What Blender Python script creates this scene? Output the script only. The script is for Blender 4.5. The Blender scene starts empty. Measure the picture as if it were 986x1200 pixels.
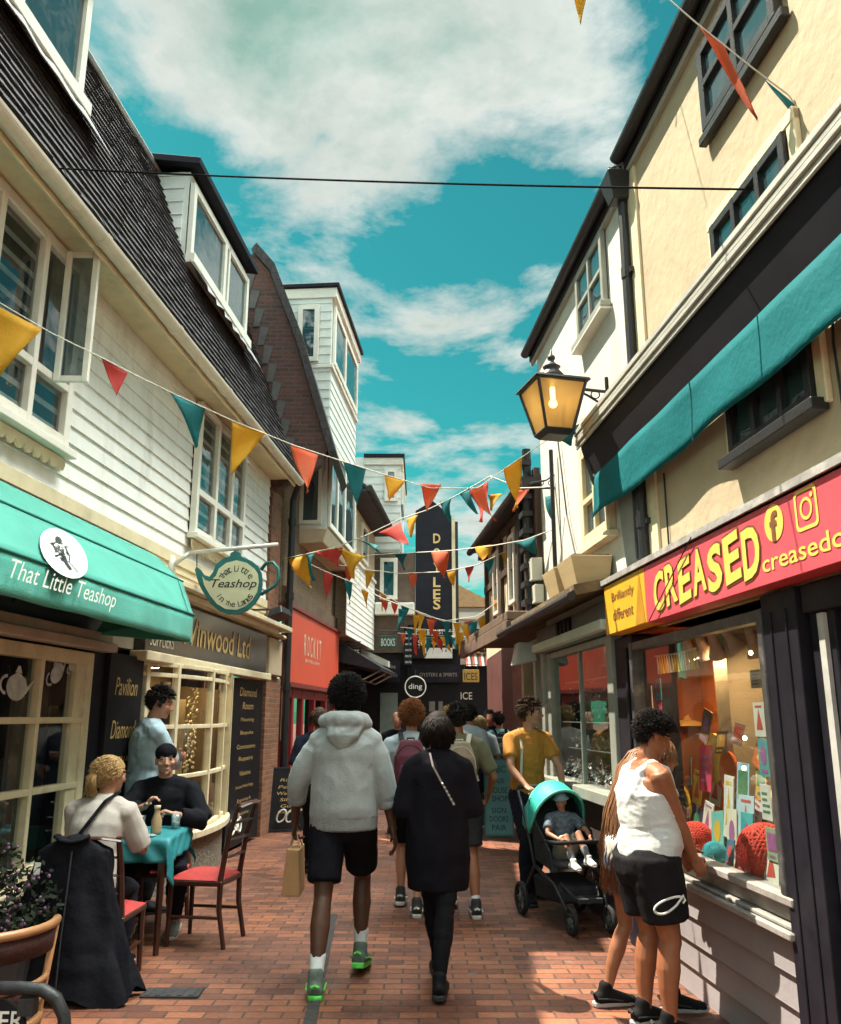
import bpy, bmesh, math, random
from mathutils import Vector, Matrix, noise
random.seed(7)
R=math.radians; PI=math.pi
scene=bpy.context.scene
COL=scene.collection

# ------------------------------------------------------------------ survey of the lane (metres)
FPX=992.0; TILT=math.atan(240/992.0); EYE=1.6
CT,ST=math.cos(TILT),math.sin(TILT)
LA,LB,RA,RB=-3.256,.08,2.107,-.082
LN=Vector((.9968,-.0797,0)); RN=Vector((-.9967,-.0817,0))
UP=Vector((0,0,1))
def ray(x,y):
    u=x-493; v=y-600
    return Vector((u,FPX*CT+v*ST,FPX*ST-v*CT))
def _wl(x,y,a,b):
    r=ray(x,y); t=a/(r.x-b*r.y); return t*r.y,EYE+t*r.z
def Lp(x,y,o=0):
    s,z=_wl(x,y,LA+o*1.0032,LB); p=Vector((LA+LB*s+o*1.0032,s,0)); return (p.y+o*.0797,z)
def Rp(x,y,o=0):
    s,z=_wl(x,y,RA-o*1.0034,RB); return (s+o*.0817,z)
def Gp(x,y,z=0):
    r=ray(x,y); t=(z-EYE)/r.z; return Vector((t*r.x,t*r.y,z))
def Yp(x,y,Y):
    r=ray(x,y); t=Y/r.y; return Vector((t*r.x,Y,EYE+t*r.z))
def FL(s,o,z): return Vector((LA+LB*s,s,z))+LN*o
def FR(s,o,z): return Vector((RA+RB*s,s,z))+RN*o
def FW(s,o,z): return Vector((s,o,z))
def FY(Y0):                                    # a wall square to the lane: s = X, o = towards the viewer
    return lambda s,o,z: Vector((s,Y0-o,z))

# ------------------------------------------------------------------ materials
MATS={}
def nd(nt,t,**k):
    n=nt.nodes.new(t)
    for a,b in k.items():
        if a.startswith('i_'): n.inputs[a[2:]].default_value=b
        else: setattr(n,a,b)
    return n
def mix(nt,typ,fac,a,b):
    n=nt.nodes.new('ShaderNodeMix'); n.data_type='RGBA'; n.blend_type=typ
    for sock,val in ((n.inputs[0],fac),(n.inputs[6],a),(n.inputs[7],b)):
        if hasattr(val,'is_output'): nt.links.new(val,sock)
        else: sock.default_value=val if not isinstance(val,tuple) else (tuple(val)+(1,))[:4]
    return n.outputs[2]
def ramp(nt,src,p0,p1,c0=(0,0,0,1),c1=(1,1,1,1)):
    n=nt.nodes.new('ShaderNodeValToRGB'); nt.links.new(src,n.inputs[0])
    e=n.color_ramp.elements; e[0].position=p0; e[1].position=p1; e[0].color=c0; e[1].color=c1
    return n.outputs[0]
def mat(name,col,rough=.7,var=.15,vs=6.,bump=.0,bs=60.,metal=0.,stain=None,ss=1.3,spec=.4,sheen=0.,stretch=None,emit=0.,coat=0.):
    if name in MATS: return MATS[name]
    m=bpy.data.materials.new(name); m.use_nodes=True; nt=m.node_tree; b=nt.nodes['Principled BSDF']
    tc=nd(nt,'ShaderNodeTexCoord'); vec=tc.outputs['Object']
    if stretch:
        mp=nd(nt,'ShaderNodeMapping'); mp.inputs['Scale'].default_value=stretch; nt.links.new(vec,mp.inputs[0]); vec=mp.outputs[0]
    n1=nd(nt,'ShaderNodeTexNoise',i_Scale=vs,i_Detail=6.,i_Roughness=.6); nt.links.new(vec,n1.inputs['Vector'])
    lo=tuple(c*(1-var) for c in col); hi=tuple(min(1,c*(1+var)) for c in col)
    c=mix(nt,'MIX',ramp(nt,n1.outputs['Fac'],.3,.7),lo,hi)
    if stain:
        n2=nd(nt,'ShaderNodeTexNoise',i_Scale=ss,i_Detail=8.,i_Roughness=.7); nt.links.new(vec,n2.inputs['Vector'])
        f=ramp(nt,n2.outputs['Fac'],.52,.75); c=mix(nt,'MIX',f,c,stain)
    nt.links.new(c,b.inputs['Base Color'])
    b.inputs['Metallic'].default_value=metal; b.inputs['Specular IOR Level'].default_value=spec
    rr=nd(nt,'ShaderNodeMapRange'); rr.inputs[3].default_value=max(.03,rough-.08); rr.inputs[4].default_value=min(1,rough+.08)
    nt.links.new(n1.outputs['Fac'],rr.inputs[0]); nt.links.new(rr.outputs[0],b.inputs['Roughness'])
    if sheen: b.inputs['Sheen Weight'].default_value=sheen
    if coat: b.inputs['Coat Weight'].default_value=coat
    if bump:
        n3=nd(nt,'ShaderNodeTexNoise',i_Scale=bs,i_Detail=5.); nt.links.new(vec,n3.inputs['Vector'])
        bp=nd(nt,'ShaderNodeBump',i_Strength=bump,i_Distance=.02); nt.links.new(n3.outputs['Fac'],bp.inputs['Height'])
        nt.links.new(bp.outputs[0],b.inputs['Normal'])
    if emit:
        b.inputs['Emission Color'].default_value=tuple(col)+(1,); b.inputs['Emission Strength'].default_value=emit
    MATS[name]=m; return m
def glass(name,tint=(.02,.03,.03),clear=.6,wob=.0):
    if name in MATS: return MATS[name]
    m=bpy.data.materials.new(name); m.use_nodes=True; nt=m.node_tree; nt.nodes.clear()
    out=nd(nt,'ShaderNodeOutputMaterial'); gl=nd(nt,'ShaderNodeBsdfGlossy',i_Roughness=.02)
    gl.inputs['Color'].default_value=(.9,.95,.95,1)
    tr=nd(nt,'ShaderNodeBsdfTransparent'); df=nd(nt,'ShaderNodeBsdfDiffuse'); df.inputs[0].default_value=tuple(tint)+(1,)
    tr.inputs[0].default_value=(.82,.88,.87,1)
    m1=nd(nt,'ShaderNodeMixShader',i_Fac=clear); nt.links.new(df.outputs[0],m1.inputs[1]); nt.links.new(tr.outputs[0],m1.inputs[2])
    fr=nd(nt,'ShaderNodeFresnel'); ge=nd(nt,'ShaderNodeNewGeometry'); io=nd(nt,'ShaderNodeMapRange'); io.inputs[3].default_value=1.5; io.inputs[4].default_value=1/1.5
    nt.links.new(ge.outputs['Backfacing'],io.inputs[0]); nt.links.new(io.outputs[0],fr.inputs['IOR']); m2=nd(nt,'ShaderNodeMixShader')
    ma=nd(nt,'ShaderNodeMath',operation='MULTIPLY_ADD'); ma.inputs[1].default_value=1.15; ma.inputs[2].default_value=.03; ma.use_clamp=True
    nt.links.new(fr.outputs[0],ma.inputs[0]); nt.links.new(ma.outputs[0],m2.inputs[0])
    nt.links.new(m1.outputs[0],m2.inputs[1]); nt.links.new(gl.outputs[0],m2.inputs[2]); nt.links.new(m2.outputs[0],out.inputs[0])
    if wob:
        tc=nd(nt,'ShaderNodeTexCoord'); n=nd(nt,'ShaderNodeTexNoise',i_Scale=2.5); nt.links.new(tc.outputs['Object'],n.inputs['Vector'])
        bp=nd(nt,'ShaderNodeBump',i_Strength=wob,i_Distance=.05); nt.links.new(n.outputs['Fac'],bp.inputs['Height']); nt.links.new(bp.outputs[0],gl.inputs['Normal'])
    MATS[name]=m; return m
def brickmat(name,c1,c2,mortar,bw,rh,ms,plane='xz',rough=.8,bump=.6,offs=.5,squash=1.,dirt=None,gloss=None,wob=0.):
    """brick courses; plane: which two object axes carry the pattern"""
    if name in MATS: return MATS[name]
    m=bpy.data.materials.new(name); m.use_nodes=True; nt=m.node_tree; b=nt.nodes['Principled BSDF']
    tc=nd(nt,'ShaderNodeTexCoord'); sp=nd(nt,'ShaderNodeSeparateXYZ'); nt.links.new(tc.outputs['Object'],sp.inputs[0])
    cb=nd(nt,'ShaderNodeCombineXYZ'); ax='XYZ'.index
    nt.links.new(sp.outputs[ax(plane[0].upper())],cb.inputs[0]); nt.links.new(sp.outputs[ax(plane[1].upper())],cb.inputs[1])
    vec=cb.outputs[0]
    if wob:
        nw=nd(nt,'ShaderNodeTexNoise',i_Scale=3.,i_Detail=2.); nt.links.new(vec,nw.inputs['Vector'])
        vm=nd(nt,'ShaderNodeVectorMath',operation='SCALE'); vm.inputs[3].default_value=wob; nt.links.new(nw.outputs['Color'],vm.inputs[0])
        va=nd(nt,'ShaderNodeVectorMath',operation='ADD'); nt.links.new(vec,va.inputs[0]); nt.links.new(vm.outputs[0],va.inputs[1]); vec=va.outputs[0]
    br=nd(nt,'ShaderNodeTexBrick',offset=offs,squash=squash); nt.links.new(vec,br.inputs['Vector'])
    br.inputs['Color1'].default_value=tuple(c1)+(1,); br.inputs['Color2'].default_value=tuple(c2)+(1,); br.inputs['Mortar'].default_value=tuple(mortar)+(1,)
    for k,v in (('Scale',1.),('Brick Width',bw),('Row Height',rh),('Mortar Size',ms),('Mortar Smooth',.15),('Bias',0.)): br.inputs[k].default_value=v
    n=nd(nt,'ShaderNodeTexNoise',i_Scale=30.,i_Detail=8.,i_Roughness=.7); nt.links.new(tc.outputs['Object'],n.inputs['Vector'])
    c=mix(nt,'MULTIPLY',.7,br.outputs['Color'],ramp(nt,n.outputs['Fac'],.25,.75,(.45,.42,.4,1),(1.25,1.2,1.15,1)))
    n2=nd(nt,'ShaderNodeTexNoise',i_Scale=.9,i_Detail=7.,i_Roughness=.65); nt.links.new(tc.outputs['Object'],n2.inputs['Vector'])
    if dirt: c=mix(nt,'MIX',ramp(nt,n2.outputs['Fac'],.48,.72),c,mix(nt,'MULTIPLY',1.,c,dirt))
    nt.links.new(c,b.inputs['Base Color']); b.inputs['Roughness'].default_value=rough
    if gloss:
        rr=nd(nt,'ShaderNodeMapRange'); rr.inputs[1].default_value=.35; rr.inputs[2].default_value=.7; rr.inputs[3].default_value=gloss[0]; rr.inputs[4].default_value=gloss[1]
        nt.links.new(n2.outputs['Fac'],rr.inputs[0]); nt.links.new(rr.outputs[0],b.inputs['Roughness'])
    h=nd(nt,'ShaderNodeMath',operation='MULTIPLY_ADD'); h.inputs[1].default_value=-.8; nt.links.new(br.outputs['Fac'],h.inputs[0]); 
    ns=nd(nt,'ShaderNodeMath',operation='MULTIPLY'); ns.inputs[1].default_value=.35; nt.links.new(n.outputs['Fac'],ns.inputs[0]); nt.links.new(ns.outputs[0],h.inputs[2])
    bp=nd(nt,'ShaderNodeBump',i_Strength=bump,i_Distance=.012); nt.links.new(h.outputs[0],bp.inputs['Height']); nt.links.new(bp.outputs[0],b.inputs['Normal'])
    MATS[name]=m; return m

# ------------------------------------------------------------------ objects
def tag(o,label=None,cat=None,group=None,kind=None):
    if label: o['label']=label
    if cat: o['category']=cat
    if group: o['group']=group
    if kind: o['kind']=kind
    return o
def thing(name,label,cat,loc=(0,0,0),group=None):
    o=bpy.data.objects.new(name,None); o.empty_display_size=.2; COL.objects.link(o); o.location=loc
    return tag(o,label,cat,group)
def wloc(o):
    v=Vector((0,0,0))
    while o: v+=o.location; o=o.parent
    return v
def children_of(o): return [c for c in bpy.data.objects if c.parent==o]
def copy_tree(o,parent=None):
    c=o.copy(); COL.objects.link(c); c.parent=parent
    for ch in children_of(o): copy_tree(ch,c)
    return c
def link_mesh(name,me,material,parent=None,smooth=False,bevel=0,loc=None):
    o=bpy.data.objects.new(name,me); COL.objects.link(o)
    for mm in (material if isinstance(material,(list,tuple)) else [material]): me.materials.append(mm)
    if parent: o.parent=parent; off=wloc(parent)
    elif loc is not None: off=Vector(loc); o.location=off
    else: off=Vector((0,0,0))
    if off.length>0: me.transform(Matrix.Translation(-off))
    if smooth:
        me.polygons.foreach_set('use_smooth',[True]*len(me.polygons))
    if bevel:
        b=o.modifiers.new('b','BEVEL'); b.width=bevel; b.segments=1; b.limit_method='ANGLE'; b.angle_limit=R(50)
    return o
class MB:
    def __init__(s,cloth=False): s.v=[]; s.f=[]; s.mi=[]; s.cloth=cloth
    def add(s,vs,fs,mi=0):
        n=len(s.v); s.v+= [Vector(p) for p in vs]; s.f+=[tuple(n+i for i in f) for f in fs]; s.mi+=[mi]*len(fs); return s
    def quad(s,a,b,c,d,mi=0): return s.add([a,b,c,d],[(0,1,2,3)],mi)
    def box(s,s0,s1,o0,o1,z0,z1,F=FW,mi=0):
        P=[F(a,b,c) for c in (z0,z1) for a,b in ((s0,o0),(s1,o0),(s1,o1),(s0,o1))]
        return s.add(P,[(0,3,2,1),(4,5,6,7),(0,1,5,4),(1,2,6,5),(2,3,7,6),(3,0,4,7)],mi)
    def hexa(s,P,mi=0):                          # 4 lower + 4 upper points
        return s.add(P,[(0,3,2,1),(4,5,6,7),(0,1,5,4),(1,2,6,5),(2,3,7,6),(3,0,4,7)],mi)
    def prism(s,poly,o0,o1,F=FW,mi=0):           # polygon in (s,z), extruded along o
        n=len(poly); P=[F(a,o0,c) for a,c in poly]+[F(a,o1,c) for a,c in poly]
        return s.add(P,[tuple(range(n-1,-1,-1)),tuple(range(n,2*n))]+[(i,(i+1)%n,n+(i+1)%n,n+i) for i in range(n)],mi)
    def profile(s,poly,s0,s1,F=FW,mi=0):         # polygon in (o,z), extruded along s
        n=len(poly); P=[F(s0,a,c) for a,c in poly]+[F(s1,a,c) for a,c in poly]
        return s.add(P,[tuple(range(n-1,-1,-1)),tuple(range(n,2*n))]+[(i,(i+1)%n,n+(i+1)%n,n+i) for i in range(n)],mi)
    def tube(s,pts,r,n=8,mi=0,closed=False,cap=True):
        pts=[Vector(p) for p in pts]; rs=r if isinstance(r,(list,tuple)) else [r]*len(pts)
        rings=[]; prev=None; N=len(pts)
        for i,p in enumerate(pts):
            if closed: t=(pts[(i+1)%N]-pts[i-1]).normalized()
            else: t=(pts[min(i+1,N-1)]-pts[max(i-1,0)])
            if t.length<1e-9: t=Vector((0,0,1))
            t.normalize()
            if prev is None:
                a=Vector((0,0,1)) if abs(t.z)<.9 else Vector((1,0,0)); u=t.cross(a).normalized()
            else: u=(prev-t*prev.dot(t)).normalized()
            prev=u; w=t.cross(u); rr=rs[i]
            rx,ry=(rr if isinstance(rr,(tuple,list)) else (rr,rr))
            rings.append([p+u*(rx*math.cos(2*PI*k/n))+w*(ry*math.sin(2*PI*k/n)) for k in range(n)])
        V=[q for rg in rings for q in rg]; Fs=[]
        for i in range(N if closed else N-1):
            j=(i+1)%N
            Fs+=[(i*n+k,i*n+(k+1)%n,j*n+(k+1)%n,j*n+k) for k in range(n)]
        if cap and not closed: Fs+=[tuple(range(n-1,-1,-1)),tuple(range((N-1)*n,N*n))]
        return s.add(V,Fs,mi)
    def etube(s,pts,rads,right,n=16,mi=0,d0=.9,d1=.9):       # elliptical rings, 'right' fixed, rounded closed ends
        pts=[Vector(p) for p in pts]; N=len(pts); rings=[]; right=Vector(right)
        def ring(p,t,rx,ry):
            u=(right-t*right.dot(t))
            if u.length<1e-6: u=Vector((1,0,0))
            u.normalize(); w=t.cross(u)
            return [p+u*(rx*math.cos(2*PI*k/n))+w*(ry*math.sin(2*PI*k/n)) for k in range(n)]
        T=[(pts[min(i+1,N-1)]-pts[max(i-1,0)]).normalized() for i in range(N)]
        rad=[r if isinstance(r,(tuple,list)) else (r,r) for r in rads]
        for e in (.35,.75): 
            k=math.sqrt(1-(1-e)**2) if e<1 else 1
            m_=min(rad[0]); rings.append(ring(pts[0]-T[0]*m_*(1-e)*d0,T[0],rad[0][0]*k,rad[0][1]*k))
        for i in range(N): rings.append(ring(pts[i],T[i],*rad[i]))
        for e in (.75,.35):
            k=math.sqrt(1-(1-e)**2); m_=min(rad[-1]); rings.append(ring(pts[-1]+T[-1]*m_*(1-e)*d1,T[-1],rad[-1][0]*k,rad[-1][1]*k))
        V=[q for rg in rings for q in rg]; M=len(rings)
        Fs=[(i*n+k,i*n+(k+1)%n,(i+1)*n+(k+1)%n,(i+1)*n+k) for i in range(M-1) for k in range(n)]
        Fs+=[tuple(range(n-1,-1,-1)),tuple(range((M-1)*n,M*n))]
        return s.add(V,Fs,mi)
    def ball(s,c,r,n=12,m=8,mi=0,rot=None):
        rx,ry,rz=(r,r,r) if not isinstance(r,(tuple,list)) else r; c=Vector(c); V=[]; 
        def pt(x,y,z):
            q=Vector((x,y,z)); 
            if rot is not None: q=rot@q
            return c+q
        V=[pt(0,0,-rz)]
        for i in range(1,m):
            a=-PI/2+PI*i/m
            V+=[pt(rx*math.cos(a)*math.cos(2*PI*k/n),ry*math.cos(a)*math.sin(2*PI*k/n),rz*math.sin(a)) for k in range(n)]
        V.append(pt(0,0,rz)); Fs=[(0,1+(k+1)%n,1+k) for k in range(n)]
        for i in range(m-2): Fs+=[(1+i*n+k,1+i*n+(k+1)%n,1+(i+1)*n+(k+1)%n,1+(i+1)*n+k) for k in range(n)]
        e=len(V)-1; b=1+(m-2)*n; Fs+=[(b+k,b+(k+1)%n,e) for k in range(n)]
        return s.add(V,Fs,mi)
    def lathe(s,prof,c=(0,0,0),n=16,mi=0,sq=False):
        c=Vector(c); V=[]; 
        for r,z in prof: V+=[c+Vector((r*math.cos(2*PI*(k+.5)/n),r*math.sin(2*PI*(k+.5)/n),z)) for k in range(n)]
        N=len(prof); Fs=[(i*n+k,i*n+(k+1)%n,(i+1)*n+(k+1)%n,(i+1)*n+k) for i in range(N-1) for k in range(n)]
        Fs+=[tuple(range(n-1,-1,-1)),tuple(range((N-1)*n,N*n))]
        return s.add(V,Fs,mi)
    def sheet(s,rows,mi=0,thick=0):              # grid of points; thick gives it two skins
        a=len(rows); b=len(rows[0]); V=[Vector(p) for r in rows for p in r]
        Fs=[(i*b+j,i*b+j+1,(i+1)*b+j+1,(i+1)*b+j) for i in range(a-1) for j in range(b-1)]
        return s.add(V,Fs,mi)
    def xf(s,M): s.v=[M@p for p in s.v]; return s
    def join(s,o):
        n=len(s.v); s.v+=o.v; s.f+=[tuple(n+i for i in f) for f in o.f]; s.mi+=o.mi; return s
    def mesh(s,name):
        me=bpy.data.meshes.new(name); me.from_pydata([tuple(p) for p in s.v],[],s.f); me.update(); return me
    def build(s,name,material,parent=None,smooth=False,bevel=0,loc=None,solid=0):
        me=s.mesh(name)
        if any(s.mi): me.polygons.foreach_set('material_index',s.mi)
        bm=bmesh.new(); bm.from_mesh(me); bmesh.ops.recalc_face_normals(bm,faces=bm.faces) if not solid else None; bm.to_mesh(me); bm.free()
        o=link_mesh(name,me,material,parent,smooth,bevel,loc)
        if solid:
            k=o.modifiers.new('s','SOLIDIFY'); k.thickness=solid; k.offset=0
        return o
WORK=bpy.data.scenes.new('bench')               # shapes are baked here, away from the big scene
def work_graph():
    vl=WORK.view_layers[0]; vl.update(); return vl.depsgraph
def remesh(mb,name,material,parent,voxel=.01,smooth=2,disp=0,dsc=8.,dvec=(1,1,1),paint=None,fold=0.):
    """melt overlapping closed pieces into one continuous skin"""
    me=mb.mesh(name); bm=bmesh.new(); bm.from_mesh(me); bmesh.ops.recalc_face_normals(bm,faces=bm.faces); bm.to_mesh(me); bm.free()
    o=bpy.data.objects.new('tmp',me); WORK.collection.objects.link(o)
    r=o.modifiers.new('r','REMESH'); r.mode='VOXEL'; r.voxel_size=voxel; r.adaptivity=0
    if smooth:
        k=o.modifiers.new('k','SMOOTH'); k.factor=.5; k.iterations=smooth
    dg=work_graph()
    m2=bpy.data.meshes.new_from_object(o.evaluated_get(dg)); bpy.data.objects.remove(o); bpy.data.meshes.remove(me)
    m2.materials.clear(); m2.name=name
    if disp:
        sx,sy,sz=dvec; out=[]
        data=[(v.co.copy(),v.normal.copy()) for v in m2.vertices]
        for c,nn in data:
            p=Vector((c.x*sx,c.y*sy,c.z*sz))*dsc
            d=noise.noise(p)+.5*noise.noise(p*2.3+Vector((7,3,1)))
            if fold: d+=fold*(1-2*abs(noise.noise(Vector((p.x*.9+p.z*.8,p.y*.9,p.z*1.7-p.x*.5))*1.2+Vector((3,9,2)))))
            out.extend(c+nn*(d*disp))
        m2.vertices.foreach_set('co',out); m2.update()
    if paint:
        idx=[paint(p.center) for p in m2.polygons]; m2.polygons.foreach_set('material_index',idx)
    return link_mesh(name,m2,material,parent,smooth=True)
_dg=None
def text_pts(s,size=1.,bold=0.,shear=0.,spacing=1.):
    """outline mesh of a word: list of verts (x,y), faces, width, height box"""
    cu=bpy.data.curves.new('t','FONT'); cu.body=s; cu.size=size; cu.offset=bold; cu.shear=shear; cu.space_character=spacing; cu.resolution_u=3
    o=bpy.data.objects.new('t',cu); WORK.collection.objects.link(o)
    dg=work_graph()
    me=bpy.data.meshes.new_from_object(o.evaluated_get(dg)); bpy.data.objects.remove(o); bpy.data.curves.remove(cu)
    V=[(v.co.x,v.co.y) for v in me.vertices]; Fs=[tuple(p.vertices) for p in me.polygons]; bpy.data.meshes.remove(me)
    return V,Fs
def text_on(mb,s,f,w,h,bold=0.,shear=0.,keep=False,mi=0):
    """word fitted into a w x h box; f(u,v) gives the 3-D point"""
    V,Fs=text_pts(s,1.,bold,shear)
    if not V: return mb
    x0=min(v[0] for v in V); x1=max(v[0] for v in V); y0=min(v[1] for v in V); y1=max(v[1] for v in V)
    sx=w/max(1e-6,x1-x0); sy=h/max(1e-6,y1-y0)
    if keep: sx=sy=min(sx,sy)
    return mb.add([f((v[0]-x0)*sx,(v[1]-y0)*sy) for v in V],Fs,mi)
SUNS=2.2; SKYS=.10; EXPO=2.66; CLOUDB=1.38; OVER_FILL=40.; REAR_FILL=7.; SKYTINT=(.036,.225,.150); CL_SCALE=2.1; CL_LOC=(3.1,1.7,0)
BANKS=[((250,30),.65,.34,20,.21),((480,20),.45,.30,0,.16),((400,210),.36,.18,50,.18),((690,130),.22,.12,60,.19),((545,400),.34,.32,0,.18),((560,270),.25,.2,0,-.14),((420,460),.2,.3,0,-.04),((550,640),.5,.8,0,.12)]
# ------------------------------------------------------------------ palette
WHITE=mat('white_paint',(.74,.72,.64),.55,.06,5,.12,40,stain=(.55,.5,.4),ss=1.1)
BOARD=mat('white_board',(.80,.81,.77),.6,.07,4,.2,30,stain=(.54,.50,.42),ss=1.4,stretch=(1,1.6,.5))
BOARDG=mat('pale_board',(.66,.70,.66),.6,.08,4,.2,30,stain=(.5,.52,.48),ss=1.5)
CREAMP=mat('cream_paint',(.70,.60,.40),.55,.08,6,.12,50,stain=(.45,.38,.26),ss=2)
GUTTER=mat('cream_plastic',(.66,.60,.49),.5,.12,3,.1,20,stain=(.4,.35,.28),ss=3)
STUCCO=mat('cream_stucco',(.45,.365,.245),.85,.12,1.6,.45,11,stain=(.36,.29,.19),ss=.8)
RENDER=mat('white_render',(.60,.59,.53),.85,.08,1.5,.5,18,stain=(.47,.44,.37),ss=1.2,stretch=(1,1,.4))
PEBBLE=mat('pebbledash',(.20,.14,.09),.9,.6,34,.9,40,stain=(.11,.08,.06),ss=2)
PEBBLEL=mat('pale_pebbledash',(.46,.38,.27),.9,.4,34,.9,40,stain=(.3,.25,.18),ss=2)
DARKP=mat('dark_paint',(.014,.013,.019),.5,.2,6,.06,40,stain=(.028,.026,.032),ss=2,spec=.12)
BLACKP=mat('black_paint',(.012,.0115,.014),.5,.25,8,.08,40,spec=.15)
IRON=mat('black_iron',(.018,.018,.020),.45,.2,20,.15,60)
LEAD=mat('lead_flashing',(.30,.29,.28),.6,.25,8,.25,25,stain=(.5,.48,.46),ss=4)
TIMBER=mat('dark_timber',(.06,.035,.022),.7,.35,3,.3,30,stretch=(8,8,.6))
SLATE=brickmat('roof_tile',(.040,.034,.040),(.022,.019,.024),(.010,.009,.010),.17,.5,.008,'yz',rough=.75,bump=.5,dirt=(.9,.8,.7))
SLATEX=brickmat('roof_tile_cross',(.040,.034,.036),(.024,.020,.022),(.012,.011,.011),.17,.12,.008,'xz',rough=.75,bump=.8)
BRICKX=brickmat('red_brick_end',(.11,.036,.027),(.06,.022,.018),(.07,.055,.048),.21,.072,.012,'xz',dirt=(.6,.55,.5))
BRICKY=brickmat('orange_brick_pier',(.34,.13,.055),(.21,.075,.04),(.22,.17,.12),.21,.072,.010,'yz',dirt=(.5,.45,.4))
BRICKYX=brickmat('orange_brick_side',(.34,.13,.055),(.21,.075,.04),(.22,.17,.12),.21,.072,.010,'xz',dirt=(.5,.45,.4))
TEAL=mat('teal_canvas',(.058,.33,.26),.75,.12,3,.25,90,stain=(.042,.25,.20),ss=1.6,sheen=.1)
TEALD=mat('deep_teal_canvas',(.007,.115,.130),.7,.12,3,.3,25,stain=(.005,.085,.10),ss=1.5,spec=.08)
GLASS=glass('window_glass',(.02,.03,.035),.55,.12)
GLASSD=glass('dark_window_glass',(.03,.06,.07),.25,.15)
GLASSC=glass('shop_glass',(.02,.02,.02),.93,.03)
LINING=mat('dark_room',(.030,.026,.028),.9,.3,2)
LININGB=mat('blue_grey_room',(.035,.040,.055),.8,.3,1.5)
CURT=mat('net_curtain',(.42,.44,.42),.9,.1,3,.1,20,stretch=(1,14,.2))
GOLD=mat('gold_leaf_paint',(.50,.34,.13),.45,.15,20)
PALEINK=mat('pale_lettering',(.72,.72,.64),.6,.1,10)
INK=mat('black_lettering',(.015,.02,.02),.6,.1,10)

# ------------------------------------------------------------------ the lane
PAVE=brickmat('clay_pavers',(.36,.138,.070),(.135,.050,.034),(.085,.055,.042),.215,.103,.007,'xy',rough=.6,bump=.9,dirt=(.45,.40,.38),gloss=(.42,.72),wob=.02)
nt=PAVE.node_tree; b=nt.nodes['Principled BSDF']; src=b.inputs['Base Color'].links[0].from_socket
tcg=nd(nt,'ShaderNodeTexCoord'); vo=nd(nt,'ShaderNodeTexVoronoi',i_Scale=2.6); nt.links.new(tcg.outputs['Object'],vo.inputs['Vector'])
sp1=ramp(nt,vo.outputs['Distance'],.055,.075,(1,1,1,1),(0,0,0,1)); src=mix(nt,'MIX',sp1,src,(.16,.13,.11))
nl=nd(nt,'ShaderNodeTexNoise',i_Scale=.55,i_Detail=5.); nt.links.new(tcg.outputs['Object'],nl.inputs['Vector'])
src=mix(nt,'MULTIPLY',.8,src,ramp(nt,nl.outputs['Fac'],.35,.65,(.62,.60,.62,1),(1.18,1.12,1.05,1))); nt.links.new(src,b.inputs['Base Color'])
def ground():
    mb=MB(); xs=[-90,-40,-15,-8]+[-6+.25*i for i in range(49)]+[8,15,40,90]; ys=[-30,-10]+[0+.3*i for i in range(101)]+[45,90,200]
    rows=[[(x,y,(.006*noise.noise(Vector((x*.8,y*.6,0))) if abs(x)<6 and 0<y<30 else 0)) for x in xs] for y in ys]
    return mb.sheet(rows).build('ground',PAVE,smooth=True)
tag(ground(),kind='structure')
mb=MB(); mb.box(-.035,.035,-1.35,1.35,0,.011); mb.box(-.02,.02,-1.33,1.33,.011,.013)
o=mb.build('drain_channel',mat('channel_iron',(.035,.032,.032),.6,.4,15,.4,60),loc=(0,0,0)); o.location=(-.655,6.25,.004); o.rotation_euler.z=R(3)
tag(o,'narrow dark iron drain channel let into the brick paving behind the hooded walker',"drain cover")
mb=MB(); mb.box(-.17,.17,-.085,.085,0,.010)
for i in range(5): mb.box(-.15+.065*i,-.12+.065*i,-.07,.07,.010,.013)
o=mb.build('manhole_cover',MATS['channel_iron']); o.location=(-1.47,5.55,.004)
tag(o,'small dark rectangular metal cover in the paving beside the black coat','drain cover')

# ------------------------------------------------------------------ camera, daylight
cam=bpy.data.cameras.new('camera'); co=bpy.data.objects.new('camera',cam); COL.objects.link(co)
cam.sensor_fit='VERTICAL'; cam.sensor_height=24.; cam.lens=24.*FPX/1200.; cam.clip_end=1000; cam.clip_start=.05
co.location=(0,0,EYE); co.rotation_euler=(R(90)+TILT,0,0); scene.camera=co
SUN_EL,SUN_AZ=R(61),R(28)               # sun stands to the left of the lane and a little ahead
sd=Vector((-math.cos(SUN_EL)*math.cos(SUN_AZ),math.cos(SUN_EL)*math.sin(SUN_AZ),math.sin(SUN_EL)))
sl=bpy.data.lights.new('sun','SUN'); sl.energy=SUNS; sl.angle=R(.5); sl.color=(1.,.90,.74)
so=bpy.data.objects.new('sun',sl); COL.objects.link(so); so.rotation_euler=(-sd).to_track_quat('-Z','Y').to_euler(); so.location=(-10,10,20)
w=bpy.data.worlds.new('World'); scene.world=w; w.use_nodes=True; nt=w.node_tree
bg=nt.nodes['Background']; bg.inputs['Strength'].default_value=SKYS
sky=nd(nt,'ShaderNodeTexSky',sky_type='NISHITA',sun_disc=False); sky.sun_elevation=SUN_EL; sky.sun_rotation=math.atan2(sd.x,sd.y)
sky.air_density=1.0; sky.dust_density=.6; sky.ozone_density=1.
tc=nd(nt,'ShaderNodeTexCoord'); sp=nd(nt,'ShaderNodeSeparateXYZ'); nt.links.new(tc.outputs['Generated'],sp.inputs[0])
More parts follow.
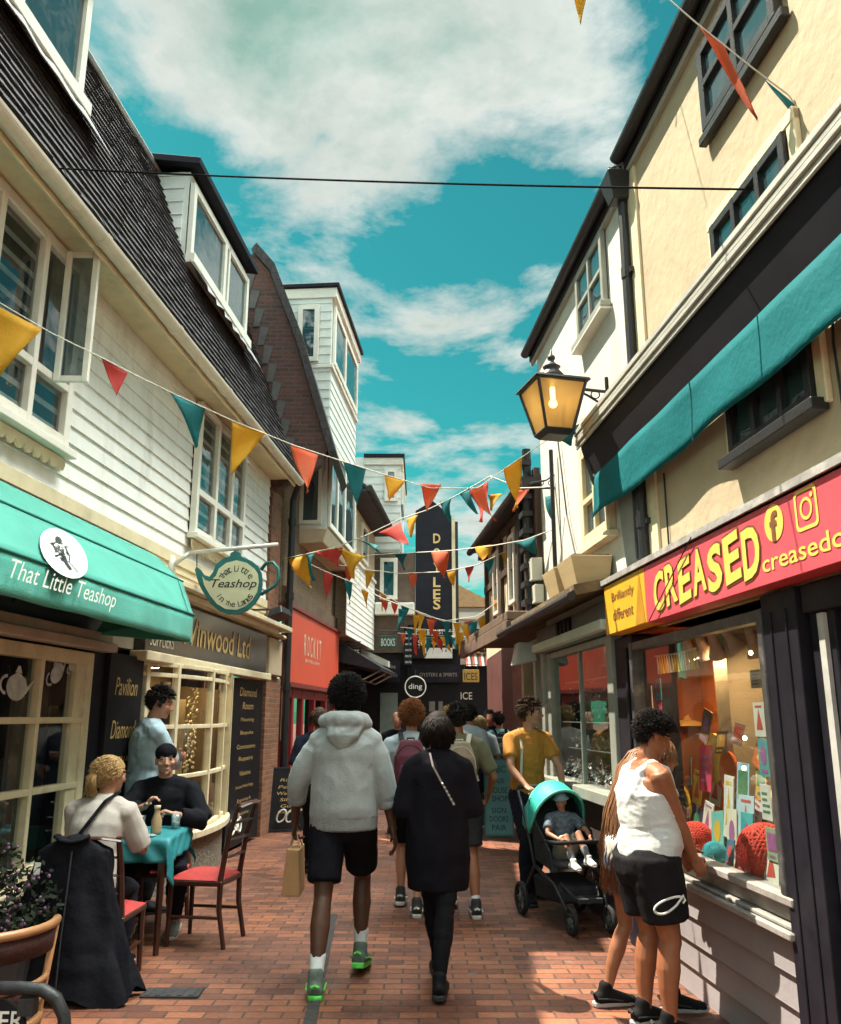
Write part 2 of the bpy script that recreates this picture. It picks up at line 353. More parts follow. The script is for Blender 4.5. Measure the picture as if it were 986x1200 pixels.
# clouds lie on a flat layer overhead: direction / height
mz=nd(nt,'ShaderNodeMath',operation='MAXIMUM'); mz.inputs[1].default_value=.03; nt.links.new(sp.outputs[2],mz.inputs[0])
az=nd(nt,'ShaderNodeMath',operation='ADD'); az.inputs[1].default_value=.12; nt.links.new(mz.outputs[0],az.inputs[0])
dv=nd(nt,'ShaderNodeVectorMath',operation='DIVIDE'); nt.links.new(tc.outputs['Generated'],dv.inputs[0])
cb=nd(nt,'ShaderNodeCombineXYZ'); [nt.links.new(az.outputs[0],cb.inputs[i]) for i in range(3)]; nt.links.new(cb.outputs[0],dv.inputs[1])
n1=nd(nt,'ShaderNodeTexNoise',i_Scale=CL_SCALE,i_Detail=12.,i_Roughness=.60,i_Distortion=.35); mp=nd(nt,'ShaderNodeMapping'); mp.inputs['Location'].default_value=CL_LOC
nt.links.new(dv.outputs[0],mp.inputs[0]); nt.links.new(mp.outputs[0],n1.inputs['Vector'])
# large cloud bodies: a bank overhead and a long streak, placed by compass direction
def bank(c,rx,ry,ang,amp):
    m=nd(nt,'ShaderNodeMapping'); m.vector_type='TEXTURE'; m.inputs['Location'].default_value=(c[0],c[1],0); m.inputs['Rotation'].default_value=(0,0,ang); m.inputs['Scale'].default_value=(rx,ry,1e3)
    nt.links.new(dv.outputs[0],m.inputs[0]); L_=nd(nt,'ShaderNodeVectorMath',operation='LENGTH'); nt.links.new(m.outputs[0],L_.inputs[0])
    mr=nd(nt,'ShaderNodeMapRange'); mr.interpolation_type='SMOOTHSTEP'; mr.inputs[1].default_value=0; mr.inputs[2].default_value=1.; mr.inputs[3].default_value=amp; mr.inputs[4].default_value=0
    nt.links.new(L_.outputs[1],mr.inputs[0]); return mr.outputs[0]
def dirp(x,y):
    r=ray(x,y).normalized(); return (r.x/(r.z+.12),r.y/(r.z+.12))
n3=nd(nt,'ShaderNodeTexNoise',i_Scale=CL_SCALE*3.4,i_Detail=10.,i_Roughness=.62); nt.links.new(mp.outputs[0],n3.inputs['Vector'])
pf=nd(nt,'ShaderNodeMath',operation='MULTIPLY_ADD'); pf.inputs[1].default_value=.34; pf.inputs[2].default_value=-.17; nt.links.new(n3.outputs['Fac'],pf.inputs[0])
pa=nd(nt,'ShaderNodeMath',operation='ADD'); nt.links.new(n1.outputs['Fac'],pa.inputs[0]); nt.links.new(pf.outputs[0],pa.inputs[1]); tot=pa.outputs[0]
for bk in BANKS:
    ad=nd(nt,'ShaderNodeMath',operation='ADD'); nt.links.new(tot,ad.inputs[0]); nt.links.new(bank(dirp(*bk[0]),bk[1],bk[2],R(bk[3]),bk[4]),ad.inputs[1]); tot=ad.outputs[0]
cov=ramp(nt,tot,.49,.66)
n2=nd(nt,'ShaderNodeTexNoise',i_Scale=CL_SCALE*2.2,i_Detail=6.,i_Roughness=.55); nt.links.new(dv.outputs[0],n2.inputs['Vector'])
lum=ramp(nt,tot,.62,.86,(1.,1.,.97,1),(.36,.60,.53,1))
lum2=mix(nt,'MULTIPLY',.8,lum,ramp(nt,n2.outputs['Fac'],.3,.7,(.72,.80,.78,1),(1.1,1.1,1.1,1)))
cc=mix(nt,'MULTIPLY',1.,lum2,(CLOUDB,CLOUDB,CLOUDB*.97))
# added fill: clouds overhead, out of view, are brightened to lift the shade
up=nd(nt,'ShaderNodeMapRange'); up.interpolation_type='SMOOTHSTEP'; up.inputs[1].default_value=.73; up.inputs[2].default_value=.90; up.inputs[3].default_value=1.; up.inputs[4].default_value=OVER_FILL
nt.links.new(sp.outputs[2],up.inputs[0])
sx_=nd(nt,'ShaderNodeMapRange'); sx_.inputs[1].default_value=-.35; sx_.inputs[2].default_value=.5; sx_.inputs[3].default_value=.35; sx_.inputs[4].default_value=1.6; nt.links.new(sp.outputs[0],sx_.inputs[0])  # right-hand sky boosted most, to fill the shaded left wall
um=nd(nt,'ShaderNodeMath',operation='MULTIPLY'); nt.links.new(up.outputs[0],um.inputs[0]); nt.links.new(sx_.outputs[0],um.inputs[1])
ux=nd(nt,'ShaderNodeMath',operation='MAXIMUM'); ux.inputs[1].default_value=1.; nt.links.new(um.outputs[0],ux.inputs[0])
# unseen clouds behind the viewer are brightened to add fill light low down
rb=nd(nt,'ShaderNodeMapRange'); rb.interpolation_type='SMOOTHSTEP'; rb.inputs[1].default_value=-.05; rb.inputs[2].default_value=-.7; rb.inputs[3].default_value=1.; rb.inputs[4].default_value=REAR_FILL; nt.links.new(sp.outputs[1],rb.inputs[0])
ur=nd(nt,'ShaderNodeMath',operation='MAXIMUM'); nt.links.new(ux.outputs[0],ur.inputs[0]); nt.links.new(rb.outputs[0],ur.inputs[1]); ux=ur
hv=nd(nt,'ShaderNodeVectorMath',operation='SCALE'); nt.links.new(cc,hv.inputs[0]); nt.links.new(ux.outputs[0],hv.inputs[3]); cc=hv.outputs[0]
tint=mix(nt,'MULTIPLY',1.,sky.outputs[0],SKYTINT)
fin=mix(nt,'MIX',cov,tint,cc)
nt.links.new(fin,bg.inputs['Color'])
vs=scene.view_settings; vs.view_transform='Standard'; vs.look='None'; vs.gamma=1.; vs.exposure=EXPO; vs.use_curve_mapping=False
scene.cycles.max_bounces=6; scene.cycles.diffuse_bounces=3; scene.cycles.glossy_bounces=3; scene.cycles.transparent_max_bounces=12
scene.cycles.use_denoising=True; scene.cycles.sample_clamp_indirect=6; scene.cycles.caustics_reflective=False; scene.cycles.caustics_refractive=False
# ------------------------------------------------------------------ shared building pieces
def bars(mb,F,S,Z,o0,o1,w,wi=None):
    """frame of uprights at S and rails at Z; outer width w, inner wi"""
    wi=wi or w
    for i,s in enumerate(S):
        h=(w if i in (0,len(S)-1) else wi)/2
        a,b=(s,s+2*h) if i==0 else ((s-2*h,s) if i==len(S)-1 else (s-h,s+h))
        mb.box(a,b,o0,o1,Z[0],Z[-1],F)
    for j,z in enumerate(Z):
        h=(w if j in (0,len(Z)-1) else wi)/2
        a,b=(z,z+2*h) if j==0 else ((z-2*h,z) if j==len(Z)-1 else (z-h,z+h))
        for i in range(len(S)-1):
            h0=(w if i==0 else wi/2); h1=(w if i==len(S)-2 else wi/2)
            mb.box(S[i]+h0,S[i+1]-h1,o0+.002,o1-.002,a,b,F)
def window(parent,F,S,Z,o,m=None,w=.06,wi=.04,depth=.06,gm=None,lin=None,curtain=0,sill=None,name='window'):
    m=m or WHITE
    mb=MB(); bars(mb,F,S,Z,o,o+depth,w,wi); fr=mb.build(name,m,parent,bevel=.004)
    q=o+.022
    MB().quad(F(S[0]+.01,q,Z[0]+.01),F(S[-1]-.01,q,Z[0]+.01),F(S[-1]-.01,q,Z[-1]-.01),F(S[0]+.01,q,Z[-1]-.01)).build('pane',gm or GLASS,fr)
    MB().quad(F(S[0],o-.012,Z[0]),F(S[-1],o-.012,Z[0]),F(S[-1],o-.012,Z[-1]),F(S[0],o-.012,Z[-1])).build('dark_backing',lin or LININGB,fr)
    if curtain:
        rows=[]; n=40
        for zz in (Z[0]+.03,Z[-1]-.03):
            rows.append([F(S[0]+.03+(S[-1]-S[0]-.06)*i/n*curtain,o+.002+.006*math.sin(i*1.9),zz) for i in range(n+1)])
        MB().sheet(rows).build('curtain',CURT,fr,smooth=True)
    if sill:
        MB().box(S[0]-.06,S[-1]+.06,o,o+sill,Z[0]-.06,Z[0]-.002,F).build('sill',m,fr,bevel=.006)
    return fr
def boards(mb,F,s0,s1,z0,z1,o,h=.15,t=.024):
    z=z0; i=0
    while z<z1-.01:
        zt=min(z1,z+h); mb.profile([(o,z),(o+t,z),(o+t*.95,z+.006),(o+.007,zt),(o,zt)],s0,s1,F); z+=h; i+=1
    return mb
def courses(mb,F,s0,s1,a,b,n,t=.03):
    """tiled slope from (o,z)=a up to b in n overlapping courses"""
    a=Vector((a[0],a[1])); b=Vector((b[0],b[1])); d=(b-a)/n; nn=Vector((d.y,-d.x)).normalized()
    if nn.x<0: nn=-nn
    rnd=random.Random(int(s0*10)+n)
    for i in range(n):
        p=a+d*i; q=a+d*(i+1.12); s=s0-(.1 if i%2 else 0)
        while s<s1:
            e=min(s1,s+.20); st=max(s0,s); j=rnd.uniform(-.004,.005); k=rnd.uniform(-.006,.006); dd=d*rnd.uniform(-.05,.05)
            if e-st>.02:
                P=[p+dd-nn*.02,p+dd+nn*(t+j),q+nn*(.006+j*.5),q-nn*.02]; P2=[p+dd-nn*.02,p+dd+nn*(t+k),q+nn*(.006+k*.5),q-nn*.02]
                mb.add([F(st+.002,x.x,x.y) for x in P]+[F(e-.002,x.x,x.y) for x in P2],[(3,2,1,0),(4,5,6,7),(0,1,5,4),(1,2,6,5),(2,3,7,6),(3,0,4,7)])
            s+=.20
    return mb
def letters(word,F,s0,z0,w,h,o,m,parent,name='lettering',rev=False,**k):
    f=(lambda u,v:F(s0-u,o,z0+v)) if rev else (lambda u,v:F(s0+u,o,z0+v))
    mb=MB(); text_on(mb,word,f,w,h,**k); return mb.build(name,m,parent)

# ================================================================== white boarded tea shop building
bt=thing('tea_shop_building','white weatherboarded house with dark tiled mansard roof above the teal tea shop awning','building',FL(7,0,0))
S0,S1=-1.5,12.28
mb=MB(); mb.box(S0,S1,-.35,-.01,2.2,5.3,FL); mb.box(S0,S1,-3.2,-2.9,0,8.,FL); mb.box(S0,S0+.2,-2.9,-.36,0,5.2,FL); mb.build('wall',WHITE,bt)
mb=boards(MB(),FL,S0,S1,3.25,5.12,0,.142); mb.build('weatherboard_cladding',BOARD,bt)
mb=MB(); mb.box(S0,S1,0,.05,3.13,3.245,FL); mb.box(S0,S1,0,.03,3.05,3.128,FL); mb.build('base_board',CREAMP,bt,bevel=.004)
mb=MB(); mb.box(S0,S1+.05,-.005,.36,5.085,5.12,FL); mb.box(S0,S1+.05,.362,.385,4.97,5.13,FL); mb.build('soffit',CREAMP,bt,bevel=.003)
mb=MB(); P=[]
for k in range(11): a=-PI+PI*k/10; P.append((.452+.064*math.cos(a),5.05+.064*math.sin(a)))
for k in range(11): a=-PI*k/10; P.append((.452+.055*math.cos(a),5.05+.055*math.sin(a)))
mb.profile(P,S0,S1+.08,FL)
for s in [1,2.6,4.1,5.6,7.1,8.6,10.1,11.6]:
    mb.profile([(.452+.072*math.cos(-PI+PI*k/8),5.05+.072*math.sin(-PI+PI*k/8)) for k in range(9)],s,s+.07,FL)
mb.build('gutter',GUTTER,bt,smooth=False)
mb=courses(MB(),FL,S0,S1+.05,(.40,5.13),(-.56,7.86),26); mb.build('roof',mat('clay_roof_tile',(.030,.026,.030),.7,.5,5.5,.3,40,stain=(.075,.07,.06),ss=2.2),bt)
mb=MB(); mb.box(S0,S1,-3.2,-.55,7.80,7.86,FL); mb.tube([FL(S0,-.56,7.88),FL(S1,-.56,7.88)],.05); mb.build('roof_top',LEAD,bt)
# first-floor windows with fretwork under the sills
def fret(fr,F,s0,s1,z,o):
    mb=MB(); n=int((s1-s0)/.11); P=[(s0,z),(s1,z)]
    for i in range(n):
        a=s1-(i)*(s1-s0)/n; d=(s1-s0)/n
        P+=[(a,z-.05)]+[(a-d/2+d*.42*math.cos(t),z-.06-.045*math.sin(t)) for t in (.4,1.0,PI/2,2.1,2.7)]
    P.append((s0,z-.05)); mb.prism(P,o,o+.02,F); return mb.build('fretwork',CREAMP,fr)
w1=window(bt,FL,[3.3,4.25,4.98,5.55,6.12],[3.56,4.02,5.06],.03,w=.085,wi=.06,depth=.075,gm=GLASS,lin=LINING,sill=.12)
fret(w1,FL,3.3,6.14,3.49,.06)
mb=MB(); n=24
mb.sheet([[FL(5.62+.44*i/n,.045+.008*math.sin(i*2.1),z) for i in range(n+1)] for z in (4.06,5.0)]); mb.build('curtain',mat('mauve_curtain',(.22,.17,.17),.9,.2,3,stretch=(1,10,.3)),w1,smooth=True)
# open casement, hinged at the upright and swung out over the lane
sh,zl,zh=5.80,3.98,5.03
FC=lambda s,o,z: FL(sh+.10*s+o*.99,.11+s*.99-o*.1,z)
mb=MB(); bars(mb,FC,[0,.25],[zl,zh],-.02,.02,.045); cs=mb.build('open_casement',WHITE,w1,bevel=.004)
MB().quad(FC(.04,0,zl+.04),FC(.21,0,zl+.04),FC(.21,0,zh-.04),FC(.04,0,zh-.04)).build('casement_pane',GLASSD,w1)
# second window
w2=window(bt,FL,[8.96,9.62,10.22,10.80],[3.54,4.02,5.05],.03,w=.07,wi=.075,depth=.07,gm=GLASS,lin=LININGB,sill=.12)
fret(w2,FL,8.96,10.8,3.47,.06)
mb=MB(); mb.sheet([[FL(9.7+.2*i/6,.046+.006*math.sin(i*2.),z) for i in range(7)] for z in (3.62,4.25)]); mb.build('curtain',mat('yellow_curtain',(.60,.32,.04),.9,.1,4),w2)
mb=MB(); FT=lambda s,o,z: FL(s,.11+(5.05-z)*.55,z); bars(mb,FT,[9.66,10.2],[4.66,5.02],0,.03,.05); mb.build('open_top_light',WHITE,w2,bevel=.003)
# dormers
def dormer(S,Z,of,back,gm,label='dormer',zr=None,cheek=BOARDG,roofm=None):
    zr=zr or Z[-1]+.14
    mb=MB(); mb.box(S[0],S[-1],back,of,Z[0]-.15,zr,FL); boards(mb,lambda s,o,z:FL(S[0]-o,of-(s),z),.06,of-back,Z[0]-.35,zr,0,.17,.02)
    d=mb.build('dormer',cheek,bt)
    window(d,FL,S,Z,of+.012,w=.085,wi=.085,depth=.06,gm=gm,lin=LININGB,curtain=.55)
    mb=MB(); mb.hexa([FL(S[0]-.14,back-.3,zr+.16),FL(S[-1]+.12,back-.3,zr+.16),FL(S[-1]+.12,of+.16,zr+.002),FL(S[0]-.14,of+.16,zr+.002),
                      FL(S[0]-.14,back-.3,zr+.24),FL(S[-1]+.12,back-.3,zr+.24),FL(S[-1]+.12,of+.16,zr+.09),FL(S[0]-.14,of+.16,zr+.09)]); mb.build('dormer_roof',roofm or DARKP,d,bevel=.005)
    mb=MB(); mb.box(S[0]-.03,S[-1]+.05,of+.015,of+.13,Z[0]-.12,Z[0]-.003,FL); mb.build('sill',WHITE,d,bevel=.004)
    mb=MB(); mb.sheet([[FL(S[0]-.1+(S[-1]-S[0]+.25)*i/16,of+.10+.10*j+.02*math.sin(i*3+j),Z[0]-.13-.16*j-.03*noise.noise(Vector((i*.6,j,0)))) for i in range(17)] for j in range(3)]); mb.build('flashing',LEAD,d,solid=.008)
    return d
dormer([2.6,4.0,5.1,6.06],[6.60,7.62],-.12,-.62,GLASSD)
dormer([8.66,9.88,10.92],[6.72,7.64],-.12,-.62,GLASSD)
MB().box(10.0,10.06,-.112,-.05,6.72,7.64,FL).build('window_mullion',WHITE,bt)

# ------------------------------------------------------------------ tea shop front
mb=MB(); mb.box(2.2,7.0,-.04,.02,0,.46,FL); mb.box(7.0,7.25,-.30,.03,0,2.2,FL); mb.box(7.25,7.9,-.30,-.25,0,2.2,FL); mb.box(7.9,8.0,-.30,.02,0,2.2,FL)
mb.build('dark_pilaster',DARKP,bt,bevel=.005)
tw=MB(); bars(tw,FL,[2.3,3.55,4.85,5.50,6.17,6.95],[.50,1.09,1.575,2.10],-.02,.06,.10,.045); tw.box(6.70,6.85,-.03,.045,.52,2.09,FL)
tw=tw.build('shop_window',CREAMP,bt,bevel=.005)
MB().quad(FL(2.3,.005,.5),FL(6.9,.005,.5),FL(6.9,.005,2.1),FL(2.3,.005,2.1)).build('pane',GLASSC,tw)
MB().box(2.3,7.02,.0,.17,.43,.498,FL).build('sill',CREAMP,tw,bevel=.008)
mb=MB(); mb.box(2.2,7.15,.02,.16,2.12,2.19,FL); mb.box(2.2,7.15,.02,.11,2.192,2.27,FL); mb.build('cornice',mat('pinkish_cream_paint',(.52,.42,.34),.6,.12,5,.1,30),bt,bevel=.006)
mb=MB(); mb.box(2.2,7.2,-.1,.015,2.20,3.05,FL); fb=mb.build('fascia_board',mat('slate_blue_board',(.05,.06,.085),.45,.2,3),bt)
letters('Little Teashop',FL,3.1,2.36,2.9,.24,.02,INK,fb,shear=.3)
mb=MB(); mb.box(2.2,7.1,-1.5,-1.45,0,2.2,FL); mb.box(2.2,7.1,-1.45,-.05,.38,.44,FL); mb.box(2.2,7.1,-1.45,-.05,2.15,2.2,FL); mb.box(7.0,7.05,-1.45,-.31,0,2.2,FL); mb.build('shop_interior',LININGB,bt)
mb=MB(); mb.box(4.6,7.0,-.62,-.58,.44,1.28,FL); mb.box(5.2,5.5,-.9,-.86,1.2,1.9,FL); mb.box(6.35,6.5,-.7,-.66,.44,2.1,FL); mb.build('window_screen',mat('faded_blue_panel',(.07,.085,.12),.8,.25,2),bt)
mb=MB(); mb.box(5.9,6.02,-.45,-.41,1.35,1.95,FL); mb.box(6.5,6.62,-.35,-.31,.46,1.9,FL); mb.build('interior_post',mat('pale_brown_post',(.30,.22,.18),.8,.2,3),bt)
# white teapot transfers on the glass
def pot(s,z,k,tilt):
    mb=MB(); c,sn=math.cos(tilt),math.sin(tilt)
    T=lambda u,v:FL(s+k*(u*c-v*sn),.012,z+k*(u*sn+v*c))
    body=[T(.5*math.cos(a)*(1 if math.sin(a)<.6 else .8),.36*math.sin(a)) for a in [2*PI*i/20 for i in range(20)]]
    mb.add(body,[tuple(range(20))]); mb.add([T(.45,0),T(.85,.3),T(.92,.27),T(.45,-.18)],[(0,1,2,3)])
    mb.add([T(-.18,.36),T(.18,.36),T(.1,.47),T(.05,.55),T(-.05,.55),T(-.1,.47)],[tuple(range(6))])
    n=14; A=[T(-.5-.28*math.cos(-PI/2+PI*i/n)*1.2,.02+.26*math.sin(-PI/2+PI*i/n)) for i in range(n+1)]; B=[T(-.5-.2*math.cos(-PI/2+PI*i/n)*1.2,.02+.18*math.sin(-PI/2+PI*i/n)) for i in range(n+1)]
    mb.add(A+B,[(i,i+1,n+2+i,n+1+i) for i in range(n)])
    return mb.build('teapot_transfer',mat('white_transfer',(.50,.50,.50),.7,.35,12),tw)
pot(5.93,1.80,.26,-.05); pot(6.46,1.92,.20,.5); pot(6.68,2.0,.12,.9); 
# teal awning with its pale emblem and script
aw=thing('shop_awning','teal canvas awning with white script and a white oval emblem over the tea shop window','awning',FL(5,0,3.05))
e1,e2,e3,e4=Lp(185,650,.12)[0],Lp(214,680,.38)[0],Lp(227,722,.74)[0],Lp(224,750,.76)[0]
prof=[(.10,3.09,e1),(.38,2.835,e2),(.74,2.44,e3),(.765,2.205,e4)]
def drape(p,q,n=60,m=6):
    rows=[]
    for j in range(m+1):
        t=j/m; row=[]
        for i in range(n+1):
            u=i/n; s0_=1.2; s=(s0_+(p[2]-s0_)*u)*(1-t)+(s0_+(q[2]-s0_)*u)*t
            wv=.010*noise.noise(Vector((s*1.6,t*2,p[1])))+.006*noise.noise(Vector((s*5,t*3,1)))
            row.append(FL(s,p[0]+(q[0]-p[0])*t+wv*math.sin(PI*t)*1.4,p[1]+(q[1]-p[1])*t+wv*.5*math.sin(PI*t)))
        rows.append(row)
    return rows
mb=MB()
for i in range(2): mb.sheet(drape(prof[i],prof[i+1]))
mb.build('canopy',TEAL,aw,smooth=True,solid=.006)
mb=MB(); rr=drape(prof[2],prof[3],90,4)
for j,row in enumerate(rr):
    for i in range(len(row)): row[i]=row[i]+LN*(.012*math.sin(i*.55)*j/4)
mb.sheet(rr); vl=mb.build('valance',TEAL,aw,smooth=True,solid=.005)
mb=MB(); P=[FL(prof[0][2]-.002,.06,3.1)]+[FL(p[2]-.002,p[0],p[1]) for p in prof]+[FL(prof[3][2]-.3,.06,2.25)]
mb.add(P,[tuple(range(len(P)))]); mb.build('side_panel',TEAL,aw,solid=.004)
mb=MB()
for p in prof[1:3]: mb.tube([FL(1.2,p[0]+.006,p[1]+.004),FL(p[2],p[0]+.006,p[1]+.004)],.009)
mb.tube([FL(prof[i][2]-.16,prof[i][0]+.012,prof[i][1]+.008) for i in (1,2)],.004)
mb.build('seam_rib',mat('dark_teal_seam',(.012,.15,.12),.7,.1),aw)
mb=MB(); mb.box(1.2,7.9,.03,.13,3.0,3.045,FL); mb.build('cassette',DARKP,aw)
tt=(lambda u,v:FL(Lp(30,690,.78)[0]+u,.795+.02-.09*v*0,2.245+v))
p0=Lp(8,690,.79)[0]; p1=Lp(133,722,.79)[0]
letters('That Little Teashop',FL,p0,2.262,p1-p0,.135,.80,mat('white_script',(.80,.84,.80),.6,.05,10),vl,shear=.35)
# oval emblem lies on the sloping cloth
PA=FL(5.,.38,2.835); ud=(FL(6.,.38,2.835)-PA).normalized(); vd=(FL(5.,.74,2.44)-PA).normalized(); nrm=ud.cross(vd).normalized()
if nrm.x<0: nrm=-nrm
def onto(x,y,lift=.02):                        # where the line of sight through x,y meets the sloping cloth
    r=ray(x,y); o_=Vector((0,0,EYE)); t=(PA-o_).dot(nrm)/r.dot(nrm); return o_+r*t+nrm*lift
slope=lambda u,v,lift=.02: onto(72+u*110+v*22,651+v*75+u*14,lift)
ov=[onto(72+27*math.cos(2*PI*i/36)+8*math.sin(2*PI*i/36),651+29*math.sin(2*PI*i/36)+5*math.cos(2*PI*i/36)) for i in range(36)]
ov=MB().add(ov,[tuple(range(36))]).build('oval_emblem',mat('white_emblem',(.82,.82,.78),.6,.05),aw)
mb=MB()
def stroke(pts,wd):
    for (a,b) in zip(pts,pts[1:]):
        a=Vector(a);b=Vector(b); d=(b-a).normalized(); n_=Vector((-d.y,d.x))*wd
        mb.add([slope(q.x,q.y,.026) for q in (a+n_*.5,b+n_*.5,b-n_*.5,a-n_*.5)],[(0,1,2,3)])
for k in range(26):
    a=random.uniform(0,6.28); r=random.uniform(.0,.06)
    c=Vector((-.05+.03*math.cos(a)+.02*(k%3),-.16+.5*(k/26)*.55)); e=c+Vector((random.uniform(-.07,.07),random.uniform(-.03,.09))); stroke([c,e],.016)
mb.add([slope(-.02+.035*math.cos(t),-.20+.06*math.sin(t),.025) for t in [2*PI*i/12 for i in range(12)]],[tuple(range(12))])
stroke([(.03,-.1),(.05,.05),(.02,.14),(.09,.28)],.012); stroke([(-.03,0),(-.02,.14),(.02,.26)],.03); stroke([(-.1,-.15),(-.09,-.02),(-.03,.05)],.012)
mb.build('figure_print',INK,ov)

# ------------------------------------------------------------------ jeweller's bow window
FBW=lambda s,o,z: FL(s,o+.24*max(0,math.sin(PI*min(1,max(0,(s-7.98)/(10.66-7.98)))))**.8,z)
def bowbox(mb,s0,s1,o0,o1,z0,z1,n=10):
    for i in range(n): mb.box(s0+(s1-s0)*i/n,s0+(s1-s0)*(i+1)/n,o0,o1,z0,z1,FBW)
js=thing('jeweller_shop_front','cream bow fronted jeweller window with small panes and black sign boards','shop front',FL(9.4,0,0))
mb=MB()
for s in (8.05,8.52,9.34,9.95): mb.box(s-.022,s+.022,-.02,.045,.50,2.1,FBW)
mb.box(10.36,10.62,-.02,.07,.48,2.12,FBW); mb.box(10.45,10.50,.07,.085,.5,2.1,FBW)
for z in (.52,1.03,1.505,1.99,2.09): bowbox(mb,8.0,10.4,-.01,.035,z-.02,z+.02,12)
jf=mb.build('window_frame',CREAMP,js,bevel=.004)
mb=MB(); bowbox(mb,7.98,10.66,-.05,.12,.43,.495,12); mb.build('sill',CREAMP,jf,bevel=.006)
mb=MB(); rows=[[FBW(8.0+2.36*i/16,.005,z) for i in range(17)] for z in (.5,2.08)]; mb.sheet(rows); mb.build('pane',GLASSC,jf,smooth=True)
mb=MB(); bowbox(mb,7.98,10.62,-.12,.04,0,.43,10); mb.build('stall_riser',mat('pebbled_base',(.20,.17,.13),.9,.5,30,.9,40),js)
mb=MB(); mb.box(7.98,10.8,-.75,-.7,0,2.2,FL); mb.box(7.98,10.8,-.7,-.02,.40,.44,FL); mb.box(7.95,7.98,-.7,0,0,2.2,FL); mb.box(10.64,10.68,-.7,0,0,2.2,FL); mb.box(7.98,10.8,-.7,0,2.16,2.2,FL)
mb.build('shop_interior',mat('warm_lining',(.30,.21,.12),.8,.25,3),js)
mb=MB()
for (a,b,c,d) in ((8.1,8.35,1.5,1.95),(8.58,8.9,1.1,1.95),(9.0,9.28,1.3,1.9),(8.6,9.2,.6,1.0),(10.0,10.3,.9,1.8)): mb.box(a,b,-.40,-.36,c,d,FL)
mb.build('display_card',mat('buff_card',(.62,.47,.26),.8,.15,5),js)
mb=MB(); rnd=random.Random(3)
mb.box(9.40,9.92,-.34,-.30,1.0,1.97,FL); 
o=mb.build('display_pad',mat('dark_velvet',(.05,.035,.035),.9,.2,5),js)
mb=MB()
for k in range(170):
    s=rnd.uniform(9.42,9.90) if k<110 else rnd.uniform(8.2,10.3); z=rnd.uniform(1.02,1.95) if k<110 else rnd.uniform(.5,.75)
    f=FBW(s,-.27 if k<110 else rnd.uniform(-.2,-.05),z); mb.ball(f,(rnd.uniform(.008,.022),)*3,6,4)
tag(mb.build('jewellery',mat('pale_gold',(.75,.62,.38),.3,.2,20,metal=.6),js),kind='stuff')
mb=MB()
for s in (8.4,9.0,9.6,10.2): mb.lathe([(.03,0),(.045,-.05),(.04,-.055)],FL(s,-.25,2.155),10)
mb.build('display_lamp',IRON,js)
mb=MB()
for s in (8.4,9.0,9.6,10.2): mb.lathe([(.036,-.052),(.036,-.058)],FL(s,-.25,2.155),10)
mb.build('lit_bulb',mat('warm_bulb',(1.,.72,.38),.5,0,emit=45.),js)
mb=MB(); mb.box(8.55,9.3,-.06,-.05,1.90,2.07,FBW); mb.box(9.36,9.93,-.06,-.05,1.90,2.07,FBW); sg=mb.build('glass_label',BLACKP,js)
letters('JEWELLERS',FBW,8.62,1.95,.6,.06,-.045,GOLD,sg); letters('RINGS',FBW,9.45,1.95,.38,.06,-.045,GOLD,sg)
# black fascia with gilt lettering between cream mouldings
mb=MB(); mb.box(7.85,12.15,-.04,.10,2.19,2.74,FL); fa=mb.build('fascia_board',mat('black_gloss_board',(.022,.024,.022),.16,.3,2,spec=.6),js,bevel=.004)
letters('Winwood Ltd',FL,8.75,2.33,2.55,.30,.106,GOLD,fa,shear=.1,bold=.012)
letters('SUPPLIERS',FL,7.95,2.25,.6,.13,.106,mat('pale_gilt',(.5,.45,.32),.5,.1),fa)
mb=MB(); mb.box(7.75,12.2,.0,.17,2.10,2.188,FL); mb.box(7.72,12.35,.0,.22,2.76,2.83,FL); mb.box(7.72,12.85,.0,.30,2.832,2.90,FL); mb.build('moulding',CREAMP,js,bevel=.008)
mb=MB(); mb.box(7.75,12.2,-.02,.03,2.90,3.04,FL); mb.build('frieze',mat('stained_cream',(.45,.32,.17),.7,.2,2,stain=(.3,.15,.07),ss=2),js)
mb=MB(); mb.box(10.74,12.2,-.1,.06,.04,2.08,FL); bp_=mb.build('price_board',BLACKP,js,bevel=.004)
zz=1.86
for wd,h,wid in (('Diamond',.11,.8),('Room',.09,.5),('Mounting',.06,.62),('Bespoke',.06,.6),('Commissions',.055,.85),('Repairs',.07,.65),('Valuations',.055,.5),('Second Hand Rings',.05,.8),('Engraving &',.05,.6),('Polishing',.05,.5)):
    letters(wd,FL,11.47-wid/2,zz,wid,h,.064,GOLD,bp_,shear=.12); zz-=.165
# narrow black boards beside the tea shop
nb=thing('sign_board','tall black board with gilt script on the dark pilaster between the two left shops','sign',FL(7.55,.03,.9))
mb=MB(); mb.box(7.22,7.92,.03,.075,.88,2.13,FL); nbb=mb.build('board',BLACKP,nb,bevel=.004)
for wd,z,wid,h in (('Pavilion',1.78,.46,.15),('Diamond',1.42,.5,.15),('JEWELLERS',1.22,.52,.05),('Est in the Lanes',1.1,.5,.05)): letters(wd,FL,7.57-wid/2,z,wid,h,.08,GOLD,nbb,shear=.25)
# small floodlight over the fascia
fl=thing('flood_light','small black floodlight on the cream cornice under the teapot sign','lamp',FL(11.4,.3,2.95))
mb=MB(); mb.tube([FL(11.4,.02,3.0),FL(11.4,.4,3.0)],.014); mb.build('arm',IRON,fl)
mb=MB(); mb.hexa([FL(11.1,.36,2.86),FL(11.7,.36,2.86),FL(11.7,.56,2.93),FL(11.1,.56,2.93),FL(11.15,.38,2.98),FL(11.65,.38,2.98),FL(11.65,.53,3.03),FL(11.15,.53,3.03)]); mb.build('housing',IRON,fl,bevel=.01)

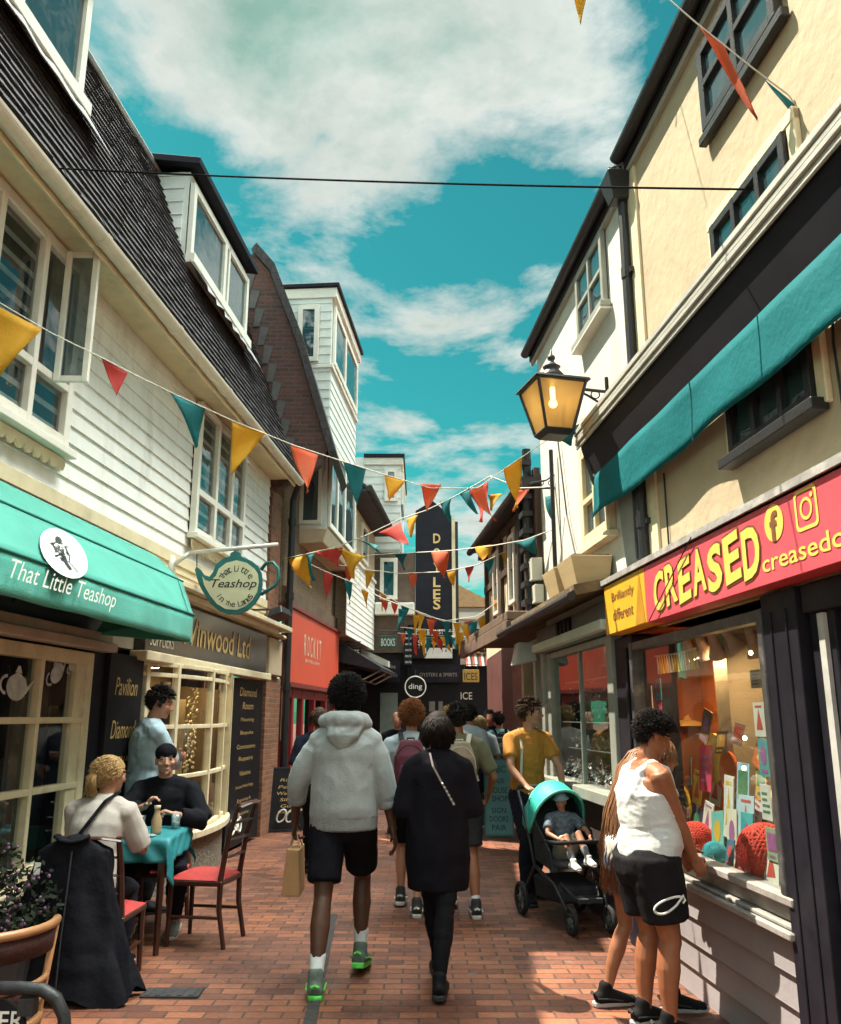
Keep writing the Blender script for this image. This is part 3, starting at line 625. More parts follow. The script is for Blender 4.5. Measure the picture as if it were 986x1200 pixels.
# ------------------------------------------------------------------ hanging teapot sign
YS=8.5; FT_=FY(YS)
hs=thing('teapot_sign','teapot shaped hanging sign, teal rim and cream face, on a white bracket','sign',FL(8.5,0,3.1))
mb=MB(); A=Yp(203,663,YS); B=Yp(222,648,YS); C_=Yp(326,638,YS)
mb.tube([A,B],.022,8); mb.tube([B,C_],.022,8); mb.box(A.x-.08,A.x+.01,-.06,.06,A.z-.12,A.z+.1,lambda s,o,z:Vector((s,YS+o,z)))
br=mb.build('bracket',mat('pale_grey_metal',(.55,.54,.50),.5,.1),hs,smooth=True)
def px(x,y): q=Yp(x,y,YS); return (q.x,q.z)
cx,cy=276,687
def outl(k):
    """teapot outline; k shrinks it for the cream face"""
    P=[]
    for a in range(-58,239,6):
        t=R(a); P.append((cx+(33-k)*math.cos(t)*1.0,cy-(32-k)*math.sin(t)))
    return P
body=[(x,y) for x,y in outl(0)]
# spout on the left
rim=[px(*p) for p in [(303,664),(296,658),(287,654),(283,652),(282,648),(276,646),(271,648),(270,652),(262,655),(254,661),(250,671),(246,676),(240,674),(236,668),(231,664),(229,668),(231,676),(235,688),(241,698),(248,708),(257,716),(268,720),(279,720),(290,716),(299,708),(306,697),(308,684),(307,672)]]
mb=MB(); mb.prism(rim,-.018,.018,FT_); rmb=mb.build('teapot_board',mat('teal_sign_rim',(.012,.14,.14),.5,.15,8),hs,bevel=.003)
face=[px(*p) for p in [(299,667),(290,660),(278,657),(266,660),(257,667),(254,675),(247,682),(241,680),(238,676),(240,686),(247,698),(255,708),(265,714),(278,715),(288,711),(296,704),(302,694),(304,682),(303,673)]]
mb=MB(); mb.prism(face,.0185,.024,FT_); fc=mb.build('cream_face',mat('cream_sign_face',(.60,.60,.40),.6,.08,6),hs)
mb=MB(); H=[Yp(305+ (22*math.sin(R(a))),679-15*math.cos(R(a)) if a<90 else 679-15*math.cos(R(a)),YS) for a in range(0,181,15)]
H=[Yp(306,668,YS),Yp(312,660,YS),Yp(320,659,YS),Yp(326,666,YS),Yp(327,676,YS),Yp(323,686,YS),Yp(315,691,YS),Yp(306,697,YS)]
mb.tube(H,[(.035,.018)]*len(H),8); mb.build('handle',MATS['teal_sign_rim'],hs,smooth=True)
mb=MB(); mb.tube([Yp(231,664,YS),Yp(231,648,YS)],.006,6); mb.tube([Yp(314,660,YS),Yp(314,640,YS)],.006,6); mb.build('hanger',IRON,hs)
q0=px(248,692); q1=px(302,677); hh=q1[1]-q0[1]
letters('Teashop',FT_,q0[0],q0[1],q1[0]-q0[0],hh*.85,.0265,INK,fc,shear=.3,bold=.008)
def arcword(word,c,r,a0,a1,h,down=False):
    mb=MB(); n=len(word)
    for i,chx in enumerate(word):
        if chx==' ': continue
        a=R(a0+(a1-a0)*i/(n-1)); ctr=(c[0]+r*math.cos(a),c[1]+r*math.sin(a)); rot=(a-PI/2) if not down else (a+PI/2)
        f=lambda u,v,ctr=ctr,rot=rot: FT_(ctr[0]+(u-h*.3)*math.cos(rot)-v*math.sin(rot),.0265,ctr[1]+(u-h*.3)*math.sin(rot)+v*math.cos(rot))
        text_on(mb,chx,f,h*.7,h,keep=True)
    return mb.build('lettering',INK,fc)
cc_=px(277,687); arcword('That Little',cc_,.145,148,35,.062); arcword('In The Lanes',cc_,.215,215,325,.055,True)
# ================================================================== right side: cream house with the pink card shop
cs_=thing('card_shop_building','cream stuccoed house with black gutters standing over the pink and yellow shop sign','building',FR(3,0,0))
mb=MB(); mb.box(-2.,5.84,-.35,0,2.2,5.74,FR); mb.box(-2.,5.84,-4.,-3.7,0,5.6,FR); mb.box(-2,-1.8,-3.7,-.36,0,5.6,FR); mb.box(5.6,5.8,-3.7,-.36,0,5.6,FR); mb.build('wall',STUCCO,cs_)
mb=MB(); mb.prism([(5.66,2.7),(5.84,2.7),(5.84,5.7),(5.66,5.7)],.001,.02,FR); mb.build('corner_trim',CREAMP,cs_)
def eaves(parent,s0,s1,zw):
    mb=MB(); mb.box(s0,s1,.0,.035,zw-.02,zw+.12,FR); mb.build('fascia',mat('grey_soffit',(.34,.32,.27),.7,.12,3),parent)
    mb=MB(); P=[(.098+.055*math.cos(-PI+PI*k/8),zw+.13+.055*math.sin(-PI+PI*k/8)) for k in range(9)]; mb.profile(P,s0,s1,FR); mb.box(s0,s1,.036,.05,zw+.03,zw+.17,FR); mb.build('gutter',IRON,parent)
    mb=MB(); mb.profile([(.09,zw+.15),(.09,zw+.19),(-2.2,zw+1.45),(-2.2,zw+1.35),(0,zw+.13)],s0,s1,FR); mb.build('roof',SLATE,parent)
eaves(cs_,-2.,5.80,5.72)
eA=window(cs_,FR,[3.52,3.95,4.40],[5.0,5.30,5.56],.01,m=IRON,w=.06,wi=.045,depth=.05,gm=GLASSD,curtain=.0,sill=.05)
eB=window(cs_,FR,[3.58,3.86,4.14,4.43],[2.98,3.62,4.38],.01,m=IRON,w=.05,wi=.04,depth=.05,gm=GLASSD,sill=.09)
mb=MB(); mb.box(3.50,3.577,0,.035,2.95,4.45,FR); mb.box(4.432,4.50,0,.035,2.95,4.45,FR); mb.box(3.50,4.50,0,.04,4.385,4.46,FR); mb.build('window_surround',CREAMP,eB,bevel=.006)
def plantcut(): 
    mb=MB(); rnd=random.Random(5)
    for k in range(26):
        s=rnd.uniform(3.66,3.95); z=rnd.uniform(3.02,3.2); a=rnd.uniform(-1,1); l=rnd.uniform(.1,.25)
        mb.add([FR(s,.022,z),FR(s+.012,.022,z),FR(s+a*l*.6,.024,z+l)],[(0,1,2)])
    return mb.build('leaf_silhouette',mat('pale_leaf_print',(.34,.38,.34),.8,.3,8),eB)
plantcut()
MB().prism([(4.02,3.02),(4.13,3.04),(4.1,3.16),(4.03,3.15)],.016,.026,FR).build('yellow_card',mat('amber_card',(.55,.30,.05),.7,.2),eB)
mb=MB(); mb.box(4.34,4.50,0,.10,4.06,4.14,FR); mb.box(4.34,4.36,0,.10,3.98,4.06,FR); mb.build('vent_cowl',mat('ochre_box',(.60,.38,.10),.7,.15),cs_,bevel=.008)
# wiring clipped to the stucco
mb=MB(); 
for pts in (([(3.42,2.66),(3.44,3.2),(3.38,3.6)]),([(5.5,2.7),(5.5,3.2)])):
    MB().tube([FR(s,.012,z) for s,z in pts],.006,6).build('wall_cable',IRON,cs_)
# downpipe and hopper at the joint of the two houses
mb=MB(); mb.tube([FR(5.86,.048,2.5),FR(5.86,.048,5.5),FR(5.86,.10,5.8)],.040,10)
for z in (2.9,3.9,4.85): mb.lathe([(.046,0),(.046,.09)],FR(5.86,.048,z),10); mb.box(5.78,5.94,0,.05,z+.02,z+.06,FR)
dp=mb.build('drain_pipe',IRON,cs_,smooth=False)
mb=MB(); mb.hexa([FR(5.79,.02,5.50),FR(5.93,.02,5.50),FR(5.93,.14,5.50),FR(5.79,.14,5.50),FR(5.74,.02,5.72),FR(5.98,.02,5.72),FR(5.98,.19,5.72),FR(5.74,.19,5.72)]); mb.build('hopper',IRON,dp,bevel=.008)

# ------------------------------------------------------------------ card shop front
sf=thing('stationery_shop_facade','black painted card shop front with wide display window and boarded stall riser','shop front',FR(5,0,0))
mb=MB(); mb.box(4.22,6.32,-.06,-.005,.0,.62,FR); 
boards(mb,FR,4.25,6.34,.0,.60,0,.145,.03); mb.build('stall_riser',mat('grey_lilac_board',(.25,.23,.24),.5,.12,4,.1,40,stain=(.18,.16,.17),ss=2),sf)
mb=MB(); mb.box(4.22,6.34,-.02,.075,.60,.635,FR); mb.box(4.22,6.34,-.02,.05,.638,.66,FR); mb.box(4.25,6.34,-.03,.012,.662,.742,FR); mb.box(4.2,6.34,-.05,.06,.745,.785,FR)
mb.build('sill',mat('worn_sill_paint',(.30,.28,.26),.5,.2,6,.15,40,stain=(.12,.11,.12),ss=5),sf,bevel=.006)
mb=MB(); mb.box(5.62,5.80,.013,.02,.665,.738,FR); mb.build('vent_plate',mat('cream_plate',(.6,.52,.36),.6,.1),sf)
mb=MB(); mb.box(5.64,5.69,.0205,.024,.675,.725,FR); mb.box(5.71,5.76,.0205,.024,.675,.725,FR); mb.build('vent_slot',BLACKP,sf)
mb=MB()
mb.box(3.92,4.25,-.30,.05,0,2.19,FR); mb.box(4.005,4.02,.05,.058,.1,2.1,FR); mb.box(4.15,4.165,.05,.058,.1,2.1,FR); mb.build('pilaster',DARKP,sf,bevel=.006)
mb=MB(); mb.box(6.32,6.72,-.30,.03,0,2.19,FR); mb.box(6.40,6.44,.03,.05,.1,2.1,FR); mb.build('pilaster',DARKP,sf,bevel=.006)
mb=MB(); mb.box(4.252,4.31,-.03,.055,.786,2.13,FR); mb.box(6.26,6.318,-.03,.055,.786,2.13,FR); mb.box(4.31,6.26,-.03,.05,2.07,2.13,FR); mb.box(4.31,4.335,-.01,.03,.787,2.07,FR)
wf=mb.build('window_frame',mat('scuffed_black_frame',(.05,.048,.05),.4,.3,10,.1,50,stain=(.20,.19,.18),ss=6),sf,bevel=.006)
MB().quad(FR(4.31,.0,.785),FR(6.26,.0,.785),FR(6.26,.0,2.07),FR(4.31,.0,2.07)).build('pane',GLASSC,wf)
mb=MB(); mb.box(-1,6.6,-1.9,-1.85,0,2.3,FR); mb.box(-1,6.6,-1.85,-.04,2.2,2.25,FR); mb.box(6.55,6.6,-1.85,-.3,0,2.2,FR); mb.box(4.20,4.24,-1.85,-.31,0,2.2,FR); mb.build('shop_interior',mat('warm_orange_room',(.24,.070,.020),.8,.3,2),sf)
mb=MB(); mb.box(4.25,6.5,-.95,-.02,.70,.76,FR); mb.build('display_floor',mat('pale_wood_shelf',(.42,.34,.24),.6,.15,3),sf)
sF=Rp(788,800,-.62)[0]; sN=Rp(870,780,-.62)[0]
mb=MB(); mb.box(sN,sF,-.62,-.58,.76,2.12,FR); mb.box(sN+.04,sF-.04,-.576,-.57,1.62,1.65,FR); mb.box((sN+sF)/2-.015,(sN+sF)/2+.015,-.578,-.572,.76,2.1,FR)
mb.build('orange_screen',mat('orange_wood_panel',(.60,.15,.022),.5,.15,2,.15,20,stretch=(5,5,.5)),sf,bevel=.004)
mb=MB(); mb.box(sN-.16,sN-.005,-.60,-.52,.76,2.12,FR); mb.box(sF+.005,sF+.2,-.60,-.52,.76,2.12,FR); mb.build('screen_post',mat('dark_red_wood',(.06,.022,.018),.5,.2),sf,bevel=.004)
mb=MB(); mb.box(4.36,4.42,-.10,-.03,.78,2.06,FR); mb.box(4.62,4.66,-.22,-.18,.78,2.06,FR); mb.build('card_rack',mat('brown_rack',(.10,.045,.03),.6,.2),sf)
# door at the near edge
mb=MB(); mb.box(2.4,3.90,-.12,-.08,0,.4,FR); mb.box(3.70,3.90,-.12,0,0,2.14,FR); mb.box(3.62,3.69,-.13,-.02,0,2.05,FR); mb.box(2.4,3.62,-.13,-.03,1.97,2.05,FR); mb.box(2.4,3.90,-.14,.03,2.06,2.19,FR)
dr=mb.build('door_frame',DARKP,sf,bevel=.006)
MB().box(3.752,3.80,.0,.02,.1,2.05,FR).build('painted_sun_edge',mat('sunlit_edge_grey',(.42,.42,.40),.5,.2,8),dr)  # pale strip paints in the sunlit edge of the door jamb
MB().quad(FR(2.4,-.08,.42),FR(3.62,-.08,.42),FR(3.62,-.08,1.97),FR(2.4,-.08,1.97)).build('pane',GLASSC,dr)
mb=MB(); mb.box(3.28,3.56,-.10,-.09,1.62,1.92,FR); mb.build('notice',mat('white_notice',(.66,.66,.62),.7,.08),dr)
mb=MB(); mb.box(3.30,3.56,-.10,-.09,1.22,1.56,FR); mb.build('notice',MATS['white_notice'],dr)
for i in range(7): letters(['OPENING','HOURS','Mon 10-5','Tue 10-5','Wed 10-5','Thu 10-5','Fri 10-5'][i],FR,3.53,1.87-.036*i,.16,.022,-.088,INK,dr,rev=True,keep=True)
# sign board above the window
sn=thing('shop_sign','long pink and yellow shop sign lettered CREASED above the card shop window','sign',FR(4.6,.15,2.2))
mb=MB(); mb.box(1.5,5.62,.02,.15,2.205,2.575,FR); pk=mb.build('pink_panel',mat('pink_sign_paint',(.60,.080,.105),.42,.07,3,spec=.3),sn,bevel=.003)
mb=MB(); mb.box(5.622,6.53,.02,.15,2.205,2.575,FR); yl=mb.build('yellow_panel',mat('yellow_sign_paint',(.70,.36,.025),.45,.08,4),sn,bevel=.003)
YEL=mat('yellow_lettering',(.72,.50,.10),.5,.05); DKR=mat('dark_letter_edge',(.16,.06,.02),.6,.1)
sx=5.46; wid=1.48/7
for layer,(m_,bold,oo,nm) in enumerate(((DKR,.055,.1535,'letter_edge'),(YEL,.032,.157,'letter'))):
    for i,chx in enumerate('CREASED'):
        dy=[-.012,.008,-.004,.012,-.006,.010,.0][i]; tl=[.04,-.05,.03,-.02,.05,-.04,.0][i]
        w_=wid*(.93 if layer==0 else .86); h_=.275 if layer==0 else .25; x0=sx-wid*(i+.5)
        f=lambda u,v,x0=x0,w_=w_,h_=h_,dy=dy,tl=tl,oo=oo: FR(x0+w_/2-u-(v-h_/2)*tl,oo,2.385-h_/2+v+dy+.02*(u/w_-.5))
        mb=MB(); text_on(mb,chx,f,w_,h_,bold=bold)
        mb.build(nm,m_,pk)
letters('Brilliantly',FR,6.34,2.415,.5,.085,.153,DKR,yl,rev=True,bold=.004); letters('different',FR,6.33,2.29,.46,.085,.153,DKR,yl,rev=True,bold=.004)
mb=MB(); mb.add([FR(s,.1525,z) for s,z in ((5.84,2.21),(5.64,2.21),(5.72,2.57))],[(0,1,2)]); mb.build('fold_print',mat('amber_fold',(.42,.20,.015),.5,.1),yl)
# round and square emblems
mb=MB(); cS,cZ=3.845,2.475; mb.add([FR(cS+.088*math.cos(2*PI*i/28),.153,cZ+.088*math.sin(2*PI*i/28)) for i in range(28)],[tuple(range(28))]); rd=mb.build('round_emblem',YEL,pk)
letters('f',FR,cS+.035,cZ-.085,.075,.14,.156,DKR,rd,rev=True,bold=.03)
def ring(mb,pts_o,pts_i,oo):
    n=len(pts_o); mb.add([FR(a,oo,b) for a,b in pts_o]+[FR(a,oo,b) for a,b in pts_i],[(i,(i+1)%n,n+(i+1)%n,n+i) for i in range(n)])
def rr(c,z,h,r,n=6): return [(c+sx_*(h-r)+r*math.cos(a0+PI/2*k/n),z+sz_*(h-r)+r*math.sin(a0+PI/2*k/n)) for sx_,sz_,a0 in ((1,1,0),(-1,1,PI/2),(-1,-1,PI),(1,-1,1.5*PI)) for k in range(n+1)]
mb=MB(); ring(mb,rr(3.56,2.475,.092,.03),rr(3.56,2.475,.075,.02),.153); ring(mb,[(3.56+.05*math.cos(2*PI*i/24),2.475+.05*math.sin(2*PI*i/24)) for i in range(24)],[(3.56+.035*math.cos(2*PI*i/24),2.475+.035*math.sin(2*PI*i/24)) for i in range(24)],.153)
mb.add([FR(3.51+.012*math.cos(a),.153,2.525+.012*math.sin(a)) for a in [2*PI*i/10 for i in range(10)]],[tuple(range(10))]); mb.build('square_emblem',YEL,pk)
letters('creasedcards',FR,3.99,2.262,1.0,.085,.153,YEL,pk,rev=True,bold=.01)
mb=MB(); mb.profile([(-.0,2.70),(.17,2.625),(.17,2.585),(.155,2.585),(0,2.65)],1.5,6.56,FR); mb.build('lead_capping',LEAD,sn)
mb=MB(); mb.tube([FR(4.75,.17,2.60),FR(5.52,.172,2.205)],.004,6); mb.build('slack_cable',IRON,sn)

# ------------------------------------------------------------------ things in the display window
def cardthing(s,z,w,h,o,col,label,ink=None,tilt=0.,lean=.03,group='cards in the card shop window'):
    t=thing('greeting_card',label,'card',FR(s,o,z),group)
    F2=lambda u,oo,v: FR(s-(u*math.cos(tilt)-v*math.sin(tilt)),o+oo-lean*v/h,z+u*math.sin(tilt)+v*math.cos(tilt))
    mb=MB(); mb.box(-w/2,w/2,-.003,.003,0,h,F2); mb.build('card',mat('card_%s'%label.split()[0],col,.55,.1,8),t)
    mb=MB(); rnd=random.Random(int(s*1000+z*777)); 
    kind=rnd.randint(0,3)
    if kind==0:
        for i in range(4): mb.box(-w*.35,w*rnd.uniform(.1,.35),.0035,.0045,h*(.2+.17*i),h*(.27+.17*i),F2)
    elif kind==1: mb.prism([(w*.28*math.cos(2*PI*i/14),h*.55+h*.25*math.sin(2*PI*i/14)) for i in range(14)],.0035,.0045,F2); mb.box(-w*.3,w*.3,.0035,.0045,h*.1,h*.18,F2)
    elif kind==2: mb.box(-w*.38,w*.38,.0035,.0045,h*.3,h*.85,F2); mb.box(-w*.3,w*.2,.0035,.0045,h*.1,h*.17,F2)
    else:
        mb.prism([(-w*.3,h*.2),(w*.3,h*.2),(0,h*.8)],.0035,.0045,F2); mb.box(-w*.3,w*.3,.0035,.0045,h*.85,h*.91,F2)
    mb.build('print',mat('print_%d'%rnd.randint(0,5),[(.5,.08,.06),(.05,.25,.28),(.6,.4,.05),(.1,.1,.12),(.06,.2,.1),(.35,.12,.3)][rnd.randint(0,5)],.6,.2),t)
    return t
# pixel spots of the display, pushed back to real depths behind the glass
spots=[(825,900,.20,.30,.30,(.55,.04,.10),'crimson card with white print standing in the middle of the heap'),(797,962,.16,.20,.26,(.55,.22,.16),'salmon picture card low beside the yellow disc'),
(826,960,.14,.22,.24,(.60,.60,.52),'ivory photo card beside the salmon picture card'),(868,925,.16,.30,.22,(.30,.50,.62),'sky blue card propped against the orange envelope'),
(851,945,.13,.36,.20,(.62,.62,.58),'white tall narrow card in the middle of the display'),(872,960,.2,.26,.18,(.40,.55,.62),'pale blue cat card in front of the sky blue one'),
(842,1000,.18,.26,.2,(.16,.45,.42),'mint green gift bag standing over the teal yarn ball'),(858,1000,.13,.3,.16,(.64,.62,.50),'bone white card standing right of the mint bag'),
(875,1010,.15,.30,.16,(.05,.36,.38),'turquoise tall card next to the red yarn ball'),(890,910,.13,.26,.26,(.58,.34,.08),'amber card high on the right'),
(843,870,.16,.14,.30,(.06,.06,.07),'charcoal patterned card at the back of the heap'),(862,860,.13,.13,.30,(.25,.22,.2),'umber postcard propped high at the back'),
(868,1022,.14,.14,.08,(.35,.08,.06),'maroon boxed card set at the sill'),(855,1018,.1,.14,.1,(.03,.14,.22),'navy small box standing at the sill'),(905,1040,.16,.2,.06,(.66,.64,.55),'cream card with small gilt print beside the nearest yarn ball')]
for x,y,w_,h_,dep,col,lb in spots:
    s,z=Rp(x,y,-dep); cardthing(s,max(.765,z-h_/2),w_,h_,-dep,col,lb,tilt=random.uniform(-.15,.15))
for i,(x,y,w_,h_,col,lb) in enumerate([(884,793,.15,.12,(.55,.42,.25),'tan square card highest on the right rack'),(888,838,.15,.22,(.62,.60,.52),'parchment lined card under the tan square one'),(893,882,.14,.24,(.10,.32,.33),'peacock figure card halfway down the right rack'),
      (896,935,.14,.22,(.62,.62,.58),'chalk white lined card under the peacock card'),(903,985,.15,.20,(.30,.40,.25),'leafy green card low on the right rack'),(903,810,.10,.26,(.45,.52,.60),'bluish strip card beside the window jamb'),(908,855,.10,.26,(.62,.38,.08),'orange yellow strip card by the jamb'),(917,965,.09,.24,(.55,.60,.62),'icy pale card low beside the jamb'),(921,1010,.08,.22,(.5,.5,.5),'grey lined card lowest at the jamb')]):
    s,z=Rp(x,y,-.06); cardthing(s,z-h_/2,w_*.8,h_*.8,-.07,col,lb,lean=0)
for i,(x,y,w_,h_,col,lb) in enumerate([(762,820,.10,.20,(.62,.60,.55),'offwhite slip card at the far end of the window'),(772,808,.10,.15,(.06,.36,.42),'cyan small card beside the offwhite slip'),(773,838,.12,.18,(.68,.08,.22),'magenta card under the cyan one'),(759,785,.10,.16,(.4,.2,.12),'russet card high at the far end')]):
    s,z=Rp(x,y,-.10); cardthing(s,z-h_/2,w_,h_,-.10,col,lb,lean=0)
def yarn(x,y,r,col,label,dep):
    s,z=Rp(x,y,-dep); c=FR(s,-dep,z); t=thing('yarn_ball',label,'yarn ball',c-Vector((0,0,r)))
    m=mat('wool_%s'%label.split()[0],col,.9,.15,20,.3,80,sheen=.2)
    mb=MB(); mb.ball(c,r*.96,18,12); b=mb.build('core',m,t,smooth=True)
    mb=MB(); rnd=random.Random(2)
    for k in range(9):
        ax=Vector((rnd.uniform(-1,1),rnd.uniform(-1,1),rnd.uniform(-1,1))).normalized(); u=ax.orthogonal().normalized(); v=ax.cross(u)
        for j in range(4):
            d=(j-1.5)*r*.13; q=math.sqrt(r*r-d*d); mb.tube([c+ax*d+(u*math.cos(2*PI*i/20)+v*math.sin(2*PI*i/20))*q for i in range(20)],r*.055,5,closed=True)
    mb.build('strand',m,b,smooth=True)
yarn(816,985,.115,(.60,.05,.03),'scarlet yarn ball on the shop sill beside the turquoise one',.16); yarn(838,1002,.075,(.015,.30,.36),'turquoise small yarn ball on the shop sill',.10)
yarn(898,1000,.15,(.58,.05,.03),'scarlet big yarn ball at the near end of the shop sill',.14)
for (x,y,r,dep,col,lb) in ((838,888,.16,.36,(.70,.48,.04),'yellow paper disc at the top of the display heap'),(800,945,.15,.32,(.66,.42,.03),'mustard paper disc at the left of the display heap'),(855,905,.13,.34,(.60,.14,.03),'orange paper fan behind the crimson card')):
    s,z=Rp(x,y,-dep); mb=MB(); mb.prism([(s+r*math.cos(2*PI*i/30),z+r*math.sin(2*PI*i/30)) for i in range(30)],-dep-.01,-dep+.01,FR); o=mb.build('paper_disc',mat('disc_%s'%lb.split()[0],col,.6,.1,10),loc=FR(s,-dep,z-r)); tag(o,lb,'decoration')
s,z=Rp(800,845,-.45); c=FR(s,-.45,z)
ht=thing('sun_hat','straw orange brimmed hat hanging before the orange panel','hat',c)
MB().lathe([(.0,.13),(.06,.125),(.10,.08),(.11,.0),(.105,-.01)],c,20).build('crown',mat('straw',(.52,.30,.06),.8,.15,30,.3,90),ht,smooth=True)
MB().lathe([(.105,.012),(.20,-.03),(.20,-.037),(.10,.0)],c,24).build('brim',MATS['straw'],ht,smooth=True)
for i,(x,y,col,lb) in enumerate([(806,905,(.10,.30,.36),'petrol blue booklet behind the salmon card'),(815,925,(.62,.50,.08),'lemon booklet under the crimson card'),(836,925,(.60,.58,.52),'bone folded card left of the white narrow one'),(845,905,(.52,.10,.06),'brick red booklet behind the bone folded card'),(860,955,(.50,.20,.05),'rust booklet behind the pale blue card'),
    (880,975,(.08,.20,.10),'bottle green booklet right of the pale blue card'),(882,945,(.55,.55,.58),'silver grey booklet near the jamb rack'),(832,980,(.60,.10,.22),'raspberry booklet behind the mint bag'),(812,962,(.05,.05,.07),'ink black booklet beside the salmon card'),(866,980,(.62,.40,.10),'honey coloured booklet low in the middle'),(850,985,(.10,.38,.46),'lagoon blue booklet low in the middle'),(888,880,(.45,.12,.05),'cinnamon booklet against the right rack'),(823,850,(.22,.10,.05),'walnut brown booklet at the top of the heap')]):
    dep=.42-.02*i if y<940 else .24; s,z=Rp(x,y,-dep); cardthing(s,z-.1,.13+.02*(i%3),.2+.03*(i%2),-dep,col,lb,tilt=random.uniform(-.4,.4))
# hanging spotlights
for i,(x,y,tl) in enumerate([(808,760,0.),(824,757,.5),(838,756,.5),(857,748,.8),(883,752,.2)]):
    dep=.30; s,z=Rp(x,y,-dep); c=FR(s,-dep,z)
    t=thing('spotlight','%s bell spotlight hung inside the card shop window head'%['upright farthest','slanted second','slanted middle','steeply slanted fourth','nearest'][i],'lamp',c,'spotlights in the card shop window')
    Mx=Matrix.Translation(c)@Matrix.Rotation(-.30-.35*tl,4,Vector((0,1,0)))@Matrix.Rotation(-.1+.3*(i%3),4,'X')
    MB().lathe([(.022,.10),(.03,.06),(.034,.0),(.062,-.07),(.066,-.085),(.058,-.085),(.03,-.02)],(0,0,0),16).xf(Mx).build('housing',mat('pink_white_enamel',(.55,.40,.33),.4,.08),t,smooth=True)
    MB().lathe([(.05,-.075),(.05,-.08)],(0,0,0),16).xf(Mx).build('lit_lens',mat('lit_lens',(1.,.66,.34),.4,0,emit=26.),t)
    mb=MB(); mb.tube([Mx@Vector((0,0,.09)),FR(s,-dep,2.19)],.008,6); mb.build('stem',IRON,t)
mb=MB(); mb.tube([FR(4.4,-.30,2.195),FR(6.2,-.30,2.195)],.012,6); o=mb.build('lamp_rail',mat('pale_rail',(.5,.45,.38),.5,.1),loc=FR(5.3,-.3,2.19)); tag(o,'pale rail that carries the spotlights inside the card shop window','rail')
fg=thing('fringe_garland','yellow and white tassel fringe across the far top corner of the card shop window','garland',FR(6.0,-.12,2.08))
mb=MB(); mb.tube([FR(5.5,-.12,2.03),FR(5.8,-.12,2.02),FR(6.25,-.12,2.03)],.006,6); mb.build('cord',PALEINK,fg)
for k,(m_,nm) in enumerate(((mat('yellow_tassel',(.70,.46,.06),.8,.1),'yellow_tassel'),(mat('white_tassel',(.62,.58,.48),.8,.1),'white_tassel'))):
    mb=MB()
    for i in range(16):
        if (i//3)%2==k: s=5.52+i*.046; mb.tube([FR(s,-.12,2.025),FR(s+.008*math.sin(i*2),-.125,1.9)],[.004,.012],5)
    mb.build(nm,m_,fg)
# lit shop lamps inside (string of bulbs at the right rack)
mb=MB()
for x,y in ((880,765),(873,865),(905,825),(872,900),(912,930)):
    s,z=Rp(x,y,-.10); mb.ball(FR(s,-.10,z),.012,8,6)
o=mb.build('fairy_lights',mat('fairy_bulb',(1.,.6,.2),.5,0,emit=8.),loc=FR(4.4,-.1,1.5)); tag(o,'warm fairy lights strung down the right rack of the card shop window','fairy lights')

# ------------------------------------------------------------------ long black awning box with teal valance
ab=thing('awning_box','long grey edged black awning box with a hanging deep teal valance on the cream wall','awning',FR(4,.3,3.2))
mb=MB(); sE=6.92
mb.profile([(.0,3.96),(.17,3.86),(.17,3.82),(.085,3.50),(.0,3.50)],.8,sE,FR); bx=mb.build('hood',mat('black_hood_paint',(.012,.011,.016),.6,.2,4,spec=.15),ab,bevel=.01)
mb=MB()
for (z0,z1,o1) in ((3.945,3.99,.215),(3.905,3.943,.205),(3.865,3.903,.212),(3.825,3.863,.198)): mb.box(.8,sE+.05,.18,o1,z0,z1,FR)
mb.box(sE+.02,sE+.05,0,.178,3.88,3.97,FR); mb.build('front_rail',mat('grey_weathered_rail',(.40,.40,.36),.6,.18,6,.2,40,stretch=(4,.5,4)),ab,bevel=.006)
rows=[]; n=80
for j in range(7):
    t=j/6; row=[]
    for i in range(n+1):
        s=.8+(6.72-.8)*i/n; ph=s*2.2
        row.append(FR(s,.118+.03*t+(.018*math.sin(ph)+.012*math.sin(ph*2.7+1))*t+.012*noise.noise(Vector((s*2,t*2,0))),3.535-.375*t+.010*math.sin(s*3.1)*t))
    rows.append(row)
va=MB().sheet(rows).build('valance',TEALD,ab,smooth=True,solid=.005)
mb=MB()
for s in (4.75,): mb.tube([r[int((s-.8)/5.92*n)]+RN*.004 for r in rows],.005,5)
mb.build('seam',mat('teal_seam',(.005,.09,.10),.8,.1),va)
mb=MB(); mb.tube([FR(6.75,.05,3.5),FR(6.75,.05,3.38)],.02,8); mb.ball(FR(6.8,.10,3.56),.014,8,6); mb.build('end_bracket',mat('pale_bolt',(.5,.5,.48),.4,.1),ab)

# ================================================================== white rendered house
wr=thing('white_house','white rendered house beyond the cream one with sash windows above the jeweller shop','building',FR(7.4,0,0))
mb=MB(); mb.box(5.85,9.15,-.35,0,2.5,5.68,FR); mb.box(5.85,9.15,-4,-3.7,0,5.5,FR); mb.box(8.95,9.15,-3.7,-.36,0,5.5,FR); mb.build('wall',RENDER,wr)
eaves(wr,5.83,9.35,5.66)
window(wr,FR,[6.45,6.86,7.28],[4.96,5.30,5.64],.01,m=mat('grey_green_sash',(.30,.31,.27),.5,.12),w=.06,wi=.04,depth=.045,gm=GLASSD,curtain=.5,sill=.09)
MB().box(6.40,7.34,0,.10,4.88,4.90,FR).build('under_sill_board',WHITE,wr)  # thin white board just below the window sill
lw=window(wr,FR,[6.60,7.0,7.42],[3.05,3.45,3.95],.0,m=CREAMP,w=.10,wi=.05,depth=.06,gm=GLASSD,sill=.09,lin=mat('brown_blind',(.25,.15,.09),.9,.2))
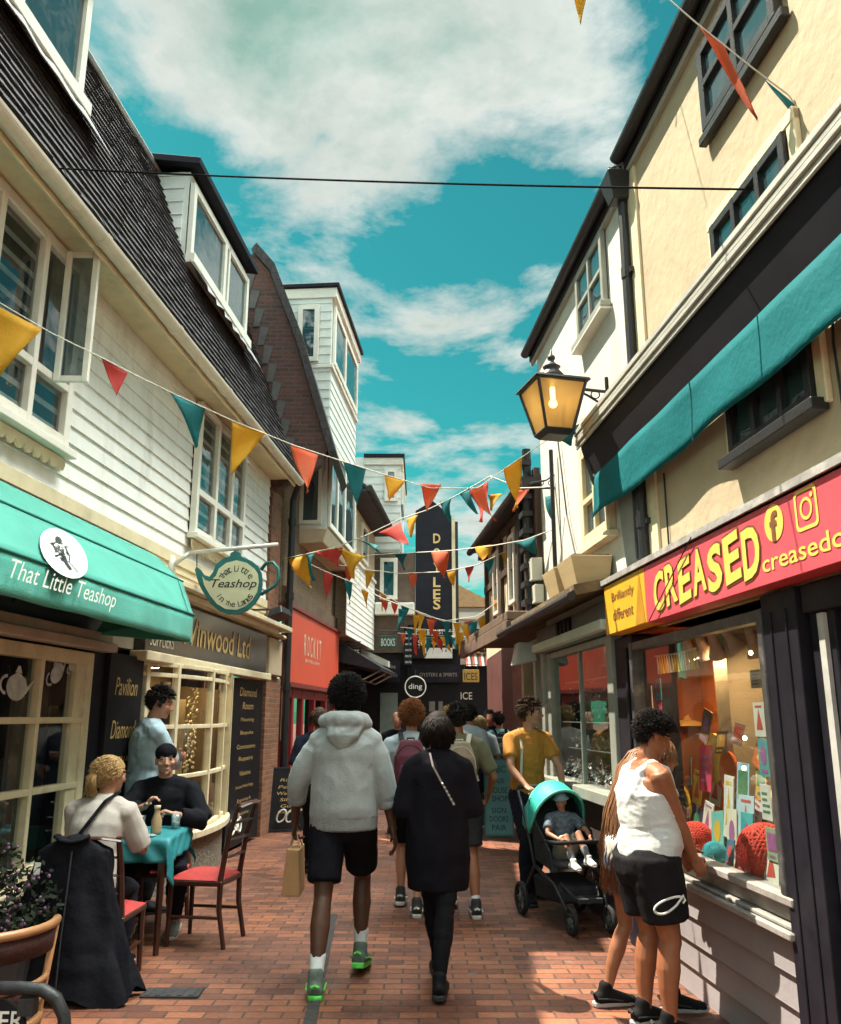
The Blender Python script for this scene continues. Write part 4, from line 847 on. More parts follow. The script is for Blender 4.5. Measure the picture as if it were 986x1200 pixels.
MB().tube([FR(8.42,.06,2.75),FR(8.42,.06,4.3)],.022,8).build('drain_pipe',IRON,wr); MB().tube([FR(5.99,.05,2.7),FR(5.99,.05,3.3)],.02,8).build('drain_pipe',IRON,wr)
mb=MB(); mb.tube([FR(8.3,.03,4.6),FR(8.0,.03,3.5),FR(7.6,.03,2.8)],.008,6); mb.build('wall_cable',IRON,wr)
mb=MB(); mb.prism([(6.05,2.7),(6.32,2.7),(6.50,3.5),(6.12,3.5)],.004,.03,FR); mb.build('grey_board',mat('grey_lean_board',(.30,.30,.27),.8,.15),wr)
# jeweller shop
jw=thing('jewellery_shop_front','dark jewellery shop front with one tall window packed with silver pieces','shop front',FR(8,0,0))
GREY=mat('grey_green_paint',(.24,.25,.22),.5,.15,5,.1,30,stain=(.35,.35,.30),ss=3)
mb=MB(); mb.box(6.75,9.15,-.06,0,0,.92,FR); mb.build('stall_riser',mat('dark_riser',(.05,.042,.04),.6,.3,4,.1),jw)
mb=MB(); mb.box(6.74,9.2,-.05,.12,.92,1.02,FR); mb.build('sill',GREY,jw,bevel=.01)
mb=MB(); mb.box(6.75,6.90,-.05,.05,1.02,2.24,FR); mb.box(8.86,9.0,-.05,.05,1.02,2.24,FR); mb.box(9.02,9.15,-.05,.08,0,2.3,FR); mb.box(6.90,8.86,-.05,.04,2.18,2.24,FR); mb.box(7.85,7.87,-.03,.02,1.02,2.18,FR); jf2=mb.build('window_frame',GREY,jw,bevel=.005)
MB().quad(FR(6.9,0,1.02),FR(8.86,0,1.02),FR(8.86,0,2.18),FR(6.9,0,2.18)).build('pane',GLASSC,jf2)
mb=MB(); mb.box(6.75,9.1,-.9,-.85,0,2.6,FR); mb.box(6.75,9.1,-.85,-.06,2.45,2.5,FR); mb.box(6.75,6.8,-.85,-.06,0,2.5,FR); mb.box(9.05,9.1,-.85,-.06,0,2.5,FR); mb.box(6.8,9.05,-.85,-.06,.94,.98,FR); mb.build('shop_interior',LINING,jw)
mb=MB(); mb.box(6.95,8.85,-.45,-.06,1.545,1.555,FR); mb.box(6.95,8.85,-.40,-.10,1.30,1.308,FR); mb.box(6.95,8.85,-.35,-.1,1.93,1.938,FR); mb.build('glass_shelf',mat('shelf_edge',(.40,.45,.43),.2,.1),jw)
mb=MB(); rnd=random.Random(9)
for k in range(1500):
    s=rnd.uniform(6.95,8.85); b=rnd.random()
    if b<.62: o=rnd.uniform(-.35,-.03); z=1.0+.18*(1-abs(o+.1)*1.5)*rnd.random()+ .1*noise.noise(Vector((s*4,0,0)))
    elif b<.8: o=rnd.uniform(-.4,-.08); z=1.32+rnd.random()*.10
    else: o=rnd.uniform(-.4,-.08); z=1.57+abs(rnd.gauss(0,.14))
    r=rnd.uniform(.005,.017); c=FR(s,o,z)
    mb.add([c+Vector((rnd.uniform(-1,1),rnd.uniform(-1,1),rnd.uniform(-1,1)))*r*1.6 for _ in range(4)],[(0,1,2),(0,2,3),(0,1,3),(1,2,3)],k%3)
tag(mb.build('silver_jewellery',[mat('bright_silver',(.72,.70,.66),.3,.2,20,metal=.5),mat('dark_silver',(.2,.19,.18),.4,.2,20,metal=.3),mat('white_tag',(.66,.64,.6),.7,.1)],jw),kind='stuff')
mb=MB(); mb.box(6.6,9.2,-.06,.10,2.25,2.50,FR); jfa=mb.build('fascia_board',mat('grey_fascia',(.16,.16,.15),.5,.2,3),jw,bevel=.005)
mb=MB(); mb.box(6.6,9.15,.10,.17,2.26,2.34,FR); mb.build('pale_band',mat('pale_fascia_band',(.50,.52,.44),.6,.1,3),jfa,bevel=.004)
mb=MB()
for i in range(4): mb.box(7.72+.14*i,7.80+.14*i,.105,.13,2.36,2.48,FR)
mb.build('letter_shadow_bars',BLACKP,jfa)  # black bars stand in for the shadows of the sign letters
mb=MB(); mb.profile([(0,2.60),(.36,2.52),(.38,2.56),(.38,2.60),(0,2.68)],6.56,9.7,FR); mb.build('ledge_roof',mat('mossy_tile',(.12,.085,.05),.9,.4,10,.5,30,stain=(.30,.22,.10),ss=4),jw)
mb=MB(); mb.tube([FR(6.5,.42,2.50),FR(9.7,.42,2.50)],.035,8); mb.build('gutter',IRON,jw)
# two wooden planters on the ledge
for i,(s0,s1) in enumerate(((6.68,7.16),(7.26,7.72))):
    pt=thing('planter_box','pale tapered wooden box on the jewellery shop ledge, %s'%['beside the yellow sign panel','second from the yellow panel'][i],'planter',FR((s0+s1)/2,.18,2.60),'wooden boxes on the jeweller ledge')
    z0,z1=2.60,2.86; a=.05
    wp=mat('raw_plywood',(.50,.37,.20),.75,.12,3,.1,30,stretch=(1,.4,3))
    out=[FR(s0+a,.05,z0),FR(s1-a,.05,z0),FR(s1-a,.30,z0),FR(s0+a,.30,z0),FR(s0,.02,z1),FR(s1,.02,z1),FR(s1,.36,z1),FR(s0,.36,z1)]
    MB().hexa(out).build('box',wp,pt,bevel=.004)
    mb=MB(); mb.box(s0+.02,s1-.02,.04,.34,z1+.002,z1+.012,FR); mb.build('soil',mat('dry_soil',(.08,.05,.035),.95,.3,20,.5),pt)
# lantern on its wall bracket
ln=thing('street_lantern','black framed lit street lantern with amber panes on an iron wall bracket','lamp',FR(6.55,.5,3.8))
C0=Vector((1.08,6.5,0)); 
def fr4(h,z): return [C0+Vector((a*h,b*h,z)) for a,b in ((-1,-1),(1,-1),(1,1),(-1,1))]
Rz=Matrix.Rotation(R(14),4,'Z'); T_=Matrix.Translation(C0)@Rz@Matrix.Translation(-C0)
zb,zt=3.83,4.225; hb,ht_=.115,.205
mb=MB(); lo,hi=fr4(hb,zb),fr4(ht_,zt)
for i in range(4): mb.tube([lo[i],hi[i]],.013,6); mb.tube([lo[i],lo[(i+1)%4]],.012,6); mb.tube([hi[i],hi[(i+1)%4]],.016,6)
mb.hexa(fr4(.09,3.79)+fr4(hb+.01,3.825)); mb.hexa(fr4(ht_+.03,zt)+fr4(ht_+.02,zt+.02))
mb.hexa(fr4(ht_+.02,zt+.02)+fr4(.10,zt+.075))
mb.xf(T_).build('frame',IRON,ln)
mb=MB(); mb.lathe([(.105,zt+.06),(.10,zt+.10),(.065,zt+.14),(.055,zt+.16),(.075,zt+.175),(.05,zt+.19),(.03,zt+.215),(.02,zt+.23),(.034,zt+.25),(.030,zt+.27),(.012,zt+.285),(.006,zt+.33)],C0,14); mb.build('finial',IRON,ln,smooth=True)
mb=MB(); lo,hi=fr4(hb-.004,zb+.01),fr4(ht_-.006,zt-.005)
for i in range(4): mb.quad(lo[i],lo[(i+1)%4],hi[(i+1)%4],hi[i])
am=bpy.data.materials.new('amber_glass'); am.use_nodes=True; nt=am.node_tree; b=nt.nodes['Principled BSDF']; b.inputs['Base Color'].default_value=(.60,.42,.18,1); b.inputs['Roughness'].default_value=.35
tr=nd(nt,'ShaderNodeBsdfTranslucent'); tr.inputs[0].default_value=(.72,.52,.24,1); mxs=nd(nt,'ShaderNodeMixShader',i_Fac=.6); o_=nt.nodes['Material Output']
tp=nd(nt,'ShaderNodeBsdfTransparent'); tp.inputs[0].default_value=(.9,.65,.3,1); mx2=nd(nt,'ShaderNodeMixShader',i_Fac=.3)
nt.links.new(b.outputs[0],mxs.inputs[1]); nt.links.new(tr.outputs[0],mxs.inputs[2]); nt.links.new(mxs.outputs[0],mx2.inputs[1]); nt.links.new(tp.outputs[0],mx2.inputs[2]); nt.links.new(mx2.outputs[0],o_.inputs[0])
mb.xf(T_).build('amber_pane',am,ln)
mb=MB(); mb.ball(C0+Vector((0,0,4.08)),.035,10,8); mb.tube([C0+Vector((0,0,4.12)),C0+Vector((0,0,4.22))],.02,8); mb.build('lit_bulb',mat('lantern_bulb',(1.,.74,.36),.5,0,emit=4.),ln,smooth=True)
mb=MB(); W0=FR(6.62,0,4.23); mb.tube([C0+Vector((.2,.02,4.22)),W0],.014,6); mb.tube([C0+Vector((.22,.02,4.20)),C0+Vector((.30,.03,4.16)),FR(6.62,.06,4.12),FR(6.62,.0,3.98)],.010,6); mb.tube([FR(6.62,.01,3.92),FR(6.62,.01,4.36)],.016,6)
n=16; cR=C0+Vector((.36,.05,4.18)); mb.tube([cR+Vector((.035*math.cos(2*PI*i/n),0,.035*math.sin(2*PI*i/n))) for i in range(n)],.006,5,closed=True); mb.tube([FR(6.62,.30,4.2),FR(6.62,.30,3.98)],.009,6); mb.ball(FR(6.62,.30,3.97),.018,8,6); mb.build('bracket',IRON,ln)
# scrolled iron sign bracket
ib=thing('iron_bracket','empty scrolled iron sign bracket on the white rendered wall','bracket',FR(8.6,0,3.8))
mb=MB(); Yb=8.55
pt=lambda x,y:Yp(x,y,Yb)
mb.tube([pt(653,534),pt(652,555),pt(640,563),pt(622,566)],.010,6); mb.tube([pt(655,572),pt(620,572)],.012,6); mb.tube([pt(655,540),pt(655,690)],.012,6)
for x,r in ((646,.028),(635,.02)): c=pt(x,566); mb.tube([c+Vector((r*math.cos(2*PI*i/14),0,r*math.sin(2*PI*i/14))) for i in range(14)],.005,5,closed=True)
mb.tube([pt(660,572),pt(660,600)],.01,6); mb.build('scrollwork',IRON,ib)

# ================================================================== black and white timber house at the bend
tb=thing('timber_house','narrow black and white timbered house with black pipes beyond the white rendered house','building',FR(11,0,0))
mb=MB(); mb.box(9.16,13.1,-.5,.0,2.75,4.15,FR); mb.box(9.16,13.1,-3.,-2.8,0,4.1,FR); mb.box(12.95,13.1,-2.8,-.51,0,4.1,FR); mb.build('wall',mat('cream_render',(.55,.47,.33),.85,.12,3,.3,20,stain=(.35,.28,.2),ss=2),tb)
mb=MB()
for s in (9.2,9.5,9.8): mb.box(s,s+.14,.002,.07,2.75,4.35,FR)
for s in (10.4,11.0,11.6,12.2,12.9): mb.box(s,s+.12,.002,.05,2.75,4.08,FR)
for z in (2.76,3.45,4.02): mb.box(9.9,13.1,.001,.045,z,z+.1,FR)
mb.build('timber',TIMBER,tb,bevel=.005)
mb=MB(); mb.tube([FR(9.35,.12,2.7),FR(9.35,.12,4.6)],.05,8); mb.tube([FR(9.95,.1,2.7),FR(9.95,.1,4.3)],.04,8)
for i in range(9): mb.box(9.28,9.5,.08,.2,2.8+.2*i,2.86+.2*i,FR)
mb.build('drain_pipe',IRON,tb)
mb=MB(); mb.box(9.15,9.35,.02,.14,3.05,3.3,FR); mb.box(9.12,9.3,.02,.12,2.8,3.0,FR); mb.build('meter_box',mat('pale_meter_box',(.5,.5,.42),.5,.1),tb,bevel=.006)
mb=MB(); mb.profile([(.22,4.10),(.22,4.18),(-2.6,5.2),(-2.6,5.1),(0,4.16)],9.16,13.2,FR); mb.tube([FR(9.2,.25,4.12),FR(13.2,.25,4.12)],.05,8); mb.build('roof',SLATE,tb)
window(tb,FR,[10.55,10.95],[3.0,3.9],.01,m=WHITE,gm=GLASSD,w=.05); window(tb,FR,[11.75,12.15],[3.0,3.9],.01,m=WHITE,gm=GLASSD,w=.05)
mb=MB(); mb.box(9.2,13.1,-.4,.42,2.62,2.72,FR); mb.box(9.2,13.1,.36,.43,2.46,2.62,FR); mb.build('canopy_fascia',mat('brown_canopy',(.13,.085,.06),.7,.3,3,.2),tb,bevel=.01)
# its shop below, set back under the overhang
gs=thing('grey_shop_front','grey panelled shop front with slim posts at the bend under the brown canopy','shop front',FR(10,0,0))
mb=MB(); mb.box(9.2,10.2,-.25,-.2,0,2.5,FR); mb.box(10.2,10.26,-.9,-.2,0,2.5,FR); mb.box(10.26,13.1,-.95,-.9,0,2.6,FR); mb.build('panelling',mat('blue_grey_panel',(.12,.13,.14),.5,.2,3),gs)
mb=MB(); mb.box(10.15,10.27,-.2,-.08,0,2.46,FR); mb.box(9.62,9.68,-.2,-.14,0,2.4,FR); mb.box(9.2,10.15,-.2,-.15,1.75,1.85,FR); mb.build('pale_post',mat('pale_grey_post',(.42,.43,.40),.5,.1),gs,bevel=.005)
MB().quad(FR(9.7,-.17,.5),FR(10.14,-.17,.5),FR(10.14,-.17,1.74),FR(9.7,-.17,1.74)).build('pane',GLASSD,gs)
for i,s in enumerate((10.6,11.1,11.6,12.1,12.6)): MB().box(s,s+.08,-.9,-.86,.2,2.4,FR).build('batten',GREY,gs)
mb=MB(); mb.hexa([FR(9.4,.05,2.2),FR(9.7,.05,2.2),FR(9.7,.30,2.15),FR(9.4,.30,2.15),FR(9.42,.08,2.4),FR(9.68,.08,2.4),FR(9.68,.25,2.4),FR(9.42,.25,2.4)]); o=mb.build('wall_lamp',mat('pale_lamp',(.45,.46,.44),.4,.1),loc=FR(9.5,.2,2.2),bevel=.01); tag(o,'boxy pale wall lamp under the brown canopy at the bend','lamp')
# ================================================================== left: red shop, oriel tower and tile hung wall
lb=thing('oriel_house','brown pebbledashed house with a white oriel tower rising over the red shop','building',FL(15,0,0))
mb=MB(); mb.box(13.2,18.,-.4,0,3.35,5.9,FL); mb.box(12.3,18.,-3.2,-3,0,7,FL); mb.build('wall',PEBBLE,lb)
YG=12.34; G_=FY(YG); gp=lambda x,y:(Yp(x,y,YG).x,Yp(x,y,YG).z)
poly=[gp(297,297),gp(318,318),gp(350,400),gp(386,528),gp(372,545),gp(340,560),gp(318,560)]
mb=MB(); mb.prism([(gp(288,300)[0]-.1,gp(297,297)[1]-.15),gp(297,297),gp(316,318),gp(347,398),gp(384,527),gp(376,545),(-2.24,4.9),(-2.6,4.9),(gp(288,300)[0]-.1,4.9)],-.16,.0,G_); mb.build('gable_wall',BRICKX,lb)
mb=MB(); A=[gp(297,290),gp(318,314),gp(350,398),gp(388,530)]
for p,q in zip(A,A[1:]):
    mb.add([G_(p[0]-.02,.05,p[1]-.05),G_(q[0]-.02,.05,q[1]-.05),G_(q[0]+.06,.05,q[1]+.06),G_(p[0]+.06,.05,p[1]+.06),G_(p[0]-.02,-2.2,p[1]-.05),G_(q[0]-.02,-2.2,q[1]-.05),G_(q[0]+.06,-2.2,q[1]+.06),G_(p[0]+.06,-2.2,p[1]+.06)],[(0,1,2,3),(4,7,6,5),(0,4,5,1),(1,5,6,2),(2,6,7,3),(3,7,4,0)])
mb.build('roof',SLATEX,lb)
mb=MB()
for i in range(10):                                                    # stepped lead soakers up the abutment
    t=i/9; x=290+(336-290)*t; y=318+(512-318)*t; p=gp(x,y); q=gp(x+10,y+2); r_=gp(x+4,y+22)
    mb.add([G_(p[0],.012,p[1]),G_(q[0],.012,q[1]),G_(r_[0],.012,r_[1]),G_(p[0]-.03,.012,r_[1])],[(0,1,2,3)])
mb.build('step_flashing',mat('dull_lead',(.075,.07,.068),.7,.3,8),lb,solid=.006)
mb=MB(); mb.box(12.32,13.16,-.12,.07,0,2.16,FL); mb.box(12.32,12.9,-.12,.05,2.92,4.95,FL); mb.build('brick_pier',BRICKY,lb)
mb=MB(); mb.box(12.28,13.0,-.1,.12,2.18,2.72,FL); mb.box(12.25,13.05,-.1,.17,2.74,2.8,FL); mb.build('corbel',mat('stained_render',(.52,.42,.28),.8,.2,4,.2,30,stain=(.3,.18,.09),ss=4),lb,bevel=.02)
mb=MB(); mb.tube([FL(13.3,.13,0.1),FL(13.3,.13,5.0),FL(13.0,.3,5.25),FL(12.6,.5,5.3)],.055,10)
for z in (.6,2.0,3.4,4.6): mb.lathe([(.07,0),(.07,.1)],FL(13.3,.13,z),10)
mb.build('drain_pipe',IRON,lb)
# oriel + tower, one white bay
o0,s0_,s1_=.47,14.38,17.3
FO=lambda s,o,z:FL(s,o0+o,z)
def camface(Y0):                                                      # side of the bay that looks down the lane
    return FY(Y0)
mb=MB(); mb.box(s0_,s1_,-1.2,o0,6.45,7.75,FL); mb.box(s0_,s1_,-1.9,o0,7.75,9.35,FL); mb.box(s0_,s1_,-.2,o0,4.78,6.45,FL)
ob=mb.build('oriel_tower',BOARDG,lb)
mb=MB(); boards(mb,FL,s0_,s1_,6.5,7.74,o0,.17,.02); Fside=lambda s,o,z:FL(s0_-o,o0-s,z)
boards(mb,Fside,0.0,1.6,6.5,9.2,0,.17,.02); mb.build('tile_hanging',BOARDG,ob)
mb=MB(); mb.hexa([FL(s0_+.05,-.2,4.52),FL(s1_,-.2,4.52),FL(s1_,o0-.06,4.55),FL(s0_+.05,o0-.06,4.55),FL(s0_-.03,-.2,4.78),FL(s1_+.03,-.2,4.78),FL(s1_+.03,o0+.03,4.78),FL(s0_-.03,o0+.03,4.78)]); mb.build('oriel_base',mat('cream_oriel_base',(.62,.54,.40),.6,.1),ob,bevel=.01)
window(ob,FL,[s0_+.05,s0_+.8,s0_+1.6,s1_-.05],[4.82,6.40],o0+.01,w=.10,wi=.09,gm=GLASSD,depth=.05)
window(ob,Fside,[.08,.48],[4.85,6.40],.01,w=.07,gm=GLASSD,depth=.05)
window(ob,FL,[s0_+.1,s0_+1.3,s1_-.1],[7.88,9.05],o0+.01,w=.11,wi=.12,gm=GLASSD,depth=.05)
window(ob,Fside,[.22,.62],[7.88,9.0],.03,w=.09,gm=GLASSD,depth=.05)
mb=MB(); mb.box(s0_-.1,s1_+.1,-2,o0+.14,9.35,9.43,FL); mb.build('flat_roof',DARKP,ob,bevel=.01)
mb=MB(); mb.box(s0_-.05,s1_+.05,-1.9,o0+.09,9.15,9.348,FL); mb.box(s0_-.04,s1_+.04,-1.2,o0+.05,7.76,7.83,FL); mb.build('moulding',WHITE,ob,bevel=.008)
# red shop
rs=thing('red_shop_front','red shop front with a big plain red sign panel beside the brick pier','shop front',FL(15.6,0,0))
REDP=mat('coral_red_panel',(.62,.085,.045),.5,.08,2,.05)
mb=MB(); mb.box(13.42,17.98,.0,.10,2.14,3.30,FL); rp=mb.build('sign_panel',REDP,rs,bevel=.006)
mb=MB(); mb.box(13.38,18.02,.0,.13,3.302,3.36,FL); mb.box(13.38,18.02,.0,.13,2.06,2.137,FL); mb.box(13.36,13.415,0,.12,2.14,3.3,FL); mb.build('panel_frame',mat('dark_red_frame',(.20,.035,.03),.5,.15),rs,bevel=.005)
LW=mat('cream_lettering',(.66,.56,.40),.6,.1)
for i,chx in enumerate('ROCKIT'): letters(chx,FL,14.6+.26*i+(.06 if chx=='I' else 0),2.62,.05 if chx=='I' else .17,.36,.104,LW,rp)
letters('JEWELLERY',FL,14.7,2.50,1.3,.07,.104,LW,rp)
mb=MB(); mb.box(13.3,18.,.0,.06,3.37,3.62,FL); mb.build('timber_band',mat('brown_band',(.15,.10,.07),.8,.25,3,.2),rs)
mb=MB()
for s in (13.5,14.15,14.9,15.9,17.0,17.9): mb.box(s-.06,s+.06,-.05,.05,0,2.05,FL)
mb.box(13.5,17.9,-.04,.04,1.9,2.05,FL); mb.box(13.5,17.9,-.04,.06,0,.35,FL); rf=mb.build('window_frame',mat('crimson_frame',(.30,.028,.03),.45,.12),rs,bevel=.006)
MB().quad(FL(13.5,.0,.3),FL(17.9,.0,.3),FL(17.9,.0,1.95),FL(13.5,.0,1.95)).build('pane',GLASSC,rf)
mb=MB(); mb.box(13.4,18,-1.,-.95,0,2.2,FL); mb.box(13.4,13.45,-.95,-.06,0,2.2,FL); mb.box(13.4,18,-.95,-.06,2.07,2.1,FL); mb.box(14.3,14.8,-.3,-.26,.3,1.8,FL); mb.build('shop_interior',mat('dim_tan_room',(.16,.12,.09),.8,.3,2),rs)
mb=MB(); mb.box(13.32,13.46,.055,.10,1.25,2.0,FL); vb=mb.build('hanging_sign_strip',mat('ivory_strip',(.6,.54,.38),.6,.15),rs)
mb=MB()
for i in range(14): mb.box(13.34,13.44,.102,.104,1.28+.05*i,1.30+.05*i,FL)
mb.build('strip_lettering',INK,vb)
# tile hung white wall beyond it, black shop and awning beneath
l3=thing('tile_hung_house','house with white tile hung wall and pale pebbledash beyond the white oriel tower','building',FL(19.8,0,0)); oF=.30
mb=MB(); mb.box(18.01,21.9,-.5,oF,3.25,6.3,FL); mb.box(17.32,18.0,-.5,oF,4.6,6.3,FL); mb.build('wall',PEBBLEL,l3)
boards(mb:=MB(),FL,17.6,21.9,3.25,4.95,oF,.13,.02).build('tile_hanging',BOARD,l3)
mb=MB(); mb.box(17.5,21.9,oF+.0,oF+.06,4.96,5.03,FL); mb.build('string_course',WHITE,l3)
window(l3,FL,[17.8,18.5],[5.15,6.05],oF,w=.08,gm=GLASSD); window(l3,FL,[19.4,20.4],[5.15,6.05],oF,w=.08,gm=GLASSD)
mb=courses(MB(),FL,17.32,21.9,(oF+.45,6.3),(-1.2,8.3),12); mb.tube([FL(17.32,oF+.5,6.3),FL(21.9,oF+.5,6.3)],.07,8); mb.box(17.32,21.9,oF,oF+.45,6.22,6.28,FL); mb.build('roof',SLATE,l3)
bs=thing('black_shop_front','black shop front with folded black awning arms below the white tile hung wall','shop front',FL(20,0.3,0))
mb=MB(); mb.box(18.05,21.9,-.6,.0,0,3.24,FL); mb.build('frontage',BLACKP,bs)
mb=MB(); mb.hexa([FL(18.2,.0,2.75),FL(21.6,.0,2.75),FL(21.6,.95,2.55),FL(18.2,.95,2.55),FL(18.2,.0,3.2),FL(21.6,.0,3.2),FL(21.6,.97,2.62),FL(18.2,.97,2.62)]); mb.build('awning',mat('black_canvas',(.02,.02,.024),.8,.3,5,.2),bs)
mb=MB()
for s in (18.3,19.4,20.5): mb.tube([FL(s,.02,2.5),FL(s,.55,2.35),FL(s+.3,.93,2.58)],.02,6)
mb.build('awning_arm',mat('bare_metal',(.35,.34,.32),.4,.15),bs)
mb=MB(); mb.box(18.3,19.8,.0,.04,1.9,2.3,FL); q=mb.build('sign_panel',DARKP,bs); letters('CAFE BAR',FL,18.45,2.02,1.2,.16,.045,mat('faded_red',(.25,.08,.06),.7,.1),q)
mb=MB(); mb.box(18.5,19.6,.001,.02,.3,1.8,FL); mb.box(20.2,21.2,.001,.02,.3,1.8,FL); mb.build('pane',GLASSD,bs)
mb=MB(); mb.profile([(.0,3.05),(.02,3.28),(.75,2.95),(.75,2.80)],21.3,21.95,FL); mb.build('white_eave',mat('white_eave_paint',(.6,.58,.5),.6,.1),bs)

# ================================================================== end of the lane
YE=22.; E_=FY(YE); ex=lambda x,y,Y=YE:(Yp(x,y,Y).x,Yp(x,y,Y).z)
eb=thing('dormered_end_house','pale boarded house with a stacked bay facing down the lane, left of the black tower','building',(-.9,YE,0))
x0,x1=ex(428,600)[0],ex(470,560)[0]; xm=ex(487,600)[0]; zt=ex(450,536)[1]
mb=MB(); mb.box(x0-1.5,x1,-4,0,3.2,zt,E_); mb.build('bay',BOARDG,eb)
Fq=lambda s,o,z:Vector((x0+s,YE-o,z)); mb=MB(); boards(mb,Fq,0,x1-x0,5.9,zt-.25,0,.2,.02); mb.build('tile_hanging',BOARDG,eb)
mb=MB(); mb.box(x0-.05,x1+.10,-4,.12,zt-.02,zt+.07,E_); mb.build('flat_roof',DARKP,eb); mb=MB(); mb.box(x0-.03,x1+.06,-4,.07,zt-.22,zt-.03,E_); mb.build('moulding',WHITE,eb)
a=ex(451,550); b=ex(466,588); window(eb,E_,[a[0],b[0]],[b[1],a[1]],.02,w=.09,gm=GLASSD,depth=.05)
FQ=lambda s,o,z:Vector((x1+o,YE+s,z)); window(eb,FQ,[.3,1.2,2.2],[ex(470,588)[1],zt-.35],.01,w=.1,gm=GLASSD,depth=.05)
mb=MB(); mb.box(x0-.4,xm,.001,.10,3.2,5.8,E_); mb.build('lower_wall',mat('dark_brown_wall',(.11,.075,.055),.8,.3,4,.3),eb)
a=ex(446,655); b=ex(466,703); window(eb,E_,[a[0],b[0]],[b[1],a[1]],.102,w=.10,gm=GLASSD,depth=.05)
mb=MB(); a=ex(440,708); b=ex(486,722); mb.box(a[0],b[0],.1,.35,b[1],a[1],E_); mb.build('white_sill',WHITE,eb,bevel=.02)
tw_=thing('black_sign_tower','tall black gabled tower at the lane end with gold letters DOYLES running down it','building',(.3,YE,0))
x2,x3=ex(487,600)[0]+.005,ex(529,600)[0]; zT=ex(510,602)[1]
mb=MB(); mb.prism([(x2,3.5),(x3,3.5),(x3,ex(529,606)[1]),(x2+.45,ex(508,588)[1]),(x2,ex(487,600)[1])],-3,.12,E_); mb.build('tower',mat('blue_black_paint',(.014,.014,.022),.6,.3,3,.1,30,spec=.2),tw_)
mb=MB(); mb.box(x3+.002,x3+.09,-2.,.14,3.3,ex(529,608)[1],E_); mb.build('cream_edge',CREAMP,tw_)
mb=MB(); mb.box(x3+.092,x3+.17,-3.,.08,3.3,ex(536,612)[1],E_); mb.build('drain_pipe',IRON,tw_)
GL=mat('gold_letters',(.72,.52,.20),.5,.1)
for i,(chx,yy) in enumerate(zip('DOYLES',(632,650,667,685,698,709))):
    yy=[632,649,666,683,697,709][i]; c=ex(512,yy); letters(chx,E_,c[0]-.095,c[1]-.13,.19,.26,.125,GL,tw_,bold=.02)
# black shop under the tower
es=thing('black_end_shop','black shop front closing the lane with white lettered boards under the black tower','shop front',(.1,YE,0))
x4=ex(540,800)[0]
mb=MB(); mb.box(-1.6,x4,-3,.0,0,3.48,E_); mb.build('frontage',BLACKP,es)
mb=MB(); a=ex(478,733); b=ex(530,772); mb.box(a[0],b[0],.13,.2,b[1],a[1],E_); q=mb.build('name_board',BLACKP,es)
letters('FISH & OYSTERS',E_,ex(488,740)[0],ex(488,744)[1],.9,.12,.205,PALEINK,q); letters('SEAFOOD',E_,ex(490,752)[0],ex(490,757)[1],.75,.13,.205,PALEINK,q)
mb=MB(); a=ex(498,760); b=ex(530,772); mb.box(a[0],b[0],.205,.215,b[1],a[1],E_); mb.build('white_plate',mat('white_plate',(.62,.62,.58),.6,.1),q)
mb=MB(); a=ex(474,736); b=ex(483,780); mb.box(a[0],b[0],.21,.25,b[1],a[1],E_); q=mb.build('menu_board',DARKP,es)
for i in range(6): letters('menu list',E_,a[0]+.03,a[1]-.16-.15*i,.16,.07,.255,PALEINK,q)
mb=MB(); a=ex(478,779); b=ex(540,800); mb.box(a[0],b[0],.02,.12,b[1],a[1],E_); q=mb.build('fascia_board',DARKP,es); letters('OYSTERS & SPIRITS',E_,ex(492,792)[0],ex(492,793)[1],.95,.09,.125,mat('dim_lettering',(.30,.24,.2),.7,.1),q)
for (xa,xb) in ((503,510),(514,519)):
    a=ex(xa,822); b=ex(xb,834); MB().box(a[0],b[0],.01,.03,b[1],a[1],E_).build('lit_window',mat('pale_window',(.16,.15,.13),.5,.3),es)
mb=MB(); a=ex(446,775); b=ex(469,800); mb.box(a[0],b[0],.3,.36,b[1],a[1],E_); q=mb.build('side_board',DARKP,es); letters('Coffee',E_,a[0]+.06,a[1]-.2,.34,.1,.365,mat('dim_lettering',(.30,.24,.2),.7,.1),q); letters('house',E_,a[0]+.08,a[1]-.42,.3,.1,.365,MATS['dim_lettering'],q)
mb=MB(); a=ex(446,812); b=ex(466,860); mb.box(a[0],b[0],.01,.05,.2,a[1],E_); mb.build('glazed_door',mat('grey_green_glaze',(.16,.2,.18),.3,.2),es)
# round projecting sign
dg_=thing('round_sign','round black hanging sign with a white ring lettered ding in the lane end','sign',(ex(487,805)[0],YE-.5,ex(487,805)[1]))
Yd=YE-.5; D_=FY(Yd); c=(Yp(487,805,Yd).x,Yp(487,805,Yd).z); rr_=.285
mb=MB(); mb.prism([(c[0]+rr_*math.cos(2*PI*i/36),c[1]+rr_*math.sin(2*PI*i/36)) for i in range(36)],-.03,.03,D_); dsc=mb.build('disc',BLACKP,dg_)
mb=MB(); mb.tube([D_(c[0]+rr_*.9*math.cos(2*PI*i/36),.032,c[1]+rr_*.9*math.sin(2*PI*i/36)) for i in range(36)],.018,6,closed=True); mb.build('white_ring',PALEINK,dsc)
letters('ding',D_,c[0]-.17,c[1]-.09,.34,.17,.036,PALEINK,dsc,bold=.01); mb=MB(); mb.tube([D_(c[0],0,c[1]+rr_),D_(c[0],0,c[1]+rr_+.12),Vector((c[0],YE,c[1]+rr_+.12))],.015,6); mb.build('hanger',IRON,dg_)
